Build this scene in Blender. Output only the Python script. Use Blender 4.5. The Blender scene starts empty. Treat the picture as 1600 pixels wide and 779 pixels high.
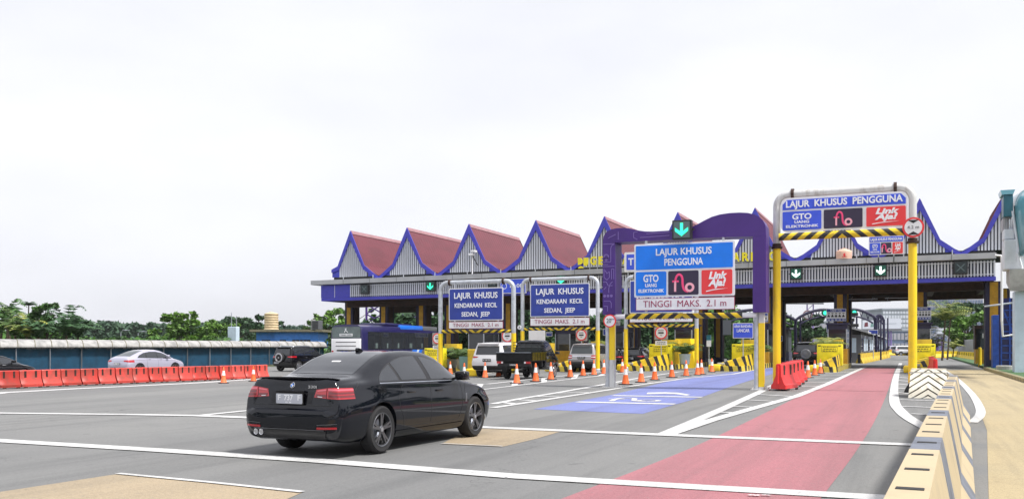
import bpy, bmesh, math, random
import numpy as np
from mathutils import Vector, Matrix
from mathutils.bvhtree import BVHTree
random.seed(7); np.random.seed(7)
R = math.radians
C = bpy.context.scene.collection
SC = bpy.context.scene

# ------------------------------------------------------------------ camera, sky, sun, exposure
CAMH, FPX, HOR, TH = 1.5, 1450.0, 540.0, R(23.15)
cs, sn = math.cos(TH), math.sin(TH)
cd = bpy.data.cameras.new('camera'); cam = bpy.data.objects.new('camera', cd); C.objects.link(cam)
cam.location = (0, 0, CAMH); cam.rotation_euler = (R(90), 0, TH)
cd.sensor_width = 36; cd.lens = 36*FPX/1600; cd.shift_y = (HOR-389.5)/1600
cd.clip_start = .1; cd.clip_end = 3000
SC.camera = cam
w = bpy.data.worlds.new('World'); SC.world = w; w.use_nodes = True
nt = w.node_tree; bg = nt.nodes['Background']
sky = nt.nodes.new('ShaderNodeTexSky'); sky.sky_type = 'NISHITA'; sky.sun_disc = False
SUN_EL, SUN_AZ = R(58), R(98)       # azimuth measured clockwise from world +Y
sky.sun_elevation = SUN_EL; sky.sun_rotation = SUN_AZ
sky.air_density = 1.0; sky.dust_density = 4.0; sky.ozone_density = 1.0
hs = nt.nodes.new('ShaderNodeHueSaturation'); hs.inputs['Saturation'].default_value = .22
mx = nt.nodes.new('ShaderNodeMixRGB'); mx.inputs[0].default_value = .72
mx.inputs[2].default_value = (8.5, 8.62, 9.25, 1)        # bright overcast veil over the blue
tc = nt.nodes.new('ShaderNodeTexCoord'); mp = nt.nodes.new('ShaderNodeMapping'); mp.inputs['Scale'].default_value = (1.2, 1.2, 3.5)
nz = nt.nodes.new('ShaderNodeTexNoise'); nz.inputs['Scale'].default_value = 1.6; nz.inputs['Detail'].default_value = 5
rp = nt.nodes.new('ShaderNodeMapRange'); rp.inputs['From Min'].default_value = .3; rp.inputs['From Max'].default_value = .7
rp.inputs['To Min'].default_value = .60; rp.inputs['To Max'].default_value = .86
nt.links.new(tc.outputs['Generated'], mp.inputs[0]); nt.links.new(mp.outputs[0], nz.inputs['Vector'])
nt.links.new(nz.outputs['Fac'], rp.inputs[0]); nt.links.new(rp.outputs[0], mx.inputs[0])
nt.links.new(sky.outputs[0], hs.inputs['Color']); nt.links.new(hs.outputs[0], mx.inputs[1])
nt.links.new(mx.outputs[0], bg.inputs['Color']); bg.inputs['Strength'].default_value = .100
sd = bpy.data.lights.new('sun', 'SUN'); sd.energy = 3.5; sd.angle = R(7); sd.color = (1, .965, .91)
sun = bpy.data.objects.new('sun', sd); C.objects.link(sun)
dv = Vector((math.sin(SUN_AZ)*math.cos(SUN_EL), math.cos(SUN_AZ)*math.cos(SUN_EL), math.sin(SUN_EL)))
sun.rotation_euler = dv.to_track_quat('Z', 'Y').to_euler()
SC.view_settings.view_transform = 'Standard'; SC.view_settings.look = 'None'
SC.view_settings.exposure = .45; SC.view_settings.gamma = 1
SC.render.engine = 'CYCLES'
try:
    SC.cycles.max_bounces = 6; SC.cycles.diffuse_bounces = 3; SC.cycles.glossy_bounces = 3; SC.cycles.transmission_bounces = 3
    SC.cycles.transparent_max_bounces = 6
except Exception: pass

# ------------------------------------------------------------------ survey helpers (photo measurements -> world metres)
def gz(x):                                     # cross fall of the carriageway: lower on the far left
    if x > -14: return 0.0
    if x < -32: return -.33
    return -.33*(-14-x)/18
def G(px, py):                                 # ground point seen at a pixel of the 1600 px photograph
    u = (px-800)/FPX; z = 0
    for _ in range(12):
        Z = FPX*(CAMH-z)/(py-HOR); X = Z*(-sn+cs*u); z = gz(X)
    return (X, Z*(cs+sn*u))
def Q(px, py, Y):                              # point of the vertical plane Y = const
    u = (px-800)/FPX; Z = Y/(cs+sn*u)
    return (Z*(-sn+cs*u), CAMH+(HOR-py)/FPX*Z)
def QX(px, Y): return Q(px, 540, Y)[0]
def QZ(px, py, Y): return Q(px, py, Y)[1]
def D(px, Z):                                  # point at camera depth Z
    u = (px-800)/FPX; return (Z*(-sn+cs*u), Z*(cs+sn*u))
def H(py, Z): return CAMH+(HOR-py)/FPX*Z

# ------------------------------------------------------------------ materials
M = {}
def mat(n, col, rough=.6, metal=0, spec=.5, coat=0, var=0, vs=3.0, bump=0, bs=60.0, vcol=None, emis=None, stretch=None, det=4, trans=0, vlo=.42, vhi=.62, orand=0):
    m = bpy.data.materials.new(n); m.use_nodes = True; t = m.node_tree; b = t.nodes['Principled BSDF']
    b.inputs['Base Color'].default_value = (*col, 1); b.inputs['Roughness'].default_value = rough
    b.inputs['Metallic'].default_value = metal; b.inputs['Specular IOR Level'].default_value = spec
    if coat: b.inputs['Coat Weight'].default_value = coat; b.inputs['Coat Roughness'].default_value = .03
    if trans: b.inputs['Transmission Weight'].default_value = trans
    if emis: b.inputs['Emission Color'].default_value = (*emis[:3], 1); b.inputs['Emission Strength'].default_value = emis[3]
    if var or bump:
        tc = t.nodes.new('ShaderNodeTexCoord'); mp = t.nodes.new('ShaderNodeMapping')
        t.links.new(tc.outputs['Object'], mp.inputs[0])
        if stretch: mp.inputs['Scale'].default_value = stretch
    if var:
        n1 = t.nodes.new('ShaderNodeTexNoise'); n1.inputs['Scale'].default_value = vs; n1.inputs['Detail'].default_value = det; n1.inputs['Roughness'].default_value = .65
        t.links.new(mp.outputs[0], n1.inputs['Vector'])
        r1 = t.nodes.new('ShaderNodeMapRange'); r1.inputs['From Min'].default_value = vlo; r1.inputs['From Max'].default_value = vhi
        t.links.new(n1.outputs['Fac'], r1.inputs[0])
        mm = t.nodes.new('ShaderNodeMixRGB'); mm.inputs[1].default_value = (*col, 1)
        vc = vcol or tuple(c*(1-var) for c in col)
        mm.inputs[2].default_value = (*vc, 1); m['mix'] = 1
        t.links.new(r1.outputs[0], mm.inputs[0]); out = mm.outputs[0]
        if orand:                                  # each copy weathered a little differently
            oi = t.nodes.new('ShaderNodeObjectInfo'); mr = t.nodes.new('ShaderNodeMapRange'); mr.inputs['To Min'].default_value = 1-orand; mr.inputs['To Max'].default_value = 1+orand
            t.links.new(oi.outputs['Random'], mr.inputs[0]); hh = t.nodes.new('ShaderNodeHueSaturation'); t.links.new(out, hh.inputs['Color']); t.links.new(mr.outputs[0], hh.inputs['Value'])
            m3 = t.nodes.new('ShaderNodeMapRange'); m3.inputs['To Min'].default_value = 1; m3.inputs['To Max'].default_value = 1-orand*.3; t.links.new(oi.outputs['Random'], m3.inputs[0]); t.links.new(m3.outputs[0], hh.inputs['Saturation'])
            ad = t.nodes.new('ShaderNodeVectorMath'); cb = t.nodes.new('ShaderNodeCombineXYZ'); ml = t.nodes.new('ShaderNodeMath'); ml.operation = 'MULTIPLY'; ml.inputs[1].default_value = 50
            t.links.new(oi.outputs['Random'], ml.inputs[0]); t.links.new(ml.outputs[0], cb.inputs[0]); t.links.new(mp.outputs[0], ad.inputs[0]); t.links.new(cb.outputs[0], ad.inputs[1]); t.links.new(ad.outputs[0], n1.inputs['Vector']); out = hh.outputs[0]
        t.links.new(out, b.inputs['Base Color'])
    if bump:
        n2 = t.nodes.new('ShaderNodeTexNoise'); n2.inputs['Scale'].default_value = bs; n2.inputs['Detail'].default_value = 3
        t.links.new(mp.outputs[0], n2.inputs['Vector'])
        bp = t.nodes.new('ShaderNodeBump'); bp.inputs['Strength'].default_value = bump; bp.inputs['Distance'].default_value = .01
        t.links.new(n2.outputs['Fac'], bp.inputs['Height']); t.links.new(bp.outputs[0], b.inputs['Normal'])
    M[n] = m; return m
def stripes(n, c1, c2, fx=(1, 0, 0), mirror=False, duty=.5, rough=.5, dirt=.25):
    """two-colour stripes painted on a part: fraction of dot(object coordinate, fx)"""
    m = bpy.data.materials.new(n); m.use_nodes = True; t = m.node_tree; b = t.nodes['Principled BSDF']
    tc = t.nodes.new('ShaderNodeTexCoord'); src = tc.outputs['Object']
    if mirror:
        sp = t.nodes.new('ShaderNodeSeparateXYZ'); t.links.new(src, sp.inputs[0])
        ab = t.nodes.new('ShaderNodeMath'); ab.operation = 'ABSOLUTE'; t.links.new(sp.outputs[0], ab.inputs[0])
        cb = t.nodes.new('ShaderNodeCombineXYZ'); t.links.new(ab.outputs[0], cb.inputs[0]); t.links.new(sp.outputs[1], cb.inputs[1]); t.links.new(sp.outputs[2], cb.inputs[2])
        src = cb.outputs[0]
    dt = t.nodes.new('ShaderNodeVectorMath'); dt.operation = 'DOT_PRODUCT'; dt.inputs[1].default_value = fx; t.links.new(src, dt.inputs[0])
    fr = t.nodes.new('ShaderNodeMath'); fr.operation = 'FRACT'; t.links.new(dt.outputs['Value'], fr.inputs[0])
    gt = t.nodes.new('ShaderNodeMath'); gt.operation = 'GREATER_THAN'; gt.inputs[1].default_value = duty; t.links.new(fr.outputs[0], gt.inputs[0])
    mm = t.nodes.new('ShaderNodeMixRGB'); mm.inputs[1].default_value = (*c1, 1); mm.inputs[2].default_value = (*c2, 1); t.links.new(gt.outputs[0], mm.inputs[0])
    nz = t.nodes.new('ShaderNodeTexNoise'); nz.inputs['Scale'].default_value = 5; nz.inputs['Detail'].default_value = 6; t.links.new(tc.outputs['Object'], nz.inputs['Vector'])
    mr = t.nodes.new('ShaderNodeMapRange'); mr.inputs['From Min'].default_value = .5; mr.inputs['From Max'].default_value = .75; mr.inputs['To Max'].default_value = dirt*1.6
    t.links.new(nz.outputs['Fac'], mr.inputs[0])
    m2 = t.nodes.new('ShaderNodeMixRGB'); m2.inputs[2].default_value = (.16, .14, .11, 1); t.links.new(mr.outputs[0], m2.inputs[0]); t.links.new(mm.outputs[0], m2.inputs[1])
    t.links.new(m2.outputs[0], b.inputs['Base Color']); b.inputs['Roughness'].default_value = rough
    M[n] = m; return m
YEL = (.80, .56, .015); BLK = (.02, .02, .022)
mat('yellow', (.90, .62, .008), .42, var=.3, vs=2.2, bump=.05, vcol=(.60, .42, .05), vlo=.52, vhi=.8, det=9, orand=.05)
mat('yellow_dull', (.62, .42, .02), .6, var=.3, vs=2)
mat('sign_yellow', (.86, .74, .012), .5, var=.12, vs=3)
mat('ochre', (.52, .28, .010), .6, var=.25)
mat('galv', (.56, .59, .64), .38, .35, var=.3, vs=4, vlo=.4, vhi=.7)
mat('galv_old', (.62, .62, .62), .55, .15, var=.6, vs=3, vcol=(.22, .17, .13), vlo=.5, vhi=.8, stretch=(1, 1, .35))
mat('steel', (.45, .48, .54), .35, .7, var=.2)
mat('white', (.80, .80, .82), .45, var=.14, vs=2, vlo=.5, vhi=.8, det=8)
mat('letter_white', (.86, .87, .90), .5)
mat('sign_blue', (.025, .055, .36), .42, var=.18, vs=1.2)
mat('bright_blue', (.0, .20, .86), .4, var=.06)
mat('royal_blue', (.045, .10, .74), .4, var=.1)
mat('panel_blue', (.045, .055, .46), .42, var=.15)
mat('trim_blue', (.055, .055, .47), .45, var=.12)
mat('booth_blue', (.02, .08, .42), .5, var=.3)
mat('house_blue', (.07, .27, .78), .7, var=.15)
mat('purple', (.062, .018, .20), .42, var=.12, vs=.9)
mat('purple_line', (.20, .13, .40), .5)
mat('indigo', (.014, .012, .05), .6, var=.2)
mat('maroon_text', (.30, .012, .07), .5)
mat('red_sign', (.80, .045, .05), .45)
mat('dark_sign', (.028, .018, .05), .4)
mat('pink', (.86, .06, .20), .4); mat('pink_pale', (.9, .42, .5), .4)
mat('black', (.015, .015, .017), .5); mat('black_matte', (.02, .02, .022), .8)
mat('brown', (.045, .018, .012), .7, var=.4)
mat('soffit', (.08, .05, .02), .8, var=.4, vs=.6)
mat('cap_grey', (.42, .43, .45), .6, var=.14, vs=1)
mat('slat', (.62, .64, .70), .45); mat('gap_dark', (.05, .052, .085), .8)
mat('roof_red', (.15, .024, .040), .5, var=.18, vs=1.0, stretch=(1, .25, 1))
mat('roof_edge', (.36, .19, .21), .6, var=.2)
mat('orange', (.88, .14, .015), .5, var=.35, vs=7, vcol=(.55, .14, .05), vlo=.5, vhi=.75, orand=.12); mat('cone_white', (.85, .85, .85), .4, var=.3, vs=9, vlo=.5, vhi=.8, orand=.06)
mat('rubber', (.018, .018, .02), .85, bump=.1)
mat('barrier_red', (.52, .026, .014), .5, var=.45, vs=2.2, vcol=(.34, .04, .025), bump=.06, bs=30, orand=.2)
mat('water_red', (.74, .03, .03), .45, var=.2)
mat('beige_paint', (.46, .375, .24), .75, var=.35, vcol=(.36, .30, .21), vlo=.48, vhi=.78, vs=2.5, orand=.06, bump=.3, bs=45, det=8)
mat('grey_paint', (.155, .17, .21), .75, var=.3, vs=4, bump=.3, bs=45)
mat('concrete', (.40, .40, .38), .85, var=.35, vs=1.3, bump=.3, det=8)
mat('concrete_pale', (.74, .78, .82), .8, var=.2, vs=.7, det=8)
mat('teal', (.015, .13, .18), .35, var=.25, vs=.8); mat('teal_glass', (.16, .42, .50), .12, spec=.6, var=.15, vs=.5, trans=.0)
mat('light_blue_wall', (.60, .72, .84), .7, var=.15, vs=.8)
mat('tank_cream', (.66, .52, .32), .6, var=.2, vs=3); mat('tank_pink', (.78, .50, .38), .6, var=.15, vs=3)
mat('poly_roof', (.40, .39, .38), .55, var=.45, vs=1.5, vcol=(.24, .235, .23), det=7)
mat('screen_blue', (.004, .060, .125), .75, var=.3, vs=1.2)
mat('house_roof', (.20, .18, .12), .85, var=.3)
mat('glass_dark', (.024, .027, .033), .03, spec=.85); mat('glass_mid', (.05, .06, .065), .06, spec=.7)
mat('glass_green', (.13, .17, .17), .08, spec=.6, var=.3, vs=1.5)
mat('paint_black', (.005, .006, .010), .04, spec=.46); mat('paint_black_plain', (.005, .005, .007), .09, spec=.42)
mat('paint_silver', (.46, .45, .56), .25, .25, coat=.8); mat('paint_white', (.74, .74, .77), .25, coat=.8)
mat('paint_grey', (.26, .26, .28), .28, .3, coat=.7); mat('paint_champagne', (.42, .41, .42), .26, .4, coat=.7)
mat('plastic', (.012, .012, .014), .45); mat('rim_dark', (.20, .205, .22), .28, .9); mat('rim_silver', (.5, .5, .53), .3, .8)
mat('chrome', (.75, .75, .78), .12, 1); mat('tail_red', (.42, .004, .012), .12, coat=1, spec=.6)
mat('tail_dark', (.14, .002, .006), .12, coat=1); mat('tail_pale', (.62, .10, .14), .15, coat=1)
mat('plate_grey', (.48, .50, .56), .4)
mat('plate_black', (.02, .02, .02), .4); mat('lamp_clear', (.7, .72, .75), .1)
mat('wood_bark', (.10, .075, .05), .9, var=.4, vs=8, bump=.3)
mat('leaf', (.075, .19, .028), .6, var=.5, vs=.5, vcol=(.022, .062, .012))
mat('leaf_dark', (.042, .11, .034), .65, var=.5, vs=.4, vcol=(.015, .048, .018))
mat('leaf_bright', (.14, .28, .035), .55, var=.5, vs=.7, vcol=(.045, .105, .014))
mat('leaf_palm', (.10, .17, .03), .45, var=.4, vs=.8, vcol=(.03, .075, .012))
mat('leaf_yellow', (.26, .28, .05), .5, var=.5, vs=1, vcol=(.08, .14, .02))
mat('leaf_hazed', (.060, .120, .065), .8, var=.4, vs=.05, vcol=(.035, .078, .052))  # distance haze put into the leaf colour: paler, bluer green
mat('signal_green', (.0, .4, .2), .4, emis=(.04, .85, .45, 1.3)); mat('signal_white', (.6, .9, .8), .4, emis=(.75, 1, .9, 1.6))
mat('signal_grey', (.10, .14, .15), .6); mat('signal_dark', (.018, .03, .035), .5); mat('signal_back', (.0, .10, .06), .5)
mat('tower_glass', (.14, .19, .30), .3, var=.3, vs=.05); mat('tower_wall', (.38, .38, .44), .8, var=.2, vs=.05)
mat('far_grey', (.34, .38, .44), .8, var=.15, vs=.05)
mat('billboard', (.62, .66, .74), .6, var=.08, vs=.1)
mat('sage', (.16, .30, .28), .6)
mat('bus_navy', (.016, .014, .085), .3, coat=.6, var=.2, vs=.3); mat('bus_grey', (.12, .125, .14), .35, coat=.5)
mat('bus_blue', (.015, .16, .72), .3, coat=.5); mat('sill_green', (.06, .14, .05), .9, var=.3)
stripes('haz_bar', YEL, BLK, (2.3, 0, 2.6), mirror=True)
stripes('haz_bar_small', YEL, BLK, (2.5, 0, -3.5), mirror=True)
stripes('haz_side', YEL, BLK, (1.75, .6, .75), duty=.58)
stripes('haz_kerb', (.70, .55, .06), BLK, (1.9, 1.0, .4), duty=.55); stripes('haz_kerb_dull', (.50, .44, .20), (.05, .045, .05), (.3, 1.6, 0))
stripes('chevron_pale', (.80, .78, .70), (.10, .09, .07), (2.6, 0, 2.6), mirror=True, duty=.72, dirt=.5)
stripes('tan_louvre', (.62, .58, .47), (.07, .06, .05), (0, 3.0, 2.2), duty=.7, dirt=.4)
stripes('pole_stripe', (.85, .85, .85), BLK, (0, 0, 6))

# ------------------------------------------------------------------ mesh builder
class MB:
    def __init__(s): s.v = []; s.f = []; s.mi = []; s.m = 0
    def add(s, vs, fs, mi=None):
        o = len(s.v); s.v += [tuple(v) for v in vs]
        for f in fs: s.f.append(tuple(i+o for i in f)); s.mi.append(s.m if mi is None else mi)
        return s
    def box(s, x0, x1, y0, y1, z0, z1, mi=None):
        return s.add([(x0,y0,z0),(x1,y0,z0),(x1,y1,z0),(x0,y1,z0),(x0,y0,z1),(x1,y0,z1),(x1,y1,z1),(x0,y1,z1)],
              [(0,3,2,1),(4,5,6,7),(0,1,5,4),(1,2,6,5),(2,3,7,6),(3,0,4,7)], mi)
    def bbox(s, x0, x1, y0, y1, z0, z1, b=.02, mi=None):      # box with chamfered edges all round
        bm = bmesh.new(); bmesh.ops.create_cube(bm, size=1)
        for v in bm.verts: v.co = Vector((x0+(x1-x0)*(v.co.x+.5), y0+(y1-y0)*(v.co.y+.5), z0+(z1-z0)*(v.co.z+.5)))
        bmesh.ops.bevel(bm, geom=bm.edges[:], offset=b, segments=2, affect='EDGES', profile=.5)
        bm.verts.index_update(); s.add([v.co[:] for v in bm.verts], [[v.index for v in f.verts] for f in bm.faces], mi); bm.free(); return s
    def prism(s, pts, pl, a, b, mi=None):
        n = len(pts)
        f = {'xz': lambda p, t: (p[0], t, p[1]), 'xy': lambda p, t: (p[0], p[1], t), 'yz': lambda p, t: (t, p[0], p[1])}[pl]
        vs = [f(p, a) for p in pts]+[f(p, b) for p in pts]
        return s.add(vs, [tuple(range(n)), tuple(range(2*n-1, n-1, -1))]+[(i, (i+1) % n+0, (i+1) % n+n, i+n) for i in range(n)][:], mi)
    def tube(s, pts, r, seg=10, cap=True, mi=None):
        pts = [Vector(p) for p in pts]; n = len(pts); rs = r if isinstance(r, (list, tuple)) else [r]*n
        ring = []; t0 = (pts[1]-pts[0]).normalized(); a = t0.orthogonal().normalized(); vs = []; fs = []
        for i, p in enumerate(pts):
            t = (pts[min(i+1, n-1)]-pts[max(i-1, 0)]).normalized()
            a = (a-t*a.dot(t)).normalized(); b = t.cross(a)
            for k in range(seg):
                an = 2*math.pi*k/seg; vs.append(p+(a*math.cos(an)+b*math.sin(an))*rs[i])
        for i in range(n-1):
            for k in range(seg):
                k2 = (k+1) % seg; fs.append((i*seg+k, i*seg+k2, (i+1)*seg+k2, (i+1)*seg+k))
        if cap: fs.append(tuple(range(seg-1, -1, -1))); fs.append(tuple((n-1)*seg+k for k in range(seg)))
        return s.add(vs, fs, mi)
    def lathe(s, prof, c=(0, 0, 0), seg=24, axis='z', mi=None, cap=True):       # prof: (r, h)
        vs = []; fs = []; n = len(prof)
        for r, h in prof:
            for k in range(seg):
                a = 2*math.pi*k/seg; x, y = r*math.cos(a), r*math.sin(a)
                p = {'z': (x, y, h), 'y': (x, h, y), 'x': (h, x, y)}[axis]; vs.append((p[0]+c[0], p[1]+c[1], p[2]+c[2]))
        for i in range(n-1):
            for k in range(seg):
                k2 = (k+1) % seg; fs.append((i*seg+k, i*seg+k2, (i+1)*seg+k2, (i+1)*seg+k))
        if cap: fs.append(tuple(range(seg-1, -1, -1))); fs.append(tuple((n-1)*seg+k for k in range(seg)))
        return s.add(vs, fs, mi)
    def build(s, name, mats, parent=None, smooth=None, loc=None, rot=None, fix=True):
        me = bpy.data.meshes.new(name); me.from_pydata(s.v, [], s.f)
        for m in (mats if isinstance(mats, (list, tuple)) else [mats]): me.materials.append(M[m] if isinstance(m, str) else m)
        for p, i in zip(me.polygons, s.mi): p.material_index = i
        if fix:
            bm = bmesh.new(); bm.from_mesh(me); bmesh.ops.recalc_face_normals(bm, faces=bm.faces[:]); bm.to_mesh(me); bm.free()
        if smooth:
            for p in me.polygons: p.use_smooth = True
            me.set_sharp_from_angle(angle=R(smooth))
        o = bpy.data.objects.new(name, me); C.objects.link(o)
        if parent is not None: o.parent = parent
        if loc: o.location = loc
        if rot: o.rotation_euler = rot
        return o
def thing(name, label, cat, loc=(0, 0, 0), rz=0, group=None):
    o = bpy.data.objects.new(name, None); C.objects.link(o); o.empty_display_size = .1
    o.location = loc if len(loc) == 3 else (loc[0], loc[1], gz(loc[0])); o.rotation_euler = (0, 0, rz)
    tag(o, label, cat, group); return o
def tag(o, label, cat, group=None):
    o['label'] = label; o['category'] = cat
    if group: o['group'] = group
    return o
def copy_tree(o, parent=None):
    c = o.copy(); C.objects.link(c); c.parent = parent
    for ch in list(o.children): copy_tree(ch, c)
    return c
def dup(o, label, loc, rz=None, group=None):
    c = copy_tree(o); c['label'] = label
    c.location = loc if len(loc) == 3 else (loc[0], loc[1], gz(loc[0]))
    if rz is not None: c.rotation_euler = (0, 0, rz)
    if group: c['group'] = group
    return c
def text(s, size, width, m, parent, loc, rot=(R(90), 0, 0), bold=.012, shear=0, align='CENTER', sp=1.0, name='lettering', ext=.004):
    cu = bpy.data.curves.new(name, 'FONT'); cu.body = s; cu.size = size; cu.offset = bold*size; cu.shear = shear
    cu.align_x = align; cu.align_y = 'CENTER'; cu.space_character = sp; cu.extrude = ext; cu.resolution_u = 3; cu.space_line = .95
    cu.materials.append(M[m]); o = bpy.data.objects.new(name, cu); C.objects.link(o)
    o.location = loc; o.rotation_euler = rot
    bpy.context.view_layer.update()
    me = bpy.data.meshes.new_from_object(o.evaluated_get(bpy.context.evaluated_depsgraph_get()))
    bpy.data.objects.remove(o); bpy.data.curves.remove(cu); me.name = name
    if not len(me.materials): me.materials.append(M[m])
    wx = max((v.co.x for v in me.vertices), default=1)-min((v.co.x for v in me.vertices), default=0)
    o = bpy.data.objects.new(name, me); C.objects.link(o); o.location = loc; o.rotation_euler = rot
    if width and wx > 1e-4: me.transform(Matrix.Diagonal((width/wx, 1, 1, 1)))
    if parent is not None: o.parent = parent
    return o
def rrect(x0, x1, z0, z1, r, n=4):
    p = []
    for cx, cz, a0 in ((x1-r, z1-r, 0), (x0+r, z1-r, 90), (x0+r, z0+r, 180), (x1-r, z0+r, 270)):
        for k in range(n+1): a = R(a0+90*k/n); p.append((cx+r*math.cos(a), cz+r*math.sin(a)))
    return p
ORD = ['first', 'second', 'third', 'fourth', 'fifth', 'sixth', 'seventh', 'eighth', 'ninth', 'tenth', 'eleventh', 'twelfth', 'thirteenth', 'fourteenth', 'fifteenth', 'sixteenth', 'seventeenth', 'eighteenth', 'nineteenth', 'twentieth']
mat('cream_wood', (.66, .62, .52), .6, var=.45, vs=3, vcol=(.34, .28, .18), vlo=.5, vhi=.72)
mat('gap_brown', (.09, .08, .06), .9)
mat('gap_grey', (.12, .125, .16), .8)
# ------------------------------------------------------------------ ground, road and paint
def road_mat(n, base, streak, dark, sc=1.0, wear=None, joints=False, cracks=True):
    m = bpy.data.materials.new(n); m.use_nodes = True; t = m.node_tree; b = t.nodes['Principled BSDF']; L = t.links.new
    tc = t.nodes.new('ShaderNodeTexCoord')
    def noise(scale, stretch, det, rough=.6):
        mp = t.nodes.new('ShaderNodeMapping'); mp.inputs['Scale'].default_value = stretch; L(tc.outputs['Object'], mp.inputs[0])
        z = t.nodes.new('ShaderNodeTexNoise'); z.inputs['Scale'].default_value = scale; z.inputs['Detail'].default_value = det; z.inputs['Roughness'].default_value = rough
        L(mp.outputs[0], z.inputs['Vector']); return z.outputs['Fac']
    def rng(s, a, b_, lo, hi):
        r = t.nodes.new('ShaderNodeMapRange'); r.inputs['From Min'].default_value = a; r.inputs['From Max'].default_value = b_
        r.inputs['To Min'].default_value = lo; r.inputs['To Max'].default_value = hi; L(s, r.inputs[0]); return r.outputs[0]
    def mix(f, a, c, mode='MIX'):
        x = t.nodes.new('ShaderNodeMixRGB'); x.blend_type = mode
        (L(f, x.inputs[0]) if not isinstance(f, float) else setattr(x.inputs[0], 'default_value', f))
        (L(a, x.inputs[1]) if not isinstance(a, tuple) else setattr(x.inputs[1], 'default_value', (*a, 1)))
        (L(c, x.inputs[2]) if not isinstance(c, tuple) else setattr(x.inputs[2], 'default_value', (*c, 1))); return x.outputs[0]
    big = rng(noise(.16*sc, (1, .35, 1), 4), .35, .65, 0, 1)
    col = mix(big, base, streak)
    track = rng(noise(.9*sc, (1, .035, 1), 5, .7), .48, .70, 0, .65)      # tyre polish along the lanes
    col = mix(track, col, dark)
    patch = rng(noise(.5, (1, 1, 1), 8, .75), .52, .7, 0, .3); col = mix(patch, col, dark)
    g2 = noise(22, (1, 1, 1), 4, .85); col = mix(rng(g2, .40, .62, 0, .42), col, mix(1.0, col, (.55, .55, .56), 'MULTIPLY'))
    sp = noise(95, (1, 1, 1), 2, .8); col = mix(rng(sp, .3, .7, 0, 1), col, mix(1.0, col, (.55, .55, .55), 'MULTIPLY'))
    sp2 = noise(150, (1, 1, 1), 1, .5); col = mix(rng(sp2, .62, .75, 0, .5), col, (.38, .38, .37))
    if cracks:
        mp = t.nodes.new('ShaderNodeMapping'); L(tc.outputs['Object'], mp.inputs[0]); wn = noise(1.2, (1, 1, 1), 5, .7)
        va = t.nodes.new('ShaderNodeVectorMath'); va.operation = 'ADD'; L(mp.outputs[0], va.inputs[0]); sc_ = t.nodes.new('ShaderNodeVectorMath'); sc_.operation = 'SCALE'; cx = t.nodes.new('ShaderNodeCombineXYZ'); L(wn, cx.inputs[0]); L(noise(1.5, (1, 1, 1), 5, .7), cx.inputs[1]); L(cx.outputs[0], sc_.inputs[0]); sc_.inputs['Scale'].default_value = 2.2; L(sc_.outputs[0], va.inputs[1])
        vo = t.nodes.new('ShaderNodeTexVoronoi'); vo.feature = 'DISTANCE_TO_EDGE'; vo.inputs['Scale'].default_value = .17; L(va.outputs[0], vo.inputs['Vector'])
        lt = t.nodes.new('ShaderNodeMath'); lt.operation = 'LESS_THAN'; lt.inputs[1].default_value = .0018; L(vo.outputs['Distance'], lt.inputs[0])
        mk = t.nodes.new('ShaderNodeMath'); mk.operation = 'MULTIPLY'; L(lt.outputs[0], mk.inputs[0]); L(rng(noise(.23, (1, 1, 1), 2), 0.47, .57, 0, .6), mk.inputs[1])
        col = mix(mk.outputs[0], col, tuple(c*.35 for c in dark))
        col = mix(rng(noise(3.2, (1, .55, 1), 3, .5), .68, .76, 0, .5), col, tuple(c*.6 for c in dark))     # oil drips
    if wear:
        col = mix(rng(noise(9, (1, 1, 1), 8, .85), .57, .63, 0, wear), col, (.17, .17, .168))
    if joints:
        sx = t.nodes.new('ShaderNodeSeparateXYZ'); L(tc.outputs['Object'], sx.inputs[0])
        a = t.nodes.new('ShaderNodeMath'); a.operation = 'MULTIPLY'; a.inputs[1].default_value = 1/5.0; L(sx.outputs[1], a.inputs[0])
        f = t.nodes.new('ShaderNodeMath'); f.operation = 'FRACT'; L(a.outputs[0], f.inputs[0])
        g = t.nodes.new('ShaderNodeMath'); g.operation = 'LESS_THAN'; g.inputs[1].default_value = .006; L(f.outputs[0], g.inputs[0])
        col = mix(g.outputs[0], col, tuple(c*.5 for c in base))
    L(col, b.inputs['Base Color']); b.inputs['Roughness'].default_value = .82; b.inputs['Specular IOR Level'].default_value = .35
    bp = t.nodes.new('ShaderNodeBump'); bp.inputs['Strength'].default_value = .35; bp.inputs['Distance'].default_value = .006; L(sp, bp.inputs['Height']); L(bp.outputs[0], b.inputs['Normal'])
    M[n] = m
road_mat('asphalt', (.285, .285, .278), (.215, .217, .218), (.135, .138, .140))
road_mat('red_lane', (.50, .195, .225), (.45, .175, .20), (.29, .14, .155), wear=.5)
road_mat('blue_lane', (.235, .275, .60), (.205, .24, .53), (.15, .165, .34), wear=.45)
road_mat('tan_paint', (.52, .42, .28), (.47, .37, .25), (.30, .25, .18), wear=.5)
road_mat('concrete_road', (.56, .46, .28), (.49, .40, .24), (.23, .20, .14), joints=True)
road_mat('white_paint', (.80, .80, .80), (.74, .74, .74), (.42, .42, .41), wear=.85, cracks=False)
road_mat('soil', (.12, .12, .06), (.07, .10, .03), (.05, .06, .03))
def sheet(name, xs, y0, y1, dz, m):
    mb = MB(); n = len(xs)
    mb.add([(x, y, gz(x)+dz) for y in (y0, y1) for x in xs], [(i, i+1, n+i+1, n+i) for i in range(n-1)])
    o = mb.build(name, m); o['kind'] = 'structure'; return o
sheet('ground', [-1600, -32, -14, 1600], -60, 1800, -.06, 'soil')
sheet('road', [-52, -32, -14, 12], -25, 260, 0, 'asphalt')
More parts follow.
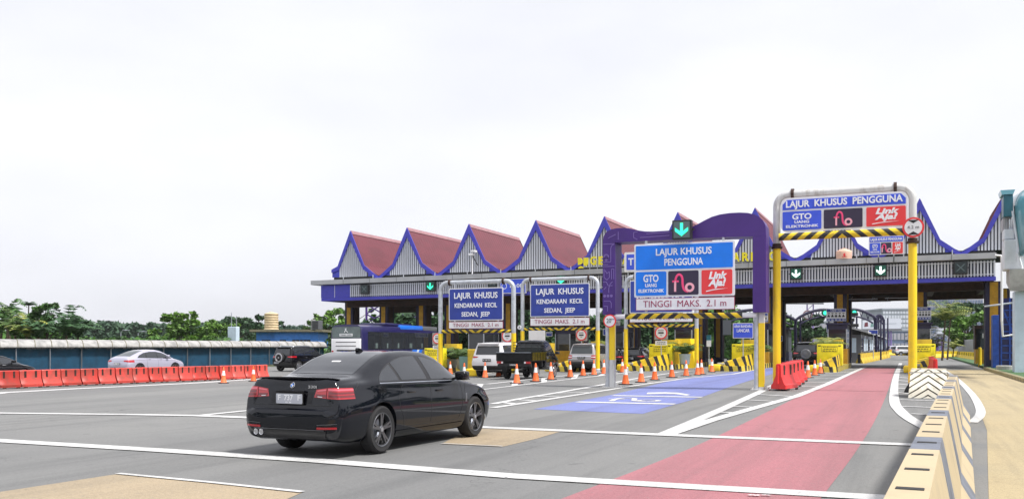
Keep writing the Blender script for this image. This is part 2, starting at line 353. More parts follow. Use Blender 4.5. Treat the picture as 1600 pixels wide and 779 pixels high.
def marking(name, polys, m, layer=1):
    bm = bmesh.new()
    for ip, p in enumerate(polys):
        vs = [bm.verts.new((x, y, (ip % 24)*.0001)) for x, y in p]       # a hair of paint thickness where strokes overlap
        try: bm.faces.new(vs)
        except Exception: pass
    bmesh.ops.triangulate(bm, faces=bm.faces[:])
    for X in (-14, -32):
        bmesh.ops.bisect_plane(bm, geom=bm.verts[:]+bm.edges[:]+bm.faces[:], plane_co=(X, 0, 0), plane_no=(1, 0, 0))
    for v in bm.verts: v.co.z += gz(v.co.x)+.004*layer
    for f in bm.faces:
        f.normal_update()
        if f.normal.z < 0: f.normal_flip()
    me = bpy.data.meshes.new(name); bm.to_mesh(me); bm.free(); me.materials.append(M[m])
    o = bpy.data.objects.new(name, me); C.objects.link(o); o['kind'] = 'structure'; return o
def ribbon(pts, wd):
    P = [Vector(p) for p in pts]; out = []
    for a, b in zip(P[:-1], P[1:]):
        d = (b-a).normalized(); n = Vector((-d.y, d.x))*wd/2
        out.append([tuple(a+n), tuple(b+n), tuple(b-n), tuple(a-n)])
    return out
def gl(*pp): return [G(*p) for p in pp]
def smooth_pts(pts, k=6):
    out = []; P = [np.array(p, float) for p in pts]; n = len(P)
    for i in range(n-1):
        p0, p1, p2, p3 = P[max(i-1, 0)], P[i], P[i+1], P[min(i+2, n-1)]
        for j in range(k):
            t = j/k; out.append(tuple(.5*((2*p1)+(-p0+p2)*t+(2*p0-5*p1+4*p2-p3)*t*t+(-p0+3*p1-3*p2+p3)*t**3)))
    out.append(tuple(P[-1])); return out
# coloured lanes
redL = smooth_pts(gl((760, 828), (877, 779), (1010, 728), (1122.5, 680), (1246, 620), (1287.5, 601), (1347.5, 573)))
redR = smooth_pts(gl((1247, 828), (1282, 779), (1344, 695), (1373.8, 642.5), (1390.6, 601), (1399, 574)))
marking('red_lane_surface', [[redL[i], redL[i+1], redR[i+1], redR[i]] for i in range(min(len(redL), len(redR))-1)] if len(redL) == len(redR) else [redL+redR[::-1]], 'red_lane', 1)
blL = gl((833.7, 638.7), (957.5, 616), (1062.5, 591), (1126, 583.4), (1186, 574), (1212, 570)); blR = gl((1004, 646), (1096, 620), (1140, 604), (1184, 590), (1236, 576), (1256, 570))
marking('blue_lane_surface', [[blL[i], blL[i+1], blR[i+1], blR[i]] for i in range(5)], 'blue_lane', 1)
marking('tan_patch_front', [gl((-70, 784), (0, 768), (184, 740), (472, 769), (440, 783), (390, 810), (-80, 850))], 'tan_paint', 1)
marking('tan_patch_behind_car', [gl((740, 666.5), (880, 672.5), (838, 685), (785, 697.5), (690, 693))], 'tan_paint', 1)
marking('concrete_lane', [[(-.1, -10), (.25, 4), (.72, 10.2), (1.28, 18.5), (1.62, 27), (1.86, 37), (1.7, 48), (1.25, 62), (4.45, 66), (4.3, 42), (4.3, -10)]], 'concrete_road', 1)
wl = []
wl += ribbon(gl((-60, 684.5), (0, 688.5), (250, 703.5), (500, 720.2), (800, 744), (1100, 762), (1390, 778.6)), .36)
wl += ribbon(gl((-60, 644.4), (0, 645.2), (200, 647.5), (390, 652.5), (600, 661), (880, 672.8), (1100, 682), (1440, 695.5)), .36)
wl += ribbon(gl((312, 649), (385, 641.5), (560, 628)), .25)
wl += ribbon(gl((184, 740), (330, 754), (472, 769)), .09)
wl += ribbon(gl((-60, 621), (0, 613.5), (120, 607), (300, 598.5), (430, 590)), .7)
wl += ribbon(gl((690, 693), (785, 697.5)), .05)
marking('lane_line', wl, 'white_paint', 3)
# hatched nose left of the blue lane
up = gl((770, 631), (811, 623), (870, 613.5), (946, 600), (1000, 590), (1062, 580.5), (1110, 577)); lo = gl((770, 637), (830, 627.8), (900, 617), (997, 601.5), (1075.5, 590.5), (1145, 584.3), (1180, 577.5))
h = ribbon(up, .22)+ribbon(lo, .22)
def bars(a, b, ts, wd, skew=0):
    out = []
    def at(l, t):
        t = max(0, min(.9999, t))*(len(l)-1); i = int(t); f = t-i; return (l[i][0]*(1-f)+l[i+1][0]*f, l[i][1]*(1-f)+l[i+1][1]*f)
    for t in ts: out += ribbon([at(a, t+skew), at(b, t)], wd)
    return out
h += bars(up, lo, [.1, .19, .28, .37, .46, .55, .64, .73, .82, .91], .24, -.05)
# hatched nose between the two tall-sign lanes further left
up2 = gl((690, 598), (760, 600), (860, 589), (960, 579), (1000, 575)); lo2 = gl((700, 614), (744, 609.5), (850, 597), (937, 587), (1010, 577.5))
h += ribbon(up2, .3)+ribbon(lo2, .2)+bars(up2, lo2, [.12, .25, .38, .5, .62, .75, .87], .25, -.03)
h += ribbon(gl((700, 588), (820, 578)), .4)
# hatched nose under the purple gantry's right leg
a3 = gl((1035, 680), (1088, 657), (1130, 638.5), (1175, 618), (1206, 603), (1240, 588), (1270, 578)); b3 = gl((1042, 679.5), (1110, 657), (1180, 637), (1243, 619.5), (1290, 601), (1325, 585), (1352, 573))
h += ribbon(a3, .26)+ribbon(b3, .26)+bars(a3, b3, [.26, .34, .42, .5, .57, .64, .70, .76, .82, .88, .94], .22, .02)
marking('hatch_marking', h, 'white_paint', 3)
# hatched nose around the pale crash block on the right
cL = smooth_pts(gl((1407, 567), (1401, 585), (1397.6, 603), (1397.5, 627), (1407, 642), (1424, 655.6), (1456.6, 673)), 4)
h2 = ribbon(cL, .26)
for y, x0, x1 in [(590, 1404, 1425), (595, 1403, 1425), (600.5, 1402, 1424), (607, 1402, 1424), (614, 1402, 1424), (625.5, 1405, 1477), (636, 1409, 1474), (647.5, 1424, 1469), (661, 1447, 1464), (581, 1404, 1422), (573, 1406, 1415)]:
    h2 += ribbon(gl((x0, y-1.2), (x1, y+1)), .18 if y < 620 else .2)
cR = smooth_pts(gl((1474, 577), (1486, 585), (1500, 596), (1519, 616), (1531, 637), (1530.5, 650), (1519, 660)), 4)
h2 += ribbon(cR, .2)
marking('hatch_marking', h2, 'white_paint', 3)
# marks on the blue lane
bm_ = ribbon(gl((901, 627.8), (1055, 631.2)), .42)+ribbon(gl((957.5, 617.8), (1097, 620.4)), .42)
bm_ += [gl((1012, 613.2), (1040, 612.6), (1059, 613.2), (1079, 616.6), (1073, 617.9), (1056, 615.6), (1036, 615), (1010, 615.6))]
marking('lane_arrow', bm_, 'white_paint', 3)
def flo_paths(n=10):
    f = smooth_pts([(0, 0), (.0, .35), (.02, .65), (.10, .86), (.22, .93), (.34, .86), (.40, .68), (.41, .45), (.45, .2), (.55, .05), (.72, -.01)], 4)
    o = [(.74+.21*math.cos(a), .22+.22*math.sin(a)) for a in [2*math.pi*k/20-1.6 for k in range(21)]]
    c = [(-.16, .56), (.20, .56)]
    return [f, o, c]
def lane_word():
    # local frame of the painted word: x to the right across the lane, y along it
    p0 = Vector(G(955, 626.5)); ex = Vector(G(1030, 627.4))-p0; ey = Vector(G(966, 621.3))-p0
    out = []
    for path in flo_paths(): out += ribbon([tuple(p0+ex*x*1.02+ey*y*1.05) for x, y in path], .15)
    return out
marking('lane_lettering', lane_word(), 'white_paint', 3)
marking('lane_lettering', ribbon(gl((1170, 775.4), (1176, 774.6), (1182, 776.2), (1186, 774.9)), .04)+ribbon(gl((1190, 775.2), (1198, 775.0), (1204, 776)), .04), 'white_paint', 5)
# raised kerbs and pavement on the far right
mb = MB(); mb.box(4.35, 4.6, 2, 66.0, 0, .16); o = mb.build('kerb', 'haz_kerb_dull'); o['kind'] = 'structure'
mb = MB(); mb.box(4.6, 11, 2, 130, 0, .15); o = mb.build('pavement', 'sill_green'); o['kind'] = 'structure'
# ------------------------------------------------------------------ toll plaza canopy
def rise(x): return .15*(x+21)/22
FY = 66.0; XL, XR = QX(500, FY), QX(1556, FY)
plaza = thing('toll_canopy', 'long grey and blue toll plaza canopy with a row of pointed red gable roofs', 'toll canopy', ((XL+XR)/2, FY, 0))
PX = plaza.location.x
def lx(x): return x-PX
def slope_box(mb, x0, x1, y0, y1, z0, z1, mi=0):
    a, b = rise(x0), rise(x1)
    mb.add([(lx(x0), y0, z0+a), (lx(x1), y0, z0+b), (lx(x1), y1, z0+b), (lx(x0), y1, z0+a), (lx(x0), y0, z1+a), (lx(x1), y0, z1+b), (lx(x1), y1, z1+b), (lx(x0), y1, z1+a)],
           [(0,3,2,1),(4,5,6,7),(0,1,5,4),(1,2,6,5),(2,3,7,6),(3,0,4,7)], mi)
mb = MB(); slope_box(mb, XL-.7, XR, -.35, 12.3, 6.84, 7.2)
for k in range(1, 20):
    x = XL+k*(XR-XL)/20; slope_box(mb, x-.012, x+.012, -.356, -.34, 6.85, 7.19, 1)
mb.build('parapet_cap', ['cap_grey', 'black'], plaza)
mb = MB(); slope_box(mb, XL+3.0, XR-.05, .10, .16, 5.7, 6.78); mb.build('fascia_backing', 'gap_dark', plaza)
mb = MB(); x = XL+3.0; 
while x < XR-.1:
    slope_box(mb, x, x+.095, .0, .08, 5.74, 6.74); x += .19
slope_box(mb, XL+3.0, XR-.05, -.012, .0, 6.62, 6.67); slope_box(mb, XL+3.0, XR-.05, -.012, .0, 5.84, 5.89)
mb.build('fascia_slats', 'slat', plaza)
mb = MB(); slope_box(mb, XL+.1, XL+3.0, .0, .2, 5.72, 6.78); slope_box(mb, XL+1.45, XL+1.5, -.01, .0, 5.72, 6.78, 1); slope_box(mb, XL+.1, XL+.3, .2, 12, 5.72, 6.78); mb.build('end_panel', ['trim_blue', 'slat'], plaza)
mb = MB(); slope_box(mb, XL+.2, XR, -.1, .25, 5.45, 5.70); slope_box(mb, XL+.2, XL+.5, .25, 12, 5.45, 5.70); mb.build('lower_band', 'trim_blue', plaza)
mb = MB(); slope_box(mb, XL+.5, XR, .25, 12, 5.50, 5.56)
mb.build('soffit', 'soffit', plaza)
mb = MB(); slope_box(mb, XL+1, XR, 2.6, 3.1, 5.0, 5.5); slope_box(mb, XL+1, XR, 10.4, 10.9, 4.8, 5.5)
for px in (1205, 1300, 1455, 1540): x = QX(px, FY+4); slope_box(mb, x-.2, x+.2, 3.1, 10.4, 5.05, 5.5)
mb.build('beam', 'brown', plaza)
mb = MB(); slope_box(mb, XL+1.2, XR, .3, .34, 7.1, 7.46); slope_box(mb, XL+1.2, XR, .34, 11.8, 7.15, 7.22); mb.build('roof_deck', 'black_matte', plaza)
# gables
pk = [548.7, 637, 733.5, 838, 945, 1059.5, 1180, 1309, 1437, 1569]; pkx = [QX(p, FY+.3) for p in pk]
GY0, GY1 = .3, 10.4
for i, xp in enumerate(pkx):
    hl = (xp-pkx[i-1])/2 if i else (pkx[1]-xp)/2*.93; hr = (pkx[i+1]-xp)/2 if i < 9 else 2.9
    zk, zp, zv = 8.2, 11.0, 7.22
    zl, zr = zv+rise(xp-hl)*.9, zv+rise(xp+hr)*.9
    kl, kr = hl*.5, hr*.5
    if i == 0: hl *= .74; zl = 7.85
    zk = zk; zkl, zkr = zk+rise(xp)*.6, zk+rise(xp)*.6
    X = lx(xp)
    prof = [(X-hl, zl), (X-kl, zkl), (X, zp), (X+kr, zkr), (X+hr, zr)]
    # roof skins (two slopes each side) with thickness
    mb = MB()
    th = .07
    for (a, b) in zip(prof[:-1], prof[1:]):
        mb.add([(a[0], GY0-.05, a[1]+th), (b[0], GY0-.05, b[1]+th), (b[0], GY1, b[1]+th), (a[0], GY1, a[1]+th), (a[0], GY0-.05, a[1]-.02), (b[0], GY0-.05, b[1]-.02), (b[0], GY1, b[1]-.02), (a[0], GY1, a[1]-.02)],
               [(0,1,2,3),(7,6,5,4),(0,4,5,1),(1,5,6,2),(2,6,7,3),(3,7,4,0)])
        # standing seams of the sheet metal
        n = 22
        for k in range(1, n):
            y = GY0+k*(GY1-GY0)/n
            mb.add([(a[0], y-.02, a[1]+th), (b[0], y-.02, b[1]+th), (b[0], y+.02, b[1]+th), (a[0], y+.02, a[1]+th), (a[0], y, a[1]+th+.035), (b[0], y, b[1]+th+.035)], [(0,1,5,4),(1,2,5),(2,3,4,5),(3,0,4)])
    rf = mb.build('roof', 'roof_red', plaza)
    mb = MB(); mb.prism([(X-.14, zp-.12), (X, zp+.16), (X+.14, zp-.12)], 'xz', GY0-.02, GY1+.1); mb.build('ridge_cap', 'roof_edge', rf)
    # blue barge board, front and back
    def band(y0, y1, mt, nm, wd=.28, up=.09):
        mb = MB(); top = [(p[0], p[1]+up) for p in prof]; top[2] = (X, zp+.14)
        bot = [(X-hl, zl-wd+.1), (X-kl+.10, zkl-wd+.05), (X, zp-.62), (X+kr-.10, zkr-wd+.05), (X+hr, zr-wd+.1)]
        for k in range(4):
            a, b, c, d = top[k], top[k+1], bot[k+1], bot[k]
            mb.prism([a, b, c, d], 'xz', y0, y1)
        return mb.build(nm, mt, plaza)
    band(GY0-.16, GY0-.06, 'trim_blue', 'barge_board')
    band(GY1+.02, GY1+.1, 'maroon_text' if 0 else 'brown', 'barge_board', .2, .05)
    # ribbed gable wall: backing + ribs clipped by the profile
    def ztop(x):
        P = [(X-hl, zl), (X-kl, zkl), (X, zp-.1), (X+kr, zkr), (X+hr, zr)]
        for a, b in zip(P[:-1], P[1:]):
            if a[0] <= x <= b[0]: return a[1]+(b[1]-a[1])*(x-a[0])/(b[0]-a[0])
        return zl
    zb = 7.42+rise(xp)*.9
    mb = MB(); mb.prism([(X-hl*.62, zb), (X-hl*.62, ztop(X-hl*.62)), (X-kl, zkl), (X, zp-.1), (X+kr, zkr), (X+hr*.62, ztop(X+hr*.62)), (X+hr*.62, zb)], 'xz', GY0+.06, GY0+.1)
    mb.build('gable_backing', 'gap_grey', plaza); mb = MB()
    mb.prism([(X-hl*.62, zb), (X-hl*.62, ztop(X-hl*.62)), (X-kl, zkl), (X, zp-.1), (X+kr, zkr), (X+hr*.62, ztop(X+hr*.62)), (X+hr*.62, zb)], 'xz', GY1-.1, GY1-.06)
    mb.build('gable_backing', 'gap_grey', plaza)
    mb = MB(); x = X-hl*.62+.02
    while x < X+hr*.62-.1:
        zt = min(ztop(x), ztop(x+.12))
        if zt-zb > .12: mb.box(x, x+.11, GY0-.03, GY0+.05, zb, zt-.05)
        x += .195
    mb.build('gable_slats', 'slat', plaza)
    mb = MB()
    for s, hh in ((-1, hl), (1, hr)):
        mb = MB(); mb.prism([(X+s*hh*.62, zb), (X+s*hh*.62, ztop(X+s*hh*.62)), (X+s*hh*.995, (zl if s < 0 else zr)-.05), (X+s*hh*.995, zb)], 'xz', GY0-.03, GY0+.05)
        mb.build('valley_panel', 'panel_blue', plaza)
for k in range(17):
    mb = MB(); x = XL+2.5+k*(XR-XL-5)/16; z = 7.2+rise(x); mb.tube([(lx(x), -.25, z-.02), (lx(x), -.25, z+.28)], .035, 6); mb.build('railing_stub', 'galv', plaza)
# columns: dark box column with an ochre stripe down the front
def column(xc, yc, wd=.8, dp=1.1, zt=5.5, nm='column'):
    mb = MB(); x = lx(xc); y = yc-FY
    mb.box(x-wd/2, x+wd/2, y, y+dp, gz(xc), zt+rise(xc), 0)
    mb.box(x-wd*.24, x+wd*.24, y-.03, y+.0, gz(xc)+.6, zt+rise(xc)-.05, 1)
    mb.box(x+wd/2, x+wd/2+.03, y+.25, y+dp-.2, gz(xc)+.6, zt+rise(xc)-.05, 2)
    return mb.build(nm, ['indigo', 'ochre', 'brown'], plaza)
for px in (545, 599, 658, 701, 794): column(QX(px, 69), 69)
for X in (-24.4, -19.5, -14.3, -9.4, -4.45, .72): column(X, 69)
column(QX(1553, 67.5), 67.5, 1.0, 1.4)
for X in (-42, -34, -26, -19.5, -14.3, -9.4, -4.45, .72, 6.4): column(X, 76.2, .7, .8)
# small equipment on the canopy
def signal(px, py, kind, label, Y=FY-.22, s=.78, grp='lane signals along the canopy fascia'):
    x, z = Q(px, py, Y); t = thing('lane_signal', label, 'lane signal', (x, Y, z), 0, grp); t.location = (x, Y, z)
    mb = MB(); mb.bbox(-s/2, s/2, -.10, .16, -s/2, s/2, .02); mb.build('housing', 'black', t)
    mb = MB(); mb.box(-s*.42, s*.42, -.108, -.10, -s*.42, s*.42); mb.build('face', {'x': 'signal_dark', 'off': 'signal_dark', 'g': 'signal_back', 'w': 'signal_back', 'big': 'signal_grey'}[kind], t)
    mb = MB(); q = s*.34
    if kind in ('x', 'off'):
        for a in (1, -1):
            d = s*.05; mb.prism([(-q*.8-d, a*(-q*.8)), (-q*.8+d, a*(-q*.8)), (q*.8+d, a*q*.8), (q*.8-d, a*q*.8)], 'xz', -.118-.003*a, -.11-.003*a)
        mb.build('cross', 'signal_grey', t)
    else:
        d = s*.075
        mb.prism([(-d, q), (d, q), (d, -q*.5), (-d, -q*.5)], 'xz', -.118, -.11)
        for a in (-1, 1): mb.prism([(0, -q), (0, -q+2.6*d), (a*q, q*.05+1.2*d), (a*q, q*.05-1.2*d)], 'xz', -.124-.002*a, -.112)
        mb.build('arrow', 'signal_green' if kind in ('g', 'big') else 'signal_white', t)
    mb = MB(); mb.box(-s*.62, -s*.5, .0, .06, -.03, .03); mb.box(s*.5, s*.62, .0, .06, -.03, .03); mb.box(-.05, .05, .16, .22, -.05, .05); mb.build('bracket', 'black', t)
    return t
signal(570, 451.5, 'x', 'dark square lane signal with grey cross at the left end of the canopy')
signal(673, 447, 'g', 'square lane signal with dim green arrow above the parked bus')
signal(770, 441, 'off', 'dark lane signal left of the blue clock sign on the canopy')
signal(877, 437.5, 'g', 'dim green lane signal behind the second white pipe gantry')
signal(1244, 427.5, 'w', 'lit white and green arrow signal right of the purple gantry')
signal(1376, 422.5, 'w', 'lit white and green arrow signal below the small payment sign')
signal(1501, 418, 'x', 'dark square lane signal with grey cross at the right end of the canopy', s=.82)
# blue sign with digits on the fascia
x0, z1 = Q(781, 437, FY-.3); x1, z0 = Q(822, 456, FY-.3)
t = thing('fascia_sign', 'small bright blue sign with white digits on the canopy fascia', 'sign', (0, 0, 0)); t.location = ((x0+x1)/2, FY-.3, (z0+z1)/2); wv, hv = (x1-x0), abs(z1-z0)+.15
mb = MB(); mb.box(-wv/2, wv/2, 0, .06, -hv/2, hv/2); mb.build('panel', 'white', t)
mb = MB(); mb.box(-wv/2+.05, wv/2-.05, -.01, 0, -hv/2+.05, hv/2-.05); mb.build('face', 'royal_blue', t)
text('14:08', .42, 1.05, 'letter_white', t, (.25, -.016, 0), bold=.01); 
mb = MB(); mb.lathe([(.18, -.012), (.18, -.018), (.23, -.018), (.23, -.012)], (-.72, 0, 0), 20, 'y', cap=False); mb.build('emblem', 'letter_white', t)
# yellow roof letters on a rail
xs0, zc = Q(921, 408, FY-.42); xs1, zc2 = Q(1214, 400.5, FY-.42)
t = thing('roof_lettering', 'yellow standing letters spelling the toll gate name along the canopy edge', 'lettering', (0, 0, 0)); t.location = ((xs0+xs1)/2, FY-.42, (zc+zc2)/2)
word = 'GERBANG TOL CENGKARENG'; st = (xs1-xs0)/len(word)
for i, c in enumerate(word):
    if c != ' ':
        xx = -(xs1-xs0)/2+st*(i+.5); text(c, .84, st*.78, 'sign_yellow', t, (xx, 0, (xx)*(zc2-zc)/(xs1-xs0)), bold=.035, name='letter', ext=.05)
mb = MB(); mb.box(-(xs1-xs0)/2-.9, (xs1-xs0)/2, .06, .1, -.36, -.32)
for k in range(24): xx = -(xs1-xs0)/2+k*(xs1-xs0)/23; mb.box(xx-.02, xx+.02, .06, .1, -.62, .2)
mb.build('rail', 'galv', t)
mb = MB(); xx = -(xs1-xs0)/2-.62
mb.prism([(xx-.28, .36), (xx-.05, .34), (xx+.10, .2), (xx+.10, 0), (xx-.05, -.14), (xx-.28, -.16)], 'xz', -.04, .05); mb.prism([(xx+.16, .36), (xx+.52, .36), (xx+.52, -.1), (xx+.42, -.26), (xx+.26, -.26), (xx+.16, -.1)], 'xz', -.04, .05)
mb.prism([(xx-.26, -.42), (xx-.2, -.3), (xx-.05, -.24), (xx+.1, -.3), (xx+.16, -.42)], 'xz', -.04, .05); mb.build('emblem', 'sign_yellow', t)
# roof water tank, camera mast
X, z = Q(1319, 403, FY+.25)
t = thing('water_tank', 'round pale pink water tank standing on the canopy roof', 'water tank'); t.location = (X, FY+.22-.35, 7.2+rise(X)); t.location.y = FY+.05
mb = MB(); mb.lathe([(.50, 0), (.52, .45), (.50, .52), (.46, .56), (.2, .68), (.07, .70), (.07, .75), (0.01, .75)], seg=28); mb.build('tank_body', 'tank_pink', t, smooth=40)
mb = MB(); mb.box(.02, .12, -.522, -.515, .12, .36); mb.box(-.1, .22, -.522, -.512, .1, .14); mb.box(-.02, .04, -.53, -.522, .2, .3); mb.build('emblem', 'red_sign', t)
X, z = Q(737.5, 432, FY-.3)
t = thing('camera_mast', 'short white mast with surveillance cameras in front of the third gable', 'camera mast'); t.location = (X, FY-.25, 7.1)
mb = MB(); mb.tube([(0, 0, -.1), (0, 0, 1.65)], .05, 8); mb.build('mast', 'white', t)
for s in (-1, 1):
    mb = MB(); mb.bbox(s*.1-.1, s*.1+.26, -.3, .12, 1.6+.12*s, 1.75+.12*s, .02); mb.tube([(0, 0, 1.55), (s*.1, 0, 1.62+.12*s)], .03, 6); mb.build('camera_head', 'white', t)
mb = MB(); mb.tube([(0, 0, 1.5), (.45, .1, .7)], .04, 6); mb.build('cable', 'black', t)
X, z = Q(1511, 423, FY)
# ------------------------------------------------------------------ pipe gantries with lane signs
def flo_logo(parent, x, y, z, s, rad=.062):
    """ribbon word mark: one ribbon for the first two letters, a ring, a crossbar"""
    def rib(path, m, rr, name='lettering'):
        mb = MB(); pts = [(x+(px-.42)*s, y, z+(pz-.45)*s) for px, pz in path]; mb.tube(pts, rr*s, 6)
        mb.v = [(a, y+(b-y)*.12, c) for a, b, c in mb.v]; return mb.build(name, m, parent, smooth=60)
    f, o, c = flo_paths()
    rib(f[:8], 'pink_pale', rad); rib(f[7:], 'pink', rad); rib(c, 'pink', rad*.9)
    mb = MB(); mb.lathe([(.12, .0), (.12, -.008), (.245, -.008), (.245, .0), (.12, .0)], (0, 0, 0), 28, 'y', cap=False); mb.v = [(x+(.80-.42)*s+a*s*1.05, y+b, z+(.22-.45)*s+q*s*1.05) for a, b, q in mb.v]
    mb.build('lettering', 'pink_pale', parent)
def pay_tiles(parent, x0, x1, z0, z1, y, blue, k=1.0):
    """three payment tiles: blue lettering tile, dark ribbon-logo tile, red slanted-lettering tile"""
    w3 = (x1-x0); g = w3*.025; a = [x0, x0+w3*.325, x0+w3*.345, x0+w3*.66, x0+w3*.69, x1]; h = z1-z0
    for i, m in enumerate((blue, 'dark_sign', 'red_sign')):
        mb = MB(); mb.prism(rrect(a[2*i], a[2*i+1], z0, z1, h*.06), 'xz', y-.012, y); mb.build('sign_tile', m, parent)
    cx = (a[0]+a[1])/2; W = a[1]-a[0]
    text('GTO', h*.42, W*.50, 'letter_white', parent, (cx, y-.016, z0+h*.70), bold=.03)
    text('UANG', h*.20, W*.38, 'letter_white', parent, (cx, y-.016, z0+h*.42), bold=.03)
    text('ELEKTRONIK', h*.19, W*.84, 'letter_white', parent, (cx, y-.016, z0+h*.19), bold=.03)
    flo_logo(parent, (a[2]+a[3])/2-h*.02, y-.02, z0+h*.48, h*.76)
    cx = (a[4]+a[5])/2; W = a[5]-a[4]
    text('Link', h*.40, W*.60, 'letter_white', parent, (cx, y-.016, z0+h*.76), bold=.045, shear=.25)
    text('Aja!', h*.38, W*.58, 'letter_white', parent, (cx, y-.016, z0+h*.46), bold=.045, shear=.25)
    mb = MB(); mb.prism([(cx-W*.36, z0+h*.10), (cx-W*.1, z0+h*.17), (cx+W*.36, z0+h*.235), (cx-.05*W, z0+h*.215), (cx-W*.34, z0+h*.145)], 'xz', y-.02, y-.012); mb.build('swoosh', 'letter_white', parent)
def height_plate(parent, x0, x1, z0, z1, y, rim='maroon_text'):
    mb = MB(); mb.box(x0, x1, y, y+.03, z0, z1); mb.build('sign_back', rim, parent)
    e = .02; mb = MB(); mb.box(x0+e, x1-e, y-.006, y, z0+e, z1-e); mb.build('height_plate', 'white', parent)
    text('TINGGI  MAKS.  2.1 m', (z1-z0)*.74, (x1-x0)*.84, 'maroon_text', parent, ((x0+x1)/2, y-.01, (z0+z1)/2), bold=0)
def round_sign(parent, x, y, z, r, body, txt=None):
    mb = MB(); mb.lathe([(r, .0), (r, -.02), (.01, -.02), (.01, 0)][::-1], (x, y, z), 28, 'y'); mb.build('rim', 'red_sign', parent)
    mb = MB(); mb.lathe([(r*.80, -.028), (r*.80, -.021)], (x, y, z), 28, 'y'); fc = mb.build('disc', 'white', parent)
    if body == 'bar':
        mb = MB(); mb.box(x-r*.42, x+r*.42, y-.036, y-.028, z-r*.12, z+r*.12); mb.build('black_bar', 'black', parent)
        text('BERHENTI', r*.26, r*.85, 'black', parent, (x, y-.03, z+r*.40), bold=0)
        text('TOL', r*.26, r*.35, 'black', parent, (x, y-.03, z-r*.40), bold=0)
    if txt: text(txt[0], r*txt[1], r*txt[2], 'black', parent, (x+txt[3]*r, y-.03, z), bold=.0)
def pipe_frame(parent, hw, top, r, yel, rc=.45, pm='galv', twist=0):
    """portal: posts, rounded top corners, painted lower posts, collars, feet"""
    for s in (-1, 1):
        mb = MB(); mb.tube([(s*hw, 0, 0), (s*hw, 0, yel)], r*1.06, 16); mb.build('post', 'yellow', parent, smooth=50)
    pts = [(-hw, 0, yel), (-hw, 0, top-rc)]
    for k in range(1, 7): a = R(90*k/6); pts.append((-hw+rc-rc*math.cos(a), 0, top-rc+rc*math.sin(a)))
    pts += [(hw-rc, 0, top)]
    for k in range(1, 7): a = R(90*k/6); pts.append((hw-rc+rc*math.sin(a), 0, top-rc+rc*math.cos(a)))
    pts += [(hw, 0, yel)]
    mb = MB(); mb.tube(pts, r, 14); mb.build('pipe_arch', pm, parent, smooth=50)
    for s in (-1, 1):
        mb = MB(); mb.box(s*hw-r*1.7, s*hw+r*1.7, -r*1.7, r*1.7, 0, .03); mb.lathe([(r*1.35, .03), (r*1.35, .22), (r*1.1, .26)], (s*hw, 0, 0), 14); mb.build('foot', 'galv', parent)
        mb = MB(); mb.lathe([(r*1.45, -.05), (r*1.45, .05)], (s*(hw-rc*1.3), 0, top), 12, 'x'); mb.build('collar', 'brown', parent)
def gantry_small(xa, xb, ya, label, sx0, sx1, topz, yel, bar, zs, plate, lines):
    cx = (xa+xb)/2; hw = (xb-xa)/2
    t = thing('pipe_gantry', label, 'gantry', (cx, ya), 0, 'white pipe gantries over the left lanes')
    pipe_frame(t, hw, topz, .115, yel, .42)
    s0, s1 = sx0-cx, sx1-cx
    mb = MB(); mb.prism(rrect(s0, s1, zs[0], zs[1], .06), 'xz', -.16, -.13); b = mb.build('sign_back', 'white', t)
    mb = MB(); mb.prism(rrect(s0+.05, s1-.05, zs[0]+.05, zs[1]-.05, .05), 'xz', -.168, -.16); mb.build('sign_panel', 'sign_blue', t)
    W = s1-s0; hh = zs[1]-zs[0]; mid = (s0+s1)/2
    for (s, sz, ww, zz) in lines: text(s, hh*sz, W*ww, 'letter_white', t, (mid, -.175, zs[0]+hh*zz), bold=.02)
    height_plate(t, s0, s1, plate[0], plate[1], -.16)
    mb = MB(); mb.tube([(-hw+.12, -.02, bar), (hw-.12, -.02, bar)], .085, 12); mb.build('clearance_bar', 'haz_bar_small', t, smooth=60)
    mb = MB()
    for xx in (s0+.3, s1-.3): mb.box(xx-.02, xx+.02, -.13, -.02, plate[0], topz)
    mb.build('hanger', 'galv', t)
    return t
L3 = [('LAJUR  KHUSUS', .25, .80, .76), ('KENDARAAN  KECIL', .19, .78, .46), ('SEDAN,  JEEP', .19, .52, .19)]
Y1 = 42.5
gantry_small(QX(688.3, Y1), QX(802.5, Y1), Y1, 'leftmost white pipe gantry with blue sedan and jeep lane sign', QX(703.5, Y1), QX(788, Y1), QZ(745, 440, Y1)-gz(-20), 2.25, QZ(745, 517, Y1)-gz(-20), (QZ(745, 500.5, Y1)-gz(-20), QZ(745, 449.5, Y1)-gz(-20)), (QZ(745, 513, Y1)-gz(-20), QZ(745, 502, Y1)-gz(-20)), L3)
Y2 = 52.0
gantry_small(QX(816.5, Y2), QX(934, Y2), Y2, 'second white pipe gantry with blue sedan and jeep sign, above the silver minivan', QX(830, Y2), QX(922.5, Y2), QZ(876, 435, Y2)-gz(-19), 2.5, QZ(876, 513.5, Y2)-gz(-19), (QZ(876, 494.5, Y2)-gz(-19), QZ(876, 443, Y2)-gz(-19)), (QZ(876, 508.5, Y2)-gz(-19), QZ(876, 496, Y2)-gz(-19)), L3)
Y3 = 52.8
gantry_small(QX(978, Y3), QX(1088.4, Y3), Y3, 'white pipe gantry mostly hidden behind the big purple gantry', QX(985, Y3), QX(1083.5, Y3), QZ(1033, 431, Y3), 2.5, QZ(1033, 508.5, Y3), (QZ(1033, 488.5, Y3), QZ(1033, 437, Y3)), (QZ(1033, 503, Y3), QZ(1033, 489.8, Y3)), L3)
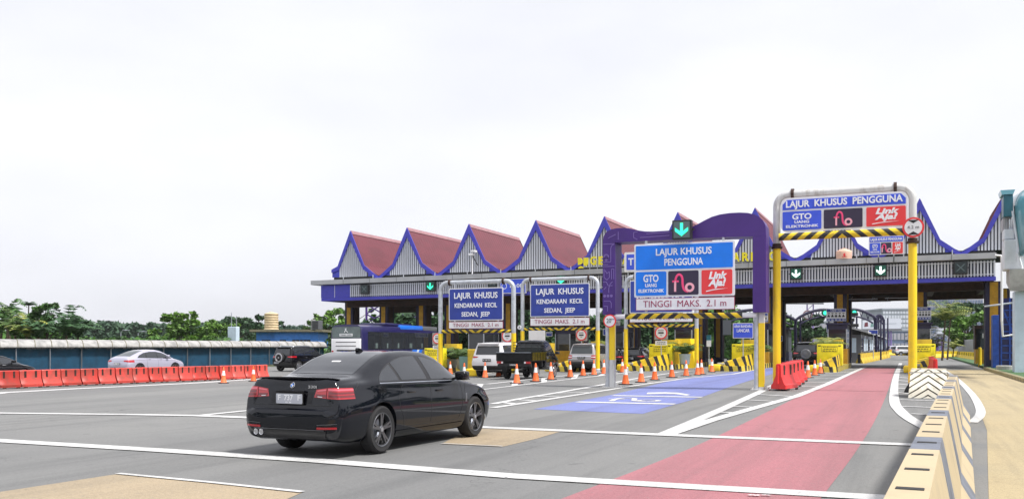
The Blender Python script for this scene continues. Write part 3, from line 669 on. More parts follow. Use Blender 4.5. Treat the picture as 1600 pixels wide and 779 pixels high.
# small white framed sign on the canopy edge, left of the big blue board
xq, zq = Q(991, 409, FY-.5); t = thing('framed_sign', 'small blue sign in a white pipe frame half hidden behind the big blue board', 'sign'); t.location = (xq, FY-.5, zq)
mb = MB(); mb.prism(rrect(-.75, .75, -.72, .72, .1), 'xz', 0, .05); mb.build('panel', 'white', t)
mb = MB(); mb.prism(rrect(-.58, .62, -.56, .56, .05), 'xz', -.01, 0); mb.build('face', 'royal_blue', t)
text('T', .7, .4, 'letter_white', t, (-.25, -.016, 0), bold=.03)
mb = MB(); mb.box(-.5, -.44, .02, .1, -1.4, -.6); mb.box(.44, .5, .02, .1, -1.4, -.6); mb.build('stand', 'galv', t)
# --- purple gantry
Y4 = 32.25; xa, xb = QX(956, Y4), QX(1188.6, Y4); cx = (xa+xb)/2
t = thing('purple_gantry', 'purple wave-topped gantry with blue payment sign over the blue lane', 'gantry', (cx, Y4, 0))
hw = (xb-xa)/2
def P4(px, py, y=Y4-.40): x, z = Q(px, py, y); return (x-cx, z)
top = [(941.5, 380), (943, 369), (948, 361.5), (956, 357.8), (965, 356.2), (975, 355.8), (985, 356.8), (997, 359.8), (1008, 361.3), (1020, 361.5), (1048, 359.8), (1060, 358.5), (1074, 356.5), (1082, 354), (1090, 350), (1100, 344.5), (1112, 338.6), (1125, 334.8), (1140, 332.6), (1156, 331.8), (1168, 332.4), (1178, 334.6), (1186, 338.5), (1192, 344), (1196, 352), (1197, 368)]
low = [(1197, 369), (1176, 369), (1140, 369.8), (1100, 371.5), (1060, 373.5), (1020, 375.8), (990, 377), (961, 378.4), (941.5, 380.5)]
mb = MB(); T = [P4(*p) for p in top]; B = [P4(*p) for p in low][::-1]
zb = lambda x: float(np.interp(x, [b[0] for b in B], [b[1] for b in B]))
for a, b in zip(T[:-1], T[1:]):
    if b[0]-a[0] > .002: mb.prism([(a[0], zb(a[0])), (a[0], max(a[1], zb(a[0])+.004)), (b[0], max(b[1], zb(b[0])+.004)), (b[0], zb(b[0]))], 'xz', -.40, .45)
o = mb.build('top_beam', 'purple', t)
# weld the columns of prisms into one clean body
bm = bmesh.new(); bm.from_mesh(o.data); bmesh.ops.remove_doubles(bm, verts=bm.verts, dist=.0015)
dd = {}
for f in bm.faces: dd.setdefault(tuple(sorted(v.index for v in f.verts)), []).append(f)
bmesh.ops.delete(bm, geom=[f for l in dd.values() if len(l) > 1 for f in l], context='FACES'); bmesh.ops.recalc_face_normals(bm, faces=bm.faces[:]); bm.to_mesh(o.data); bm.free()
zl_, zr_ = P4(950, 491)[1], P4(1186, 487.5)[1]
for (p0, p1, zz, zt) in ((941.5, 961, zl_, P4(950, 379.2)[1]-.002), (1176, 1197, zr_, P4(1186, 368.8)[1]-.002)):
    x0 = P4(p0, 400)[0]; x1 = P4(p1, 400)[0]; mb = MB(); mb.bbox(x0, x1, -.40, .45, zz, zt, .015); mb.build('column_box', 'purple', t)
# line pattern on the left column and beam
x0 = P4(941.5, 400)[0]; x1 = P4(961, 400)[0]; wv = x1-x0
def zP(py): return P4(950, py)[1]
def line(mb, pts, rr=.011):
    for a, b in zip(pts[:-1], pts[1:]):
        d = Vector((b[0]-a[0], b[1]-a[1])); 
        if d.length < 1e-4: continue
        n = Vector((-d.y, d.x)).normalized()*rr
        mb.prism([(a[0]-n.x, a[1]-n.y), (a[0]+n.x, a[1]+n.y), (b[0]+n.x, b[1]+n.y), (b[0]-n.x, b[1]-n.y)], 'xz', -.408, -.401)
mb = MB(); U = lambda u, py: (x0+u*wv, zP(py))
line(mb, [U(.05, 381), U(.9, 381)]); line(mb, [U(.95, 381), U(.72, 384), U(.66, 388), U(.66, 409), U(.05, 409)]); line(mb, [U(.05, 413), U(.45, 413)])
line(mb, [U(.3+.17*math.cos(a), 401+3.6*math.sin(a)) for a in [k*math.pi/8 for k in range(17)]], .02); line(mb, [U(.14, 402), U(.3, 408), U(.46, 402)], .02)
line(mb, [U(.05, 416), U(.95, 416)]); line(mb, [U(.12, 420), U(.12, 433), U(.35, 437), U(.55, 433), U(.55, 424), U(.35, 427), U(.2, 422)]); line(mb, [U(.9, 436), U(.9, 420), U(.72, 420), U(.72, 436)])
line(mb, [U(.05, 440), U(.3, 440), U(.45, 446), U(.8, 446)]); line(mb, [U(.8, 440), U(.62, 443), U(.5, 450), U(.5, 457)]); line(mb, [U(.1, 452), U(.3, 448)])
for k in range(3):
    mb.prism([(x0+wv*(.17+.27*k)+.05*math.cos(a), zP(462)+.05*math.sin(a)) for a in [j*math.pi/5 for j in range(10)]], 'xz', -.408, -.401)
line(mb, [U(.1, 470), U(.6, 470), U(.7, 473), U(.7, 481)]); line(mb, [U(.1, 478), U(.4, 478), U(.4, 486)])
line(mb, [P4(966, 374), P4(966, 362)]); line(mb, [P4(996, 374), P4(990, 371), P4(990, 363), P4(996, 362)]); line(mb, [P4(1000, 371), P4(1046, 367.5)]); line(mb, [P4(1010, 365), P4(1046, 362.5)]); line(mb, [P4(950, 372), P4(962, 366)])
mb.build('line_pattern', 'purple_line', t)
# legs: paired steel posts under each column
for s, px, zt, yl in ((-1, 956, zl_, (1.0, zl_-.05)), (1, 1188.6, zr_, (.12, zr_-.35))):
    X = s*hw
    mb = MB(); mb.tube([(X-.13, -.1, 0), (X-.13, -.1, zt+.1)], .075, 12); mb.build('leg', 'galv', t, smooth=60)
    mb = MB(); mb.box(X-.05, X+.13, -.14, .06, 0, zt+.05, 0); mb.box(X-.054, X+.134, -.144, .0, yl[0], yl[1], 1); mb.build('leg', ['galv_old', 'yellow'], t)
    mb = MB(); mb.box(X-.30, X+.30, -.30, .26, .006, .035, 0)
    for dx in (-.22, .22): mb.prism([(X+dx-.06, .035), (X+dx+.06, .035), (X+dx*.55, .26)], 'xz', -.12, -.10)
    for k in range(4): mb.lathe([(.025, .035), (.025, .09)], (X+(-.24, .24)[k % 2], (-.24, .2)[k//2], 0), 6)
    mb.build('base_plate', 'galv_old', t)
# sign boards
def S4(px, py): x, z = Q(px, py, Y4-.60); return (x-cx, z)
zt, zbm = S4(1069, 378.5)[1], S4(1069, 463)[1]; x0, x1 = S4(991, 400)[0], S4(1148, 400)[0]
mb = MB(); mb.prism(rrect(x0, x1, zbm, zt, .05), 'xz', -.60, -.55); mb.build('sign_back', 'white', t)
zm = zbm+(zt-zbm)*.505
mb = MB(); mb.prism(rrect(x0+.06, x1-.06, zm+.02, zt-.06, .03), 'xz', -.612, -.602); mb.build('sign_panel', 'bright_blue', t)
text('LAJUR KHUSUS', .33, (x1-x0)*.555, 'letter_white', t, ((x0+x1)/2, -.62, zm+(zt-zm)*.66), bold=.02)
text('PENGGUNA', .33, (x1-x0)*.385, 'letter_white', t, ((x0+x1)/2, -.62, zm+(zt-zm)*.27), bold=.02)
pay_tiles(t, x0+.06, x1-.08, zbm+.06, zm-.05, -.602, 'bright_blue')
height_plate(t, S4(993.5, 470)[0], S4(1148, 470)[0], S4(1069, 484)[1], S4(1069, 464.5)[1], -.60)
mb = MB()
for xx in (x0+.4, x1-.4): mb.box(xx-.03, xx+.03, -.55, -.42, S4(1069, 486)[1], zt+.12)
mb.build('hanger', 'galv', t)
zbar = QZ(1070, 493, Y4-.3)
mb = MB(); mb.tube([(-hw+.1, -.25, zbar), (hw-.1, -.25, zbar)], .085, 14); mb.build('bar_tube', 'white', t, smooth=60)
xm0, xm1 = QX(977, Y4-.3)-cx, QX(1160, Y4-.3)-cx
mb = MB(); mb.tube([((xm0-xm1)/2, 0, 0), ((xm1-xm0)/2, 0, 0)], .095, 14); mb.build('clearance_bar', 'haz_bar', t, smooth=60, loc=((xm0+xm1)/2, -.25, zbar))
tg = thing('round_sign', 'round white 20 km speed sign with red rim on the purple gantry leg', 'road sign'); xr, zr = Q(952.8, 501, Y4-.5); tg.location = (xr, Y4-.5, zr)
round_sign(tg, 0, 0, 0, .235, '', ('20', .95, .72, -.12)); text('km', .09, .12, 'black', tg, (.115, -.03, .06), bold=0)
mb = MB(); mb.box(-.03, .03, 0, .3, -.03, .03); mb.build('bracket', 'galv', tg)
xg, zg = Q(1066, 358.5, Y4-.75); sg = signal(1066, 359, 'big', 'large lane signal box with green down arrow on top of the purple gantry', Y=Y4-.75, s=.66, grp=None)
# --- tall yellow gantry
Y5 = 32.7; xa, xb = QX(1213.8, Y5), QX(1426, Y5); cx = (xa+xb)/2; hw = (xb-xa)/2
t = thing('tall_gantry', 'tall pipe gantry on yellow posts with payment sign over the red lane', 'gantry', (cx, Y5, 0))
def S5(px, py): x, z = Q(px, py, Y5-.2); return (x-cx, z)
ztop = (QZ(1225, 303.5, Y5)+QZ(1405, 293, Y5))/2; zy = (QZ(1213.8, 387, Y5)+QZ(1426, 375, Y5))/2
pipe_frame(t, hw, ztop, .125, zy, .40, 'galv_old')
for s in (-1, 1):
    mb = MB(); mb.lathe([(.19, -.07), (.19, .0), (.15, .01), (.15, .1)], (s*hw, 0, zy), 14); mb.build('flange', 'brown', t)
    mb = MB(); mb.lathe([(.134, .02), (.134, .3)], (s*hw, 0, 0), 14); mb.build('worn_base', 'galv_old', t)
x0, x1 = S5(1220, 340)[0], S5(1418.5, 340)[0]; zt = (S5(1222, 310)[1]+S5(1416, 298)[1])/2; z0 = (S5(1222, 363.5)[1]+S5(1405, 354)[1])/2
mb = MB(); mb.prism(rrect(x0, x1, z0, zt, .22), 'xz', -.20, -.14); mb.build('sign_back', 'white', t)
zm = z0+(zt-z0)*.63
mb = MB(); mb.prism([(x0+.06, zm+.02), (x0+.06, zt-.22), (x0+.2, zt-.07), (x1-.2, zt-.07), (x1-.06, zt-.22), (x1-.06, zm+.02)][::-1], 'xz', -.212, -.202); mb.build('sign_panel', 'royal_blue', t)
text('LAJUR  KHUSUS  PENGGUNA', .31, (x1-x0)*.92, 'letter_white', t, ((x0+x1)/2, -.22, zm+(zt-zm)*.46), bold=.03)
pay_tiles(t, x0+.06, x1-.06, z0+.06, zm-.04, -.202, 'royal_blue')
zb5 = (QZ(1222, 370.5, Y5-.25)+QZ(1405, 361, Y5-.25))/2
mb = MB(); mb.tube([(-hw+.1, -.22, zb5), (hw-.1, -.22, zb5)], .125, 14); mb.build('clearance_bar', 'haz_bar', t, smooth=60)
tg = thing('round_sign', 'round white 4.2 m height sign with red rim on the tall gantry', 'road sign'); xr, zr = Q(1427, 355, Y5-.45); tg.location = (xr, Y5-.45, zr)
round_sign(tg, 0, 0, 0, .325, '', ('4.2 m', .42, 1.05, 0))
for s in (-1, 1):
    mb = MB(); mb.prism([(-.17, s*.235), (.17, s*.235), (0, s*.13)], 'xz', -.034, -.028); mb.build('arrow_mark', 'black', tg)
mb = MB(); mb.box(-.03, .03, 0, .35, -.03, .03); mb.build('bracket', 'galv', tg)
# small payment sign in front of the gable
x0, z1 = Q(1357.5, 369.5, FY-.4); x1, z0 = Q(1412, 396.5, FY-.4)
t = thing('payment_sign', 'small payment sign with three tiles standing before a gable', 'sign'); t.location = ((x0+x1)/2, FY-.4, (z0+z1)/2); W, Hh = (x1-x0)/2, (z1-z0)/2
mb = MB(); mb.box(-W, W, 0, .05, -Hh, Hh); mb.build('sign_back', 'white', t)
mb = MB(); mb.box(-W+.05, W-.05, -.01, 0, Hh-.38, Hh-.05); mb.build('sign_panel', 'royal_blue', t)
text('LAJUR KHUSUS PENGGUNA', .24, W*1.8, 'letter_white', t, (0, -.016, Hh-.22), bold=.03)
pay_tiles(t, -W+.05, W-.05, -Hh+.05, Hh-.44, 0, 'royal_blue')
mb = MB(); mb.box(-.5, -.44, .05, .1, -Hh-.5, 0); mb.box(.44, .5, .05, .1, -Hh-.5, 0); mb.build('stand', 'galv', t)
# ------------------------------------------------------------------ toll islands
def plant_fronds(mb, x, y, z, n, L, lift=.9, wd=.05, seed=0, leaflet=.16):
    rnd = random.Random(seed)
    for k in range(n):
        a = 2*math.pi*(k+rnd.random()*.7)/n; l = L*rnd.uniform(.7, 1.1); up = lift*rnd.uniform(.5, 1.25); pts = []
        for j in range(7):
            s = j/6; rr = l*s*(.55+.45*s)*(1-.12*s); zz = l*up*(s-.72*s*s)*1.25; pts.append(Vector((x+math.cos(a)*rr, y+math.sin(a)*rr, z+zz)))
        side = Vector((-math.sin(a), math.cos(a), 0))
        for j in range(6):
            p = pts[j]; q = pts[j+1]
            for m_ in range(2):
                c = p.lerp(q, m_/2); ll = leaflet*l*(1-abs((j+m_/2)/6-.45)*1.1)*1.3
                for s in (-1, 1):
                    tip = c+side*s*ll+(q-p).normalized()*ll*.7+Vector((0, 0, -ll*.3)); d = (q-p).normalized()*wd*l
                    mb.add([c, c+d, tip], [(0, 1, 2)])
        mb.tube(pts, [.012*l*(1-j/8) for j in range(7)], 4, cap=False)
def planter(x, y, label, potm='teal', z=None, s=1.0, seed=0, pot=True, leaf='leaf_palm'):
    t = thing('potted_palm', label, 'plant', (x, y, gz(x)+(.32 if z is None else z)), 0, 'palm plants on the toll islands')
    mb = MB(); mb.lathe([(.22, 0), (.30, .05), (.36, .62), (.40, .68), (.33, .66)], seg=12); mb.build('pot', potm, t, smooth=40)
    mb = MB(); plant_fronds(mb, 0, 0, .62, 22, 1.0*s, 1.1, .055, seed, .3); plant_fronds(mb, .1, -.1, .62, 14, .65*s, 1.3, .07, seed+5, .34); mb.build('fronds', leaf, t, fix=False)
    return t
def lettering_rows(mb, x0, x1, z0, z1, rows, y, rnd):
    for r in range(rows):
        z = z1-(r+.5)*(z1-z0)/rows; x = x0+rnd.random()*.06
        while x < x1-.05:
            l = rnd.uniform(.05, .16); mb.box(x, min(x+l, x1), y-.004, y, z-.022, z+.022); x += l+.035
def island(xc, y0, label, L=16, wd=1.35, sign_w=1.45, booth=True, cap=True, bside=0, lab_booth=None, full=True, nx=.8):
    g0 = gz(xc)
    t = thing('toll_island', label, 'toll island', (xc, y0, g0), 0, 'yellow and black toll islands')
    h = wd/2
    mb = MB(); pl = [(-h-nx, .35), (-h-nx+.2, .05), (h*.6, 0), (h, .4), (h, L), (-h, L), (-h, 4.6), (-h-nx, 1.6)]; mb.prism(pl, 'xy', 0, .32); mb.build('island_kerb', 'haz_kerb', t)
    mb = MB(); mb.bbox(-h-nx-.1, -h-nx+.6, -.10, 1.2, 0, .40, .09); mb.build('nose_cap', 'yellow', t, smooth=40)
    if full:
        mb = MB(); xa, xb = -h-nx+.35, h*.92; v = [(xa, .5, .32), (xb, .5, .32), (xb, 3.6, .32), (xa+nx*.4, 3.6, .32), (xa+.05, .6, .46), (xb-.05, .6, .92), (xb-.05, 3.6, 1.02), (xa+nx*.4+.05, 3.6, .6)]
        mb.add(v, [(0,3,2,1),(4,5,6,7),(0,1,5,4),(1,2,6,5),(2,3,7,6),(3,0,4,7)]); mb.build('crash_wedge', 'haz_side', t)
        mb = MB(); mb.bbox(xa-.02, xa+.42, .42, .8, .34, .50, .04); mb.build('lamp_block', 'concrete', t)
        mb = MB(); w2 = sign_w/2; mb.bbox(-w2, w2, 3.62, 4.5, .32, 1.62, .03); bk = mb.build('sign_block', 'sign_yellow', t, smooth=30)
        mb = MB(); rnd = random.Random(int(xc*7)); lettering_rows(mb, -w2*.55, w2*.55, 1.15, 1.5, 3, 3.616, rnd)
        for (a, b) in ((-.6, 1.14), (-.6, 1.50)): mb.box(-w2*.62, w2*.62, 3.61, 3.616, b, b+.012)
        for s in (-1, 1): mb.box(s*w2*.62-.006, s*w2*.62+.006, 3.61, 3.616, 1.14, 1.51); mb.box(s*w2*.8-.08, s*w2*.8+.08, 3.61, 3.616, 1.48, 1.54)
        mb.build('lettering', 'black', bk)
        mb = MB(); mb.bbox(-w2*.8, w2*.8, 6.2, 7.0, .32, 1.9, .02); mb.build('guard_block', 'yellow_dull', t, smooth=30)
    if booth:
        b = thing('toll_booth', lab_booth or 'toll booth', 'toll booth', (xc, y0+10.2, g0+.32), 0, 'toll booths under the canopy')
        w2 = .62
        mb = MB(); mb.box(-w2, w2, 0, 2.6, 0, 1.0); mb.build('lower_wall', 'ochre', b)
        mb = MB(); mb.box(-w2, w2, 0, 2.6, 2.3, 2.6); mb.box(-w2-.1, w2+.1, -.15, 2.75, 2.6, 2.72); mb.build('roof', 'indigo', b)
        mb = MB()
        for sx in (-1, 1):
            for yy in (0.0, 2.54): mb.box(sx*w2-(.07 if sx > 0 else 0), sx*w2+(.07 if sx < 0 else 0), yy, yy+.06, 1.0, 2.3)
        mb.build('window_frame', 'steel', b)
        mb = MB(); mb.box(-w2+.07, w2-.07, .02, .04, 1.0, 2.3); mb.box(w2-.03, w2-.01, .06, 2.54, 1.0, 2.3); mb.box(-w2+.01, -w2+.03, .06, 2.54, 1.0, 2.3); mb.build('window', 'glass_dark', b)
    return t
island(-14.5, 54.2, nx=1.0, label='toll island with striped nose directly behind the white cones, under the hidden gantry', lab_booth='ochre and indigo booth behind the potted palm of the island with the stop sign')
island(-9.5, 55.4, nx=.7, label='toll island left of the right purple gantry leg, carrying the blue BANDARA sign', lab_booth='ochre and indigo booth right of the BANDARA sign')
island(-4.4, 55.4, nx=.1, label='toll island with yellow sign block right of the dark spare-wheel car', L=14, lab_booth='ochre booth behind the tariff column at the red lane')
island(.72, 56.2, nx=.15, label='toll island behind the pale striped crash block beside the red lane', L=13, wd=1.5, lab_booth='ochre booth at the yellow concrete lane')
island(-19.5, 54.5, 'toll island between the black pickup and the silver minivan', lab_booth='booth just left of the silver minivan')
island(-24.5, 57, 'toll island behind the white car and black pickup', lab_booth='booth above the black pickup truck')
island(-28.3, 49.5, 'leftmost toll island whose yellow block overlaps the front of the bus', sign_w=1.2, lab_booth='booth beside the front of the bus')
def stop_sign(px, py, Y, label, r=.42, plate=True, base=None):
    x, z = Q(px, py, Y); t = thing('stop_sign', label, 'road sign', (x, Y, gz(x)), 0, 'round toll stop signs'); zz = z-gz(x)
    mb = MB(); mb.tube([(0, .04, base or 0), (0, .04, zz+.1)], .03, 8); mb.build('pole', 'galv', t)
    mb = MB(); mb.prism(rrect(-r*1.08, r*1.08, zz-r*1.08, zz+r*1.08, .05), 'xz', 0, .02); mb.build('back_plate', 'poly_roof', t)
    round_sign(t, 0, 0, zz, r, 'bar')
    if plate:
        mb = MB(); mb.box(-r*.95, r*.95, -.01, .01, zz-r*1.95, zz-r*1.25); mb.build('sub_plate', 'white', t)
        mb = MB(); lettering_rows(mb, -r*.7, r*.7, zz-r*1.85, zz-r*1.35, 2, -.012, random.Random(3)); mb.build('lettering', 'signal_grey', t)
    return t
stop_sign(1033, 519.5, 57.4, 'round stop-here sign with white plate on the island with the blue pot', .40)
stop_sign(908.5, 523, 56.8, 'round stop-here sign just above the silver minivan roof', .36, False)
stop_sign(793, 524.5, 50, 'round stop-here sign left of the gantry post by the white car', .36, False)
stop_sign(683.5, 528.5, 52, 'round stop-here sign in front of the bus, behind the leftmost post', .34)
def blue_sign(px0, px1, py0, py1, Y, label, lines, nm='blue_sign', m='sign_blue', pole=True, grp='small blue notice signs'):
    x0, z1 = Q(px0, py0, Y); x1, z0 = Q(px1, py1, Y); cx = (x0+x1)/2; g = gz(cx)
    t = thing(nm, label, 'sign', (cx, Y, g), 0, grp); W = (x1-x0)/2; z0 -= g; z1 -= g
    mb = MB(); mb.prism(rrect(-W, W, z0, z1, .04), 'xz', 0, .03); mb.build('sign_back', 'white', t)
    mb = MB(); mb.prism(rrect(-W+.04, W-.04, z0+.04, z1-.04, .03), 'xz', -.008, 0); mb.build('sign_panel', m, t)
    for s, sz, ww, zz in lines: text(s, (z1-z0)*sz, 2*W*ww, 'letter_white', t, (0, -.012, z0+(z1-z0)*zz), bold=.015)
    if pole:
        mb = MB(); mb.tube([(0, .06, .3), (0, .06, z0+.2)], .035, 8); mb.build('pole', 'galv', t)
    return t
PS = [('PASTIKAN SALDO', .27, .74, .68), ('E-TOLL CUKUP', .27, .62, .32)]
blue_sign(1145, 1177, 504.5, 528, 58.6, 'bright blue sign reading ARAH BANDARA LANCAR', [('ARAH BANDARA', .25, .86, .78), ('LANCAR', .30, .62, .50)], m='royal_blue')
blue_sign(1291, 1322, 506, 518.5, 68.6, 'blue balance notice on the column by the dark spare-wheel car', PS, pole=False)
blue_sign(1055, 1083, 511, 522.5, 68.6, 'blue balance notice right of the stop sign under the hidden gantry', PS, pole=False)
blue_sign(942, 969, 513, 523.5, 68.6, 'blue balance notice behind the left purple gantry leg', PS, pole=False)
blue_sign(738, 759, 519, 526, 66, 'blue balance notice below the leftmost gantry bar', PS, pole=False)
blue_sign(853, 863, 518, 525, 68.6, 'blue balance notice beside the blank white board', PS[:1], pole=False)
blue_sign(1185, 1200, 509, 519.5, 66.5, 'blue balance notice peeking out behind the right purple gantry leg', PS, pole=False)
blue_sign(1427, 1455, 504.5, 516, 68.6, 'blue balance notice right of the tall yellow post', PS, pole=False)
blue_sign(1205, 1223, 524, 533, 74, 'small blue notice left of the dark spare-wheel car', PS[1:])
def tariff(px0, px1, py0, py1, Y, label):
    x0, z1 = Q(px0, py0, Y); x1, z0 = Q(px1, py1, Y); cx = (x0+x1)/2; t = thing('tariff_sign', label, 'sign', (cx, Y, 0), 0, 'toll tariff signs'); W = (x1-x0)/2; h = z1-z0
    mb = MB(); mb.prism(rrect(-W, W, z0, z1, .04), 'xz', 0, .03); mb.build('sign_back', 'white', t)
    mb = MB(); mb.box(-W+.03, W-.03, -.006, 0, z0+h*.74, z1-.03); mb.box(-W+.03, W-.03, -.006, 0, z0+.03, z0+h*.22); mb.build('sign_panel', 'sign_blue', t)
    text('TARIF TOL', h*.2, W*1.2, 'letter_white', t, (0, -.012, z0+h*.86), bold=.015)
    mb = MB()
    for k in range(5):
        xx = -W*.74+k*W*.37; mb.box(xx-W*.14, xx+W*.12, -.006, 0, z0+h*.34, z0+h*.44); mb.prism([(xx-W*.08, z0+h*.44), (xx+W*.06, z0+h*.44), (xx+W*.03, z0+h*.54), (xx-W*.05, z0+h*.54)], 'xz', -.006, 0)
        mb.box(xx-W*.1, xx+W*.1, -.006, 0, z0+h*.60, z0+h*.66)
    mb.build('vehicle_symbols', 'black', t)
    mb = MB(); [mb.box(-W*.74+k*W*.37-W*.12, -W*.74+k*W*.37+W*.12, -.012, -.006, z0+h*.1, z0+h*.16) for k in range(5)]; mb.build('lettering', 'letter_white', t)
tariff(1291, 1322, 482, 501.5, 68.6, 'tariff sign on the column beside the red lane, above the blue notice')
tariff(1430, 1455, 479.5, 499.5, 68.6, 'tariff sign just right of the tall yellow post')
tariff(1177, 1200, 489, 503, 66.6, 'tariff sign half hidden behind the right purple gantry leg')
tariff(957, 969, 498, 508, 68.7, 'tariff sign showing right of the left purple gantry leg')
# blank white board by the pickup
x0, z1 = Q(826, 515.5, 55); x1, z0 = Q(851.5, 534, 55); t = thing('blank_board', 'plain white rectangular board behind the black pickup', 'board', ((x0+x1)/2, 55)); W = (x1-x0)/2; g = gz(x0)
mb = MB(); mb.bbox(-W, W, 0, .05, z0-g, z1-g, .01); mb.build('board', 'white', t); mb = MB(); mb.tube([(0, .1, 0), (0, .1, z1-g-.1)], .035, 8); mb.build('pole', 'galv', t)
# small numbered disc on second gantry's left post
x0, z0 = Q(811.5, 511, 51.7); t = thing('number_disc', 'small white disc with the number 3 on a gantry post', 'sign'); t.location = (x0, 51.7, z0)
mb = MB(); mb.lathe([(.13, 0), (.13, .02)], (0, 0, 0), 18, 'y'); mb.build('disc', 'white', t); text('3', .17, 0, 'black', t, (0, -.006, 0)); mb = MB(); mb.box(0, .2, .02, .05, -.02, .02); mb.build('bracket', 'galv', t)
# notice poster by the lane
x0, z1 = Q(1104, 523, 62); x1, z0 = Q(1111, 541, 62); t = thing('poster_stand', 'narrow white and turquoise poster between two booths', 'poster', ((x0+x1)/2, 62)); W = (x1-x0)/2
mb = MB(); mb.box(-W, W, 0, .03, z0, z1); mb.build('poster', 'white', t); mb = MB(); mb.box(-W, W, -.006, 0, z1-.35, z1); mb.build('poster_head', 'teal', t); mb = MB(); mb.tube([(0, .06, 0), (0, .06, z1)], .03, 6); mb.build('pole', 'galv', t)
x0, z1 = Q(1136, 507, 70); t = thing('hanging_board', 'pale blank panel under the canopy left of the BANDARA sign', 'board'); t.location = (x0, 70, z1)
mb = MB(); mb.box(-.3, .3, 0, .05, -.75, .35); mb.build('board', 'far_grey', t); mb = MB(); mb.box(-.02, .02, 0, .04, .35, 2.6); mb.build('hanger', 'steel', t)
planter(-13.1, 58.6, 'bushy palm in a pale turquoise pot behind the stop sign', 'light_blue_wall', s=1.35, seed=1)
planter(-15.2, 60.2, 'yellow-green palm behind the stop sign, left of the pole', 'concrete', s=1.0, seed=2, leaf='leaf_yellow')
planter(-8.7, 59.6, 'dark bushy palm between the BANDARA sign and the purple gantry leg', 'concrete', s=1.3, seed=3)
planter(-4.6, 60.3, 'bright palm above the yellow block at the red lane', 'concrete', z=.7, s=1.35, seed=4, leaf='leaf_yellow')
planter(-19.0, 60.5, 'small palm behind the silver minivan', 'concrete', z=.9, s=.8, seed=6, leaf='leaf_yellow')
x, y = D(707, 62); planter(x, y, 'large dark palm right of the yellow block near the bus', 'concrete', z=.2, s=1.7, seed=8, leaf='leaf_dark')
x, y = D(722, 60); planter(x, y, 'full green palm beside the turquoise pot near the white car', 'concrete', z=.2, s=1.6, seed=9)
x, y = D(729, 59); t = thing('turquoise_pot', 'square turquoise pot on the kerb left of the white car', 'pot', (x, y)); mb = MB(); mb.add([(-.3,-.3,0),(.3,-.3,0),(.3,.3,0),(-.3,.3,0),(-.36,-.36,1.05),(.36,-.36,1.05),(.36,.36,1.05),(-.36,.36,1.05)], [(0,3,2,1),(4,5,6,7),(0,1,5,4),(1,2,6,5),(2,3,7,6),(3,0,4,7)]); mb.build('pot_body', 'sage', t)
x, y = D(738, 58); t = thing('yellow_block', 'plain yellow concrete block left of the white car', 'concrete block', (x, y)); mb = MB(); mb.bbox(-.35, .35, 0, 2, 0, 1.5, .05); mb.build('block', 'yellow_dull', t)
x, y = D(736, 50); t = thing('yellow_block', 'low yellow concrete nose block on the road left of the white car', 'concrete block', (x, y)); mb = MB(); mb.bbox(-.35, .35, 0, 1.4, 0, .42, .08); mb.build('block', 'yellow', t)
x, y = D(1066, 63); t = thing('yellow_block', 'tall tapered yellow guard block right of the turquoise pot', 'concrete block', (x, y)); mb = MB(); mb.add([(-.9,0,0),(.9,0,0),(.9,1,0),(-.9,1,0),(-.5,.1,2.0),(.5,.1,2.0),(.7,.9,2.0),(-.5,.9,2.0)], [(0,3,2,1),(4,5,6,7),(0,1,5,4),(1,2,6,5),(2,3,7,6),(3,0,4,7)]); mb.build('block', 'yellow', t)
# ------------------------------------------------------------------ cones
def cone_proto():
    t = thing('traffic_cone', '', 'traffic cone', (0, 0, 0))
    mb = MB(); mb.bbox(-.2, .2, -.2, .2, 0, .035, .012); mb.build('cone_base', 'rubber', t)
    def rr(z): return .135-(.135-.028)*z/.78
    mb = MB(); mb.lathe([(.16, .03), (.14, .06), (rr(.38), .38)], seg=20); mb.lathe([(rr(.38), .38), (rr(.60), .60)], seg=20, mi=1); mb.lathe([(rr(.60), .60), (.03, .77), (.02, .785), (.002, .785)], seg=20)
    mb.build('cone_body', ['orange', 'cone_white'], t, smooth=40); return t
CP = cone_proto(); first = [True]
def cone(px, py, label, grp):
    x, y = G(px, py)
    if first[0]: first[0] = False; CP['label'] = label; CP['group'] = grp; CP.location = (x, y, gz(x)+.006)
    else: dup(CP, label, (x, y, gz(x)+.006), R(random.uniform(-40, 40)), grp)
A = [(703.6, 584.6), (725.4, 592.3), (758, 589.7), (778.7, 588), (807.4, 599), (837, 595.8), (860.8, 592.8), (890.8, 589.2), (911, 586.7), (928, 585.4), (943.6, 584)]
La = ['beside the leftmost gantry post', 'in front of the low yellow block', 'below the rear bumper of the white car', 'beside the rear wheel of the black pickup', 'nearest, in front of the pickup tailgate', 'below the side of the black pickup', 'by the front wheel of the black pickup', 'left of the silver minivan bumper', 'in front of the silver minivan plate', 'left of the second gantry right post', 'right of the second gantry right post']
for p, l in zip(A, La): cone(*p, 'orange and white cone '+l, 'cones along the sedan and jeep lanes')
cone(688.5, 592, 'orange and white cone standing right at the foot of the leftmost gantry post', 'cones along the sedan and jeep lanes')
B_ = [(977.4, 600.4), (1001.8, 597.1), (1022.8, 593.2), (1049.6, 589.2), (1072, 587), (1089.8, 585.3), (1096, 584.2), (1112.3, 580.8)]
Lb = ['nearest in the row right of the left purple leg', 'second in the row right of the left purple leg', 'third in the row right of the left purple leg', 'below the yellow sign block with the stop sign', 'fourth from the far end of the blue lane row', 'in front of the hidden gantry right post', 'just right of the hidden gantry right post', 'farthest, alone before the BANDARA island nose']
for p, l in zip(B_, Lb): cone(*p, 'orange and white cone '+l, 'cones along the blue lane')
cone(972.4, 581.5, 'small orange and white cone behind the left post of the hidden gantry', 'cones along the blue lane')
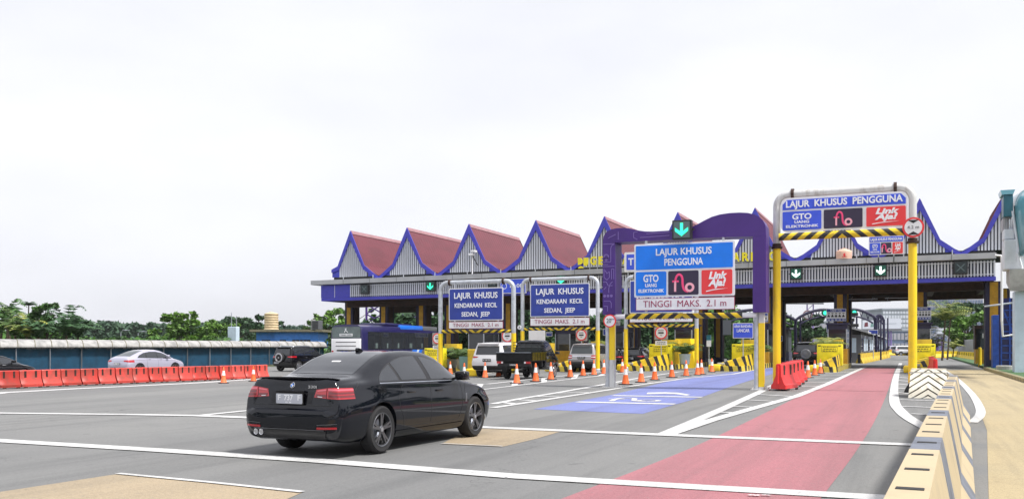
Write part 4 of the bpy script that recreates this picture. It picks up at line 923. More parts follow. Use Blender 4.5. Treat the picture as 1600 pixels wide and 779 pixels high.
for (p, l) in zip([(1252.4, 591.5), (1262.4, 590), (1273, 586.3), (1281.9, 583.2)], ['nearest the red plastic barriers', 'second from the red plastic barriers', 'third from the red plastic barriers', 'touching the toll island nose']): cone(*p, 'orange and white cone by the red lane, '+l, 'cones beside the red lane')
for (p, l) in zip([(349.4, 598.4), (396, 595.6)], ['orange and white cone before the red barriers, farther left of the black car', 'orange and white cone before the red barriers, next to the black car tail']): cone(*p, l, 'cones before the red barriers')
# ------------------------------------------------------------------ red water-filled barriers
def water_barrier(name='water_barrier', L=1.15, m='barrier_red'):
    """runs along local x; the flared foot faces local -y"""
    t = thing(name, '', 'barrier', (0, 0, 0))
    mb = MB(); w = L/2-.03
    prof = [(-.26, .05), (-.26, .16), (-.21, .20), (-.10, .44), (-.09, .74), (-.06, .78), (.06, .78), (.09, .74), (.10, .44), (.21, .20), (.26, .16), (.26, .05)]
    def sec(x, k): return [(x, y*k, .02+(z-.02)*(.99 if k < 1 else 1)) for y, z in prof]
    xs = [(-w, .92), (-w+.03, 1), (-w*.42, 1), (w*.42, 1), (w-.03, 1), (w, .92)]; n = len(prof); vs = []; fs = []
    for x, k in xs: vs += sec(x, k)
    for i in range(len(xs)-1):
        for j in range(n): j2 = (j+1) % n; fs.append((i*n+j, i*n+j2, (i+1)*n+j2, (i+1)*n+j))
    fs.append(tuple(range(n))); fs.append(tuple(range(len(vs)-1, len(vs)-1-n, -1)))
    mb.add(vs, fs); mb.build('shell', m, t, smooth=25)
    mb = MB()
    for x in (-w*.68, w*.68): mb.box(x-.10, x+.10, -.275, -.262, .0, .06)
    for x in (-w*.5, w*.5): mb.add([(x-.06, -.092, .74), (x+.06, -.092, .74), (x+.06, -.101, .45), (x-.06, -.101, .45)], [(0, 1, 2, 3)]); mb.box(x-.05, x+.05, -.108, -.088, .58, .70)
    mb.build('moulded_slots', 'maroon_text' if 0 else 'brown', t)
    for x in (-w-.02, w+.02):
        mb = MB(); mb.lathe([(.035, .2), (.035, .72)], (x, 0, 0), 8); mb.build('joint_pin', m, t)
    return t
WB = water_barrier()
edges = [-6, 28, 63, 94, 125, 151, 178.5, 205, 230, 251, 276.5, 298, 320, 341, 360.5, 380, 399, 417]
by = lambda px: 608.3-.0427*px+.0000085*px*px
for i, (a, b) in enumerate(zip(edges[:-1], edges[1:])):
    pa, pb = Vector(G(a, by(a)-1.2)), Vector(G(b, by(b)-1.2)); mid = (pa+pb)/2; d = pb-pa; ln = d.length
    rot = math.atan2(d.y, d.x); lab = f'scuffed red plastic road barrier, {ORD[i]} from the left end of the long row' if i < 16 else 'scuffed red plastic road barrier at the right end of the long row'
    rot += random.uniform(-.035, .035); mid.x += random.uniform(-.05, .05); mid.y += 0
    if i == 0: o = WB; o['label'] = lab; o.location = (mid.x, mid.y, gz(mid.x)); o.rotation_euler = (0, 0, rot)
    else: o = dup(WB, lab, (mid.x, mid.y), rot)
    o['group'] = 'long row of red plastic barriers'; o.scale = (ln/1.17, 1, 1.0)
W2 = water_barrier(L=1.0, m='water_red')
lab = ['nearest, by the tall yellow post', 'second from the tall yellow post', 'third from the tall yellow post', 'farthest, beside the first cone']
for i, (px, py) in enumerate([(1226, 609), (1232.5, 604.5), (1239, 600.5), (1245, 596.5)]):
    x, y = G(px, py); L_ = 'red plastic barrier of the four by the red lane, '+lab[i]
    o = W2 if i == 0 else dup(W2, L_, (x, y)); o['label'] = L_; o.location = (x, y, .01); o.rotation_euler = (0, 0, R(80)); o['group'] = 'four red barriers by the red lane'; o.scale = (1.5, 1, 1.15)
for i, (px, py) in enumerate([(1459, 590), (1456.5, 585.5), (1455, 581.5)]):
    x, y = G(px, py); o = dup(W2, 'red plastic barrier behind the pale striped block, '+['nearest', 'middle', 'farthest'][i], (x, y, .01), R(93)); o['group'] = 'red barriers behind the crash block'; o.scale = (2.0, 1, 1.15)
x, y = G(1219, 561); o = dup(W2, 'faded red plastic barrier far back left of the dark spare-wheel car', (x, y, .01), R(20)); o['group'] = 'far red barriers'; o.scale = (1.6, 1, 1.5)
# ------------------------------------------------------------------ concrete barrier along the right, painted beige and grey
def jersey(L, label):
    t = thing('concrete_barrier', label, 'barrier')
    prof = [(-.32, 0), (-.32, .07), (-.20, .27), (-.095, .82), (-.085, .86), (.085, .86), (.095, .82), (.20, .27), (.32, .07), (.32, 0)]
    n = len(prof)
    def run(nm, y0, y1, m, skew):
        mb = MB(); e = .012; vs = []; k = 5
        ys = [y0, y0+.02]+[y0+(y1-y0)*j/k for j in range(1, k)]+[y1-.02, y1]
        for j, y in enumerate(ys):
            sc = .985 if j in (0, len(ys)-1) else 1
            for x, z in prof:
                vs.append((x*sc, y+skew*max(0, .86-z), z*(.995 if sc < 1 else 1)))
        fs = []
        for i in range(len(ys)-1):
            for j in range(n): j2 = (j+1) % n; fs.append((i*n+j, i*n+j2, (i+1)*n+j2, (i+1)*n+j))
        fs.append(tuple(range(n))); fs.append(tuple(range(len(vs)-1, len(vs)-1-n, -1)))
        mb.add(vs, fs); return mb.build(nm, m, t, smooth=20)
    bd = run('beige_body', 0, L*.71, 'beige_paint', -.22); run('grey_band', L*.715, L*.995, 'grey_paint', -.22)
    for f in (.12, .36, .6, .85): mb = MB(); mb.bbox(-.06, .06, L*f-.035, L*f+.035, .855, .864, .004); mb.build('lifting_slot', 'black_matte', bd)
    return t
yy = 1.1; k = 0; Lj = 3.02
names = ['beige and grey concrete barrier block nearest the camera, cut by the frame', 'second nearest beige and grey concrete barrier block', 'third nearest beige and grey concrete barrier block', 'fourth nearest beige and grey concrete barrier block', 'fifth nearest beige and grey concrete barrier block', 'sixth beige and grey concrete barrier block beside the pale striped block', 'farthest beige and grey concrete barrier block']
def bx_(y): return -.02+.0475*(y-4)+.00012*(y-4)**2
J = jersey(Lj, names[0])
for k in range(7):
    x = bx_(yy); a = math.atan2(bx_(yy+Lj)-x, Lj)
    o = J if k == 0 else dup(J, names[k], (x, yy, 0)); o.location = (x, yy, .004); o.rotation_euler = (0, 0, -a); o['group'] = 'concrete barrier blocks along the right lane'
    yy += Lj+.02
# pale striped crash block
x, y = G(1450, 622); t = thing('crash_block', 'pale chevron-striped wooden crash block at the foot of the tall yellow post', 'crash cushion', (x, y, 0), R(-2))
mb = MB(); w = .52; mb.add([(-w, 0, 0), (w, 0, 0), (w, 1.9, 0), (-w, 1.9, 0), (-w*.96, .12, .28), (w*.96, .12, .28), (-w*.92, .75, .80), (w*.92, .75, .80), (w*.92, 1.9, .80), (-w*.92, 1.9, .80)],
   [(0, 1, 5, 4), (4, 5, 7, 6), (6, 7, 8, 9), (1, 2, 8, 7, 5), (0, 4, 6, 9, 3), (2, 3, 9, 8), (0, 3, 2, 1)]); mb.build('block_core', 'gap_brown', t)
mb = MB()
def slat(fn, u0, u1):
    n = 7
    for s in (-1, 1):
        for k in range(n):
            v0 = -.5+k*.22; P = []
            for (u, dv) in ((0, .42), (1, 0)):
                P.append((u, v0+dv))
            a0, b0 = P[0][1], P[1][1]; th = .165
            q = [(0, a0), (1, b0), (1, b0+th), (0, a0+th)]
            # clip to [0,1] in v by sampling
            m_ = 8
            for j in range(m_):
                ua, ub = j/m_, (j+1)/m_
                va, vb = a0+(b0-a0)*ua, a0+(b0-a0)*ub
                lo_a, hi_a, lo_b, hi_b = [max(0, min(1, t_)) for t_ in (va, va+th, vb, vb+th)]
                if hi_a-lo_a < .01 and hi_b-lo_b < .01: continue
                p = [fn(s*ua, lo_a), fn(s*ub, lo_b), fn(s*ub, hi_b), fn(s*ua, hi_a)]
                mb.add([Vector(x_) for x_ in p], [(0, 1, 2, 3)])
def face1(u, v):
    if v < .35: f = v/.35; return (u*w*(1-.04*f), .12*f-.02, .28*f+.005)
    f = (v-.35)/.65; return (u*w*(.96-.04*f), .12+.63*f-.02, .28+.52*f+.015)
slat(face1, 0, 1)
def face2(u, v): return (u*w*.92, .75+1.15*v, .82)
slat(face2, 0, 1)
mb.build('chevron_slats', 'cream_wood', t, fix=False)
mb = MB(); mb.box(-w*1.02, w*1.02, .0, .06, .0, .05); mb.box(-w*1.0, w*1.0, .6, .66, .69, .735); mb.build('frame_rail', 'concrete', t)
x, y = G(1420, 613); t = thing('rubber_block', 'small dark rubber block at the foot of the tall yellow post', 'rubber block', (x, y, 0)); mb = MB(); mb.prism([(-.15, 0), (.13, 0), (.12, .28), (.02, .34), (-.1, .12)], 'xz', 0, .4); mb.build('block', 'rubber', t)
# ------------------------------------------------------------------ vehicles
def mono(xk, yk, xs):
    xk = np.array(xk, float); yk = np.array(yk, float); h = np.diff(xk); d = np.diff(yk)/h; m = np.zeros_like(yk)
    for i in range(1, len(xk)-1):
        if d[i-1]*d[i] > 0: m[i] = 2*d[i-1]*d[i]/(d[i-1]+d[i])
    m[0] = d[0]; m[-1] = d[-1]
    i = np.clip(np.searchsorted(xk, xs)-1, 0, len(h)-1); t = (xs-xk[i])/h[i]
    return (2*t**3-3*t**2+1)*yk[i]+(t**3-2*t**2+t)*h[i]*m[i]+(-2*t**3+3*t**2)*yk[i+1]+(t**3-t**2)*h[i]*m[i+1]
def loft(rows, sub=6, tumble=.03):
    A = np.array(rows, float); xk = A[:, 0]
    xs = []
    for a, b in zip(xk[:-1], xk[1:]):
        k = max(2, min(sub*2, int(math.ceil((b-a)/.07)))); xs += [a+(b-a)*j/k for j in range(k)]
    xs = np.array(xs+[xk[-1]]); V = [mono(xk, A[:, c], xs) for c in range(1, 10)]
    bm = bmesh.new(); rings = []
    for i, x in enumerate(xs):
        zb, yb, ym, zm, ys, zs, yr, zr, zc = [v[i] for v in V]
        P = [(0, zb), (yb*.6, zb), (yb, zb+.005), (yb+(ym-yb)*.75, zb+(zm-zb)*.32), (ym, zm), (ys+(ym-ys)*.35, zm+(zs-zm)*.72), (ys, zs), ((ys+yr)/2+tumble*min(1, (zr-zs)/.3), (zs+zr)/2), (yr, zr), (yr*.62, zr+(zc-zr)*.70), (0, zc)]
        P = [np.array(p) for p in P]; half = []
        for j in range(len(P)-1):
            p0 = P[j-1] if j else P[1]*np.array([-1, 1]); p1, p2 = P[j], P[j+1]; p3 = P[j+2] if j+2 < len(P) else P[j]*np.array([-1, 1])
            for q in range(4):
                t = q/4; c = .5*((2*p1)+(-p0+p2)*t+(2*p0-5*p1+4*p2-p3)*t*t+(-p0+3*p1-3*p2+p3)*t**3)
                half.append((max(0, c[0]), c[1]))
        half.append((0, P[-1][1])); half[0] = (0, P[0][1])
        ring = [bm.verts.new((x, y, z)) for y, z in half]+[bm.verts.new((x, -y, z)) for y, z in half[-2:0:-1]]
        rings.append(ring)
    n = len(rings[0])
    for a, b in zip(rings[:-1], rings[1:]):
        for j in range(n): bm.faces.new((a[j], a[(j+1) % n], b[(j+1) % n], b[j]))
    bm.faces.new(rings[0]); bm.faces.new(rings[-1][::-1])
    bmesh.ops.recalc_face_normals(bm, faces=bm.faces[:]); bm.normal_update(); return bm
AX = {'y': (0, 2), 'x': (1, 2), 'z': (0, 1)}
def patch(src, axis, polys, off=.003, lim=None, nd=None, side=0):
    """exact cut-outs of the body skin: polygons given in side (x,z), end (y,z) or plan (x,y) view; returns (verts, faces)"""
    i0, i1 = AX[axis]; V = []; F = []
    for poly in polys:
        n = len(poly); area = sum(poly[k][0]*poly[(k+1) % n][1]-poly[(k+1) % n][0]*poly[k][1] for k in range(n))
        if area < 0: poly = poly[::-1]
        x0 = min(p[0] for p in poly); x1 = max(p[0] for p in poly); y0 = min(p[1] for p in poly); y1 = max(p[1] for p in poly)
        bm = bmesh.new(); mp = {}
        for f in src.faces:
            c = [v.co for v in f.verts]
            a = [v[i0] for v in c]; b = [v[i1] for v in c]
            if max(a) < x0 or min(a) > x1 or max(b) < y0 or min(b) > y1: continue
            if lim and not lim(f.calc_center_median()): continue
            if nd is not None and f.normal.dot(nd) < .12: continue
            vs = []
            for v in f.verts:
                if v not in mp: nv = bm.verts.new(v.co+v.normal*off); mp[v] = nv
                vs.append(mp[v])
            bm.faces.new(vs)
        for k in range(n):
            p, q = poly[k], poly[(k+1) % n]; no = [0, 0, 0]; no[i0] = q[1]-p[1]; no[i1] = -(q[0]-p[0])
            co = [0, 0, 0]; co[i0] = p[0]; co[i1] = p[1]
            if bm.faces and (abs(no[i0])+abs(no[i1])) > 1e-7:
                bmesh.ops.bisect_plane(bm, geom=bm.verts[:]+bm.edges[:]+bm.faces[:], plane_co=co, plane_no=no, clear_outer=True)
        bm.verts.index_update(); o = len(V); V += [tuple(v.co) for v in bm.verts]; F += [tuple(o+v.index for v in f.verts) for f in bm.faces]; bm.free()
    return V, F
def put(name, vf, m, parent):
    mb = MB(); mb.add(*vf); return mb.build(name, m, parent, smooth=40, fix=False)
YN = Vector((0, 1, 0))
def sidep(src, poly, s, off=.003): return patch(src, 'y', [poly], off, lambda c: c.y*s > .2, YN*s)
def cut_wheels(me_name, bm, axles, rad, m, parent, w_in):
    me = bpy.data.meshes.new(me_name); bm.to_mesh(me); me.materials.append(M[m]); me.materials.append(M['black_matte'])
    o = bpy.data.objects.new(me_name, me); C.objects.link(o)
    mb = MB()
    for x in axles:
        for s in (-1, 1): mb.lathe([(rad, s*w_in), (rad, s*1.4)], (x, 0, rad*.93), 40, 'y')
    for x in axles: pass
    c = mb.build('cutter_tool', 'black_matte'); md = o.modifiers.new('b', 'BOOLEAN'); md.object = c; md.operation = 'DIFFERENCE'; md.solver = 'EXACT'
    c.data.materials.clear(); c.data.materials.append(M[m]); c.data.materials.append(M['black_matte'])
    for p in c.data.polygons: p.material_index = 1
    bpy.context.view_layer.update(); ne = bpy.data.meshes.new_from_object(o.evaluated_get(bpy.context.evaluated_depsgraph_get()))
    o.modifiers.clear(); o.data = ne; bpy.data.objects.remove(c)
    if len(ne.polygons) < 50: ne = me; o.data = me
    ne.materials.clear(); ne.materials.append(M[m]); ne.materials.append(M['black_matte'])
    for p in ne.polygons: p.use_smooth = True
    ne.set_sharp_from_angle(angle=R(32)); o.name = me_name; o.data.name = me_name; o.parent = parent; return o
def wheel(parent, x, y, r, w, rim='rim_dark', spokes=5, double=True):
    s = 1 if y > 0 else -1
    t = bpy.data.objects.new('wheel', None); C.objects.link(t); t.parent = parent; t.location = (x, y, r); 
    mb = MB(); k = w/2; mb.lathe([(r*.70, -k*.9), (r*.90, -k), (r*.98, -k*.78), (r, -k*.4), (r, k*.4), (r*.98, k*.78), (r*.90, k), (r*.70, k*.9), (r*.68, 0), (r*.70, -k*.9)], seg=40, axis='y', cap=False); mb.build('tyre', 'rubber', t, smooth=40)
    mb = MB(); f = s*k
    mb.lathe([(r*.72, f*.86), (r*.70, f*.96), (r*.66, f*.90), (r*.64, f*.2), (r*.72, f*.2)], seg=40, axis='y', cap=False)
    mb.lathe([(r*.17, f*.45), (r*.17, f*.80), (r*.13, f*.88), (.001, f*.88)], seg=20, axis='y')
    for q in range(spokes):
        a0 = 2*math.pi*q/spokes+.3
        for d in ((-.13, .13) if double else (0,)):
            a = a0+d; ai = a0+d*.6
            for (ra, rb, ya, yb_, wa, wb) in ((r*.12, r*.68, .80, .90, r*.055, r*.045 if double else r*.09),):
                p0 = Vector((math.cos(ai)*ra, 0, math.sin(ai)*ra)); p1 = Vector((math.cos(a)*rb, 0, math.sin(a)*rb)); n = Vector((-math.sin(a), 0, math.cos(a)))
                vs = [p0+n*wa+Vector((0, f*ya, 0)), p0-n*wa+Vector((0, f*ya, 0)), p1-n*wb+Vector((0, f*yb_, 0)), p1+n*wb+Vector((0, f*yb_, 0))]
                vs += [v-Vector((0, s*.035, 0)) for v in vs]; mb.add(vs, [(0,1,2,3),(7,6,5,4),(0,4,5,1),(1,5,6,2),(2,6,7,3),(3,7,4,0)])
    mb.build('rim', rim, t, smooth=30)
    mb = MB(); mb.lathe([(r*.60, f*.05), (r*.60, f*.12), (.01, f*.12)], seg=24, axis='y'); mb.lathe([(r*.42, f*.13), (r*.42, f*.2), (.01, f*.2)], seg=20, axis='y', mi=1); mb.build('brake_disc', ['black', 'steel'], t)
    mb = MB(); mb.lathe([(r*.09, f*.88), (r*.09, f*.90), (.001, f*.90)], seg=14, axis='y'); mb.build('hub_cap', 'chrome', t)
    return t
def number_plate(parent, x, y, z, txt, tilt=0, w=.43, m='plate_grey', small=None, rz=-90, lc='letter_white'):
    mb = MB(); mb.bbox(-w/2-.012, w/2+.012, 0, .012, -.075, .075, .004); p = mb.build('number_plate', 'plastic', parent); p.location = (x, y, z); p.rotation_euler = (R(tilt), 0, R(rz))
    mb = MB(); mb.prism(rrect(-w/2, w/2, -.066, .066, .012), 'xz', -.006, -.001); mb.build('plate_face', m, p)
    for s, sz, ww, xx, zz in txt: text(s, sz, ww, lc, p, (xx, -.008, zz), bold=.02, ext=.001)
    return p
def hit_x(bvh, y, z, x=-3):
    h = bvh.ray_cast(Vector((x, y, z)), Vector((1, 0, 0)))
    return h[0].x if h[0] is not None else 0
def hit_y(bvh, x, z, s):
    h = bvh.ray_cast(Vector((x, 3*s, z)), Vector((0, -s, 0))); return h[0].y if h[0] is not None else s*.85
def mirrors(bvh, root, x, z, m, s_=1.0):
    for s in (-1, 1):
        y = hit_y(bvh, x, z, s); mb = MB(); mb.bbox(-.10*s_, .09*s_, -.10, .10, -.065, .075, .035)
        mb.tube([(.0, -s*.18, -.05), (.0, -s*.05, -.02)], .022, 8); o = mb.build('mirror', m, root, smooth=60, loc=(x, y+s*.17, z+.06))
def handles(bvh, root, spots, m):
    for x, z in spots:
        for s in (-1, 1):
            y = hit_y(bvh, x, z, s); mb = MB(); mb.bbox(-.10, .10, -.012, .022, -.013, .013, .008); mb.build('door_handle', m, root, smooth=60, loc=(x, y+s*.012, z))
# --- the black sedan ---------------------------------------------------------
S = [ # x, zb, yb, ym, zm, ys, zs, yr, zr, zc
 (0.000,.40,.50,.66,.52,.655,.555,.50,.59,.60), (.014,.34,.60,.74,.52,.735,.59,.60,.635,.642), (.05,.30,.66,.81,.53,.79,.62,.64,.652,.660), (.062,.29,.67,.82,.54,.80,.66,.645,.70,.712), (.082,.27,.70,.84,.56,.81,.77,.66,.86,.885),
 (.105,.25,.72,.855,.58,.775,.88,.66,.965,.985), (.145,.24,.73,.868,.60,.772,.93,.665,1.035,1.058), (.22,.22,.74,.880,.62,.780,.95,.665,1.045,1.072), (.45,.20,.75,.895,.64,.805,.965,.66,1.055,1.088), (.72,.19,.76,.902,.65,.826,.975,.64,1.075,1.108),
 (1.0,.18,.76,.905,.65,.858,.988,.615,1.190,1.222), (1.35,.175,.76,.902,.64,.860,.986,.595,1.322,1.352), (1.7,.17,.76,.900,.63,.862,.982,.585,1.385,1.416), (2.1,.17,.76,.898,.62,.862,.975,.580,1.400,1.432), (2.5,.17,.76,.898,.61,.860,.965,.578,1.385,1.42),
 (2.85,.17,.76,.898,.61,.858,.955,.590,1.320,1.362), (3.15,.17,.76,.898,.61,.855,.940,.615,1.185,1.232), (3.42,.17,.76,.898,.61,.850,.918,.640,1.030,1.078), (3.52,.17,.76,.898,.61,.846,.905,.650,.965,1.005), (3.7,.18,.76,.898,.61,.842,.880,.64,.935,.975), (4.0,.19,.75,.895,.60,.828,.835,.62,.895,.935),
 (4.25,.20,.73,.875,.58,.79,.785,.60,.845,.885), (4.42,.21,.70,.83,.56,.74,.735,.58,.78,.81), (4.54,.22,.64,.76,.54,.68,.66,.54,.70,.715), (4.62,.26,.5,.62,.5,.58,.57,.46,.60,.60)]
def sedan():
    t = thing('sedan_car', 'glossy black sedan with grey rear plate driving away in the foreground', 'car')
    bm = loft(S); bvh = BVHTree.FromBMesh(bm); AXL = (1.02, 3.83); r = .335
    body = cut_wheels('body', bm, AXL, .372, 'paint_black', t, .60)
    for x in AXL:
        for s in (-1, 1): wheel(t, x, s*.775, r, .235)
    mb = MB(); mb.box(.9, 3.95, -.58, .58, .16, .5); mb.build('underbody', 'black_matte', t)
    dlo = [(.97, .992), (1.04, 1.055), (1.17, 1.14), (1.36, 1.228), (1.62, 1.305), (1.85, 1.345), (2.15, 1.358), (2.45, 1.345), (2.72, 1.285), (2.98, 1.185), (3.2, 1.07), (3.30, 1.0), (3.30, .972)]
    def clipx(poly, a, b):   # a,b: (x at z=.98, x at z=1.35)
        def cut(poly, ln, keep):
            (xa, za), (xb, zb) = ln; out = []
            f = lambda p: ((xb-xa)*(p[1]-za)-(zb-za)*(p[0]-xa))*keep
            for i in range(len(poly)):
                p, q = poly[i], poly[(i+1) % len(poly)]; fp, fq = f(p), f(q)
                if fp >= 0: out.append(p)
                if fp*fq < 0: u = fp/(fp-fq); out.append((p[0]+(q[0]-p[0])*u, p[1]+(q[1]-p[1])*u))
            return out
        if a: poly = cut(poly, ((a[0], .97), (a[1], 1.37)), -1)
        if b: poly = cut(poly, ((b[0], .97), (b[1], 1.37)), 1)
        return poly
    def inset(poly, d):
        cx = sum(p[0] for p in poly)/len(poly); cz = sum(p[1] for p in poly)/len(poly); w = max(p[0] for p in poly)-cx; h = max(p[1] for p in poly)-min(p[1] for p in poly)
        return [(cx+(p[0]-cx)*(1-d/w), cz+(p[1]-cz)*(1-2*d/h)) for p in poly]
    for s in (-1, 1):
        tr = put('window_trim', sidep(bm, dlo, s, .002), 'plastic', t)
        for a, b in ((None, (1.52, 1.38)), ((1.56, 1.42), (2.30, 2.21)), ((2.40, 2.31), None)):
            put('side_window', sidep(bm, inset(clipx(dlo, a, b), .016), s, .0045), 'glass_dark', t)
        # shut lines
        for ln in ([(1.60, .99), (1.50, .86), (1.44, .75), (1.47, .62), (1.56, .50), (1.60, .36)], [(2.36, .975), (2.37, .36)], [(3.30, .975), (3.36, .80), (3.34, .50), (3.26, .36)], [(1.60, .335), (3.26, .335)], [(.55, 1.0), (.30, .80)], [(3.50, .91), (3.44, .75)]):
            vf = ([], [])
            for p, q in zip(ln[:-1], ln[1:]):
                d = Vector((q[0]-p[0], q[1]-p[1])).normalized(); n = Vector((-d.y, d.x))*.0035
                V, F = sidep(bm, [(p[0]-n.x, p[1]-n.y), (q[0]-n.x, q[1]-n.y), (q[0]+n.x, q[1]+n.y), (p[0]+n.x, p[1]+n.y)], s, .002); o = len(vf[0]); vf[0].extend(V); vf[1].extend([tuple(i+o for i in f) for f in F])
            put('door_seam', vf, 'black_matte', body)
        put('side_skirt', sidep(bm, [(1.42, .20), (3.40, .20), (3.42, .285), (1.40, .285)], s, .012), 'paint_black_plain', t)
        put('beltline_trim', sidep(bm, [(.98, .974), (3.28, .952), (3.28, .962), (.98, .986)], s, .006), 'steel', t)
        put('fender_vent', sidep(bm, [(3.44, .60), (3.50, .60), (3.53, .74), (3.47, .74)], s, .003), 'rim_dark', t)
        put('fuel_door' if s < 0 else 'quarter_panel_mark', sidep(bm, [(.93, .84), (1.12, .84), (1.13, .93), (.93, .94)], s, .002), 'paint_black_plain', t) if s < 0 else None
        # sweeping crease catching the light on the doors
    mirrors(bvh, t, 3.14, .965, 'paint_black_plain'); handles(bvh, t, [(1.80, .83), (2.62, .82)], 'paint_black_plain')
    put('rear_window', patch(bm, 'z', [[(.76, -.525), (.72, 0), (.76, .525), (.95, .525), (1.25, .50), (1.50, .465), (1.53, 0), (1.50, -.465), (1.25, -.50), (.95, -.525)]], .003, lambda c: c.z > 1.0, Vector((0, 0, 1))), 'glass_dark', t)
    put('windshield', patch(bm, 'z', [[(2.78, -.5), (2.74, 0), (2.78, .5), (3.3, .59), (3.5, .62), (3.55, 0), (3.5, -.62), (3.3, -.59)]], .003, lambda c: c.z > .95, Vector((0, 0, 1))), 'glass_dark', t)
    put('sticker', patch(bm, 'z', [[(1.10, .10), (1.10, -.06), (1.14, -.06), (1.14, .10)]], .006, lambda c: c.z > 1.0, Vector((0, 0, 1))), 'white', t)
    XB = Vector((-1, 0, 0)); back = lambda c: c.x < .42
    def rear(name, poly, m, off=.003, par=None, d=.42): return put(name, patch(bm, 'x', [poly], off, lambda c: c.x < d), m, par or t)
    # tail lamps: outer on the wing, inner on the boot lid, lens bands
    for s in (-1, 1):
        mir = lambda P: [(s*a, b) for a, b in P]
        o1 = rear('taillight', mir([(.615, .800), (.97, .790), (.97, .905), (.85, .935), (.72, .945), (.615, .940)]), 'tail_red', .006)
        rear('lens_band', mir([(.64, .820), (.93, .812), (.93, .842), (.64, .850)]), 'tail_dark', .009, o1); rear('lens_band', mir([(.64, .862), (.90, .858), (.88, .885), (.64, .892)]), 'tail_dark', .009, o1); rear('lens_rim', mir([(.63, .905), (.85, .903), (.84, .925), (.63, .932)]), 'tail_pale', .009, o1)
        o2 = rear('taillight', mir([(.40, .815), (.605, .802), (.605, .938), (.43, .915)]), 'tail_red', .006)
        rear('lens_band', mir([(.43, .828), (.60, .820), (.60, .852), (.43, .858)]), 'tail_dark', .009, o2); rear('reverse_lamp', mir([(.46, .820), (.54, .816), (.54, .826), (.46, .829)]), 'lamp_clear', .010, o2); rear('lens_rim', mir([(.45, .893), (.60, .905), (.60, .925), (.45, .907)]), 'tail_pale', .009, o2)
        rear('reflector', mir([(.50, .395), (.80, .405), (.80, .432), (.50, .425)]), 'tail_red', .006)
        rear('bumper_crease', mir([(.50, .45), (.80, .47), (.81, .478), (.50, .457)]), 'rim_dark', .006)
    rear('boot_gap', [(-.69, .700), (.69, .700), (.69, .708), (-.69, .708)], 'black_matte', .002)
    for s in (-1, 1): rear('boot_gap', [(s*.690, .70), (s*.698, .70), (s*.615, .80), (s*.607, .80)], 'black_matte', .002)
    rear('plate_recess', [(-.36, .725), (.36, .725), (.37, .88), (-.37, .88)], 'paint_black_plain', .002)
    rear('diffuser', [(-.60, .255), (.60, .255), (.66, .375), (-.66, .375)], 'plastic', .012)
    rear('diffuser_edge', [(-.62, .380), (.62, .380), (.62, .390), (-.62, .390)], 'rim_dark', .012)
    xp = hit_x(bvh, 0, .76)
    number_plate(t, xp-.045, 0.0, .790, [('F', .10, .05, -.175, .012), ('737', .10, .155, -.01, .012), ('F', .10, .05, .175, .012), ('01 24', .03, .10, -.01, -.048)], w=.46)
    mb = MB(); mb.bbox(-.25, .25, -.03, .04, -.015, .015, .008); mb.build('plate_garnish', 'paint_black_plain', t, loc=(xp-.01, 0, .885), rot=(0, 0, R(-90)))
    # round emblem
    xe = hit_x(bvh, 0, .975); e = thing('x', '', ''); bpy.data.objects.remove(e)
    mb = MB(); mb.lathe([(.041, 0), (.041, -.006), (.036, -.008), (.001, -.008)], seg=24, axis='x'); em = mb.build('emblem', 'chrome', t, loc=(xe-.004, 0, .968), rot=(0, R(18), 0))
    mb = MB(); mb.lathe([(.033, -.009), (.033, -.010)], seg=24, axis='x'); mb.build('emblem_ring', 'black', em)
    for a0, mm in ((0, 'white'), (90, 'bright_blue'), (180, 'white'), (270, 'bright_blue')):
        mb = MB(); mb.prism([(0, 0)]+[(.024*math.cos(R(a0+k*18)), .024*math.sin(R(a0+k*18))) for k in range(6)], 'yz', -.0125, -.0115); mb.build('emblem_quarter', mm, em)
    xl = hit_x(bvh, -.42, .955); text('330i', .052, .15, 'chrome', t, (xl-.012, -.36, .950), (R(90), 0, R(-90)), bold=.03)
    # boot spoiler lip
    mb = MB(); n = 21; vs = []; fs = []
    for k in range(n):
        y = -.70+1.4*k/(n-1); e = (y/.70)**2; x = .075+.10*e; z = 1.066-.012*e; c = 1-.55*max(0, abs(y)-.6)/.1
        for dx, dz in ((.0, .012), (-.03, .016), (-.036, .004), (.02, -.022), (.11, -.012), (.08, .004)): vs.append((x+.045+dx*c, y, z+dz*c))
    for k in range(n-1):
        for j in range(6): fs.append((k*6+j, k*6+(j+1) % 6, (k+1)*6+(j+1) % 6, (k+1)*6+j))
    mb.add(vs, fs+[tuple(range(6)), tuple(range(6*n-1, 6*n-7, -1))]); mb.build('spoiler', 'paint_black_plain', t, smooth=35)
    mb = MB(); mb.prism([(0, -.005), (.16, -.005), (.05, .052), (.0, .062), (-.02, .03)], 'xz', -.028, .028); a = mb.build('antenna_fin', 'paint_black_plain', t, loc=(1.62, 0, 1.405))
    for dy in (0, .095):
        mb = MB(); mb.lathe([(.034, -.08), (.040, -.085), (.040, .1), (.034, .1)], (0, 0, 0), 18, 'x'); mb.build('exhaust_pipe', 'chrome', t, smooth=40, loc=(.05, .46+dy, .335))
        mb = MB(); mb.lathe([(.033, -.078), (.033, -.07)], (0, 0, 0), 16, 'x'); mb.build('exhaust_bore', 'black', t, loc=(.05, .46+dy, .335))
    return t
car = sedan()
RH = 86.5; rw = D(603.5, 12.95); a = R(RH)
off = Vector((1.02*math.cos(a)+.88*math.sin(a), 1.02*math.sin(a)-.88*math.cos(a)))
car.location = (rw[0]-off.x, rw[1]-off.y, .004); car.rotation_euler = (0, 0, a); car.scale = (.955, .96, 1)
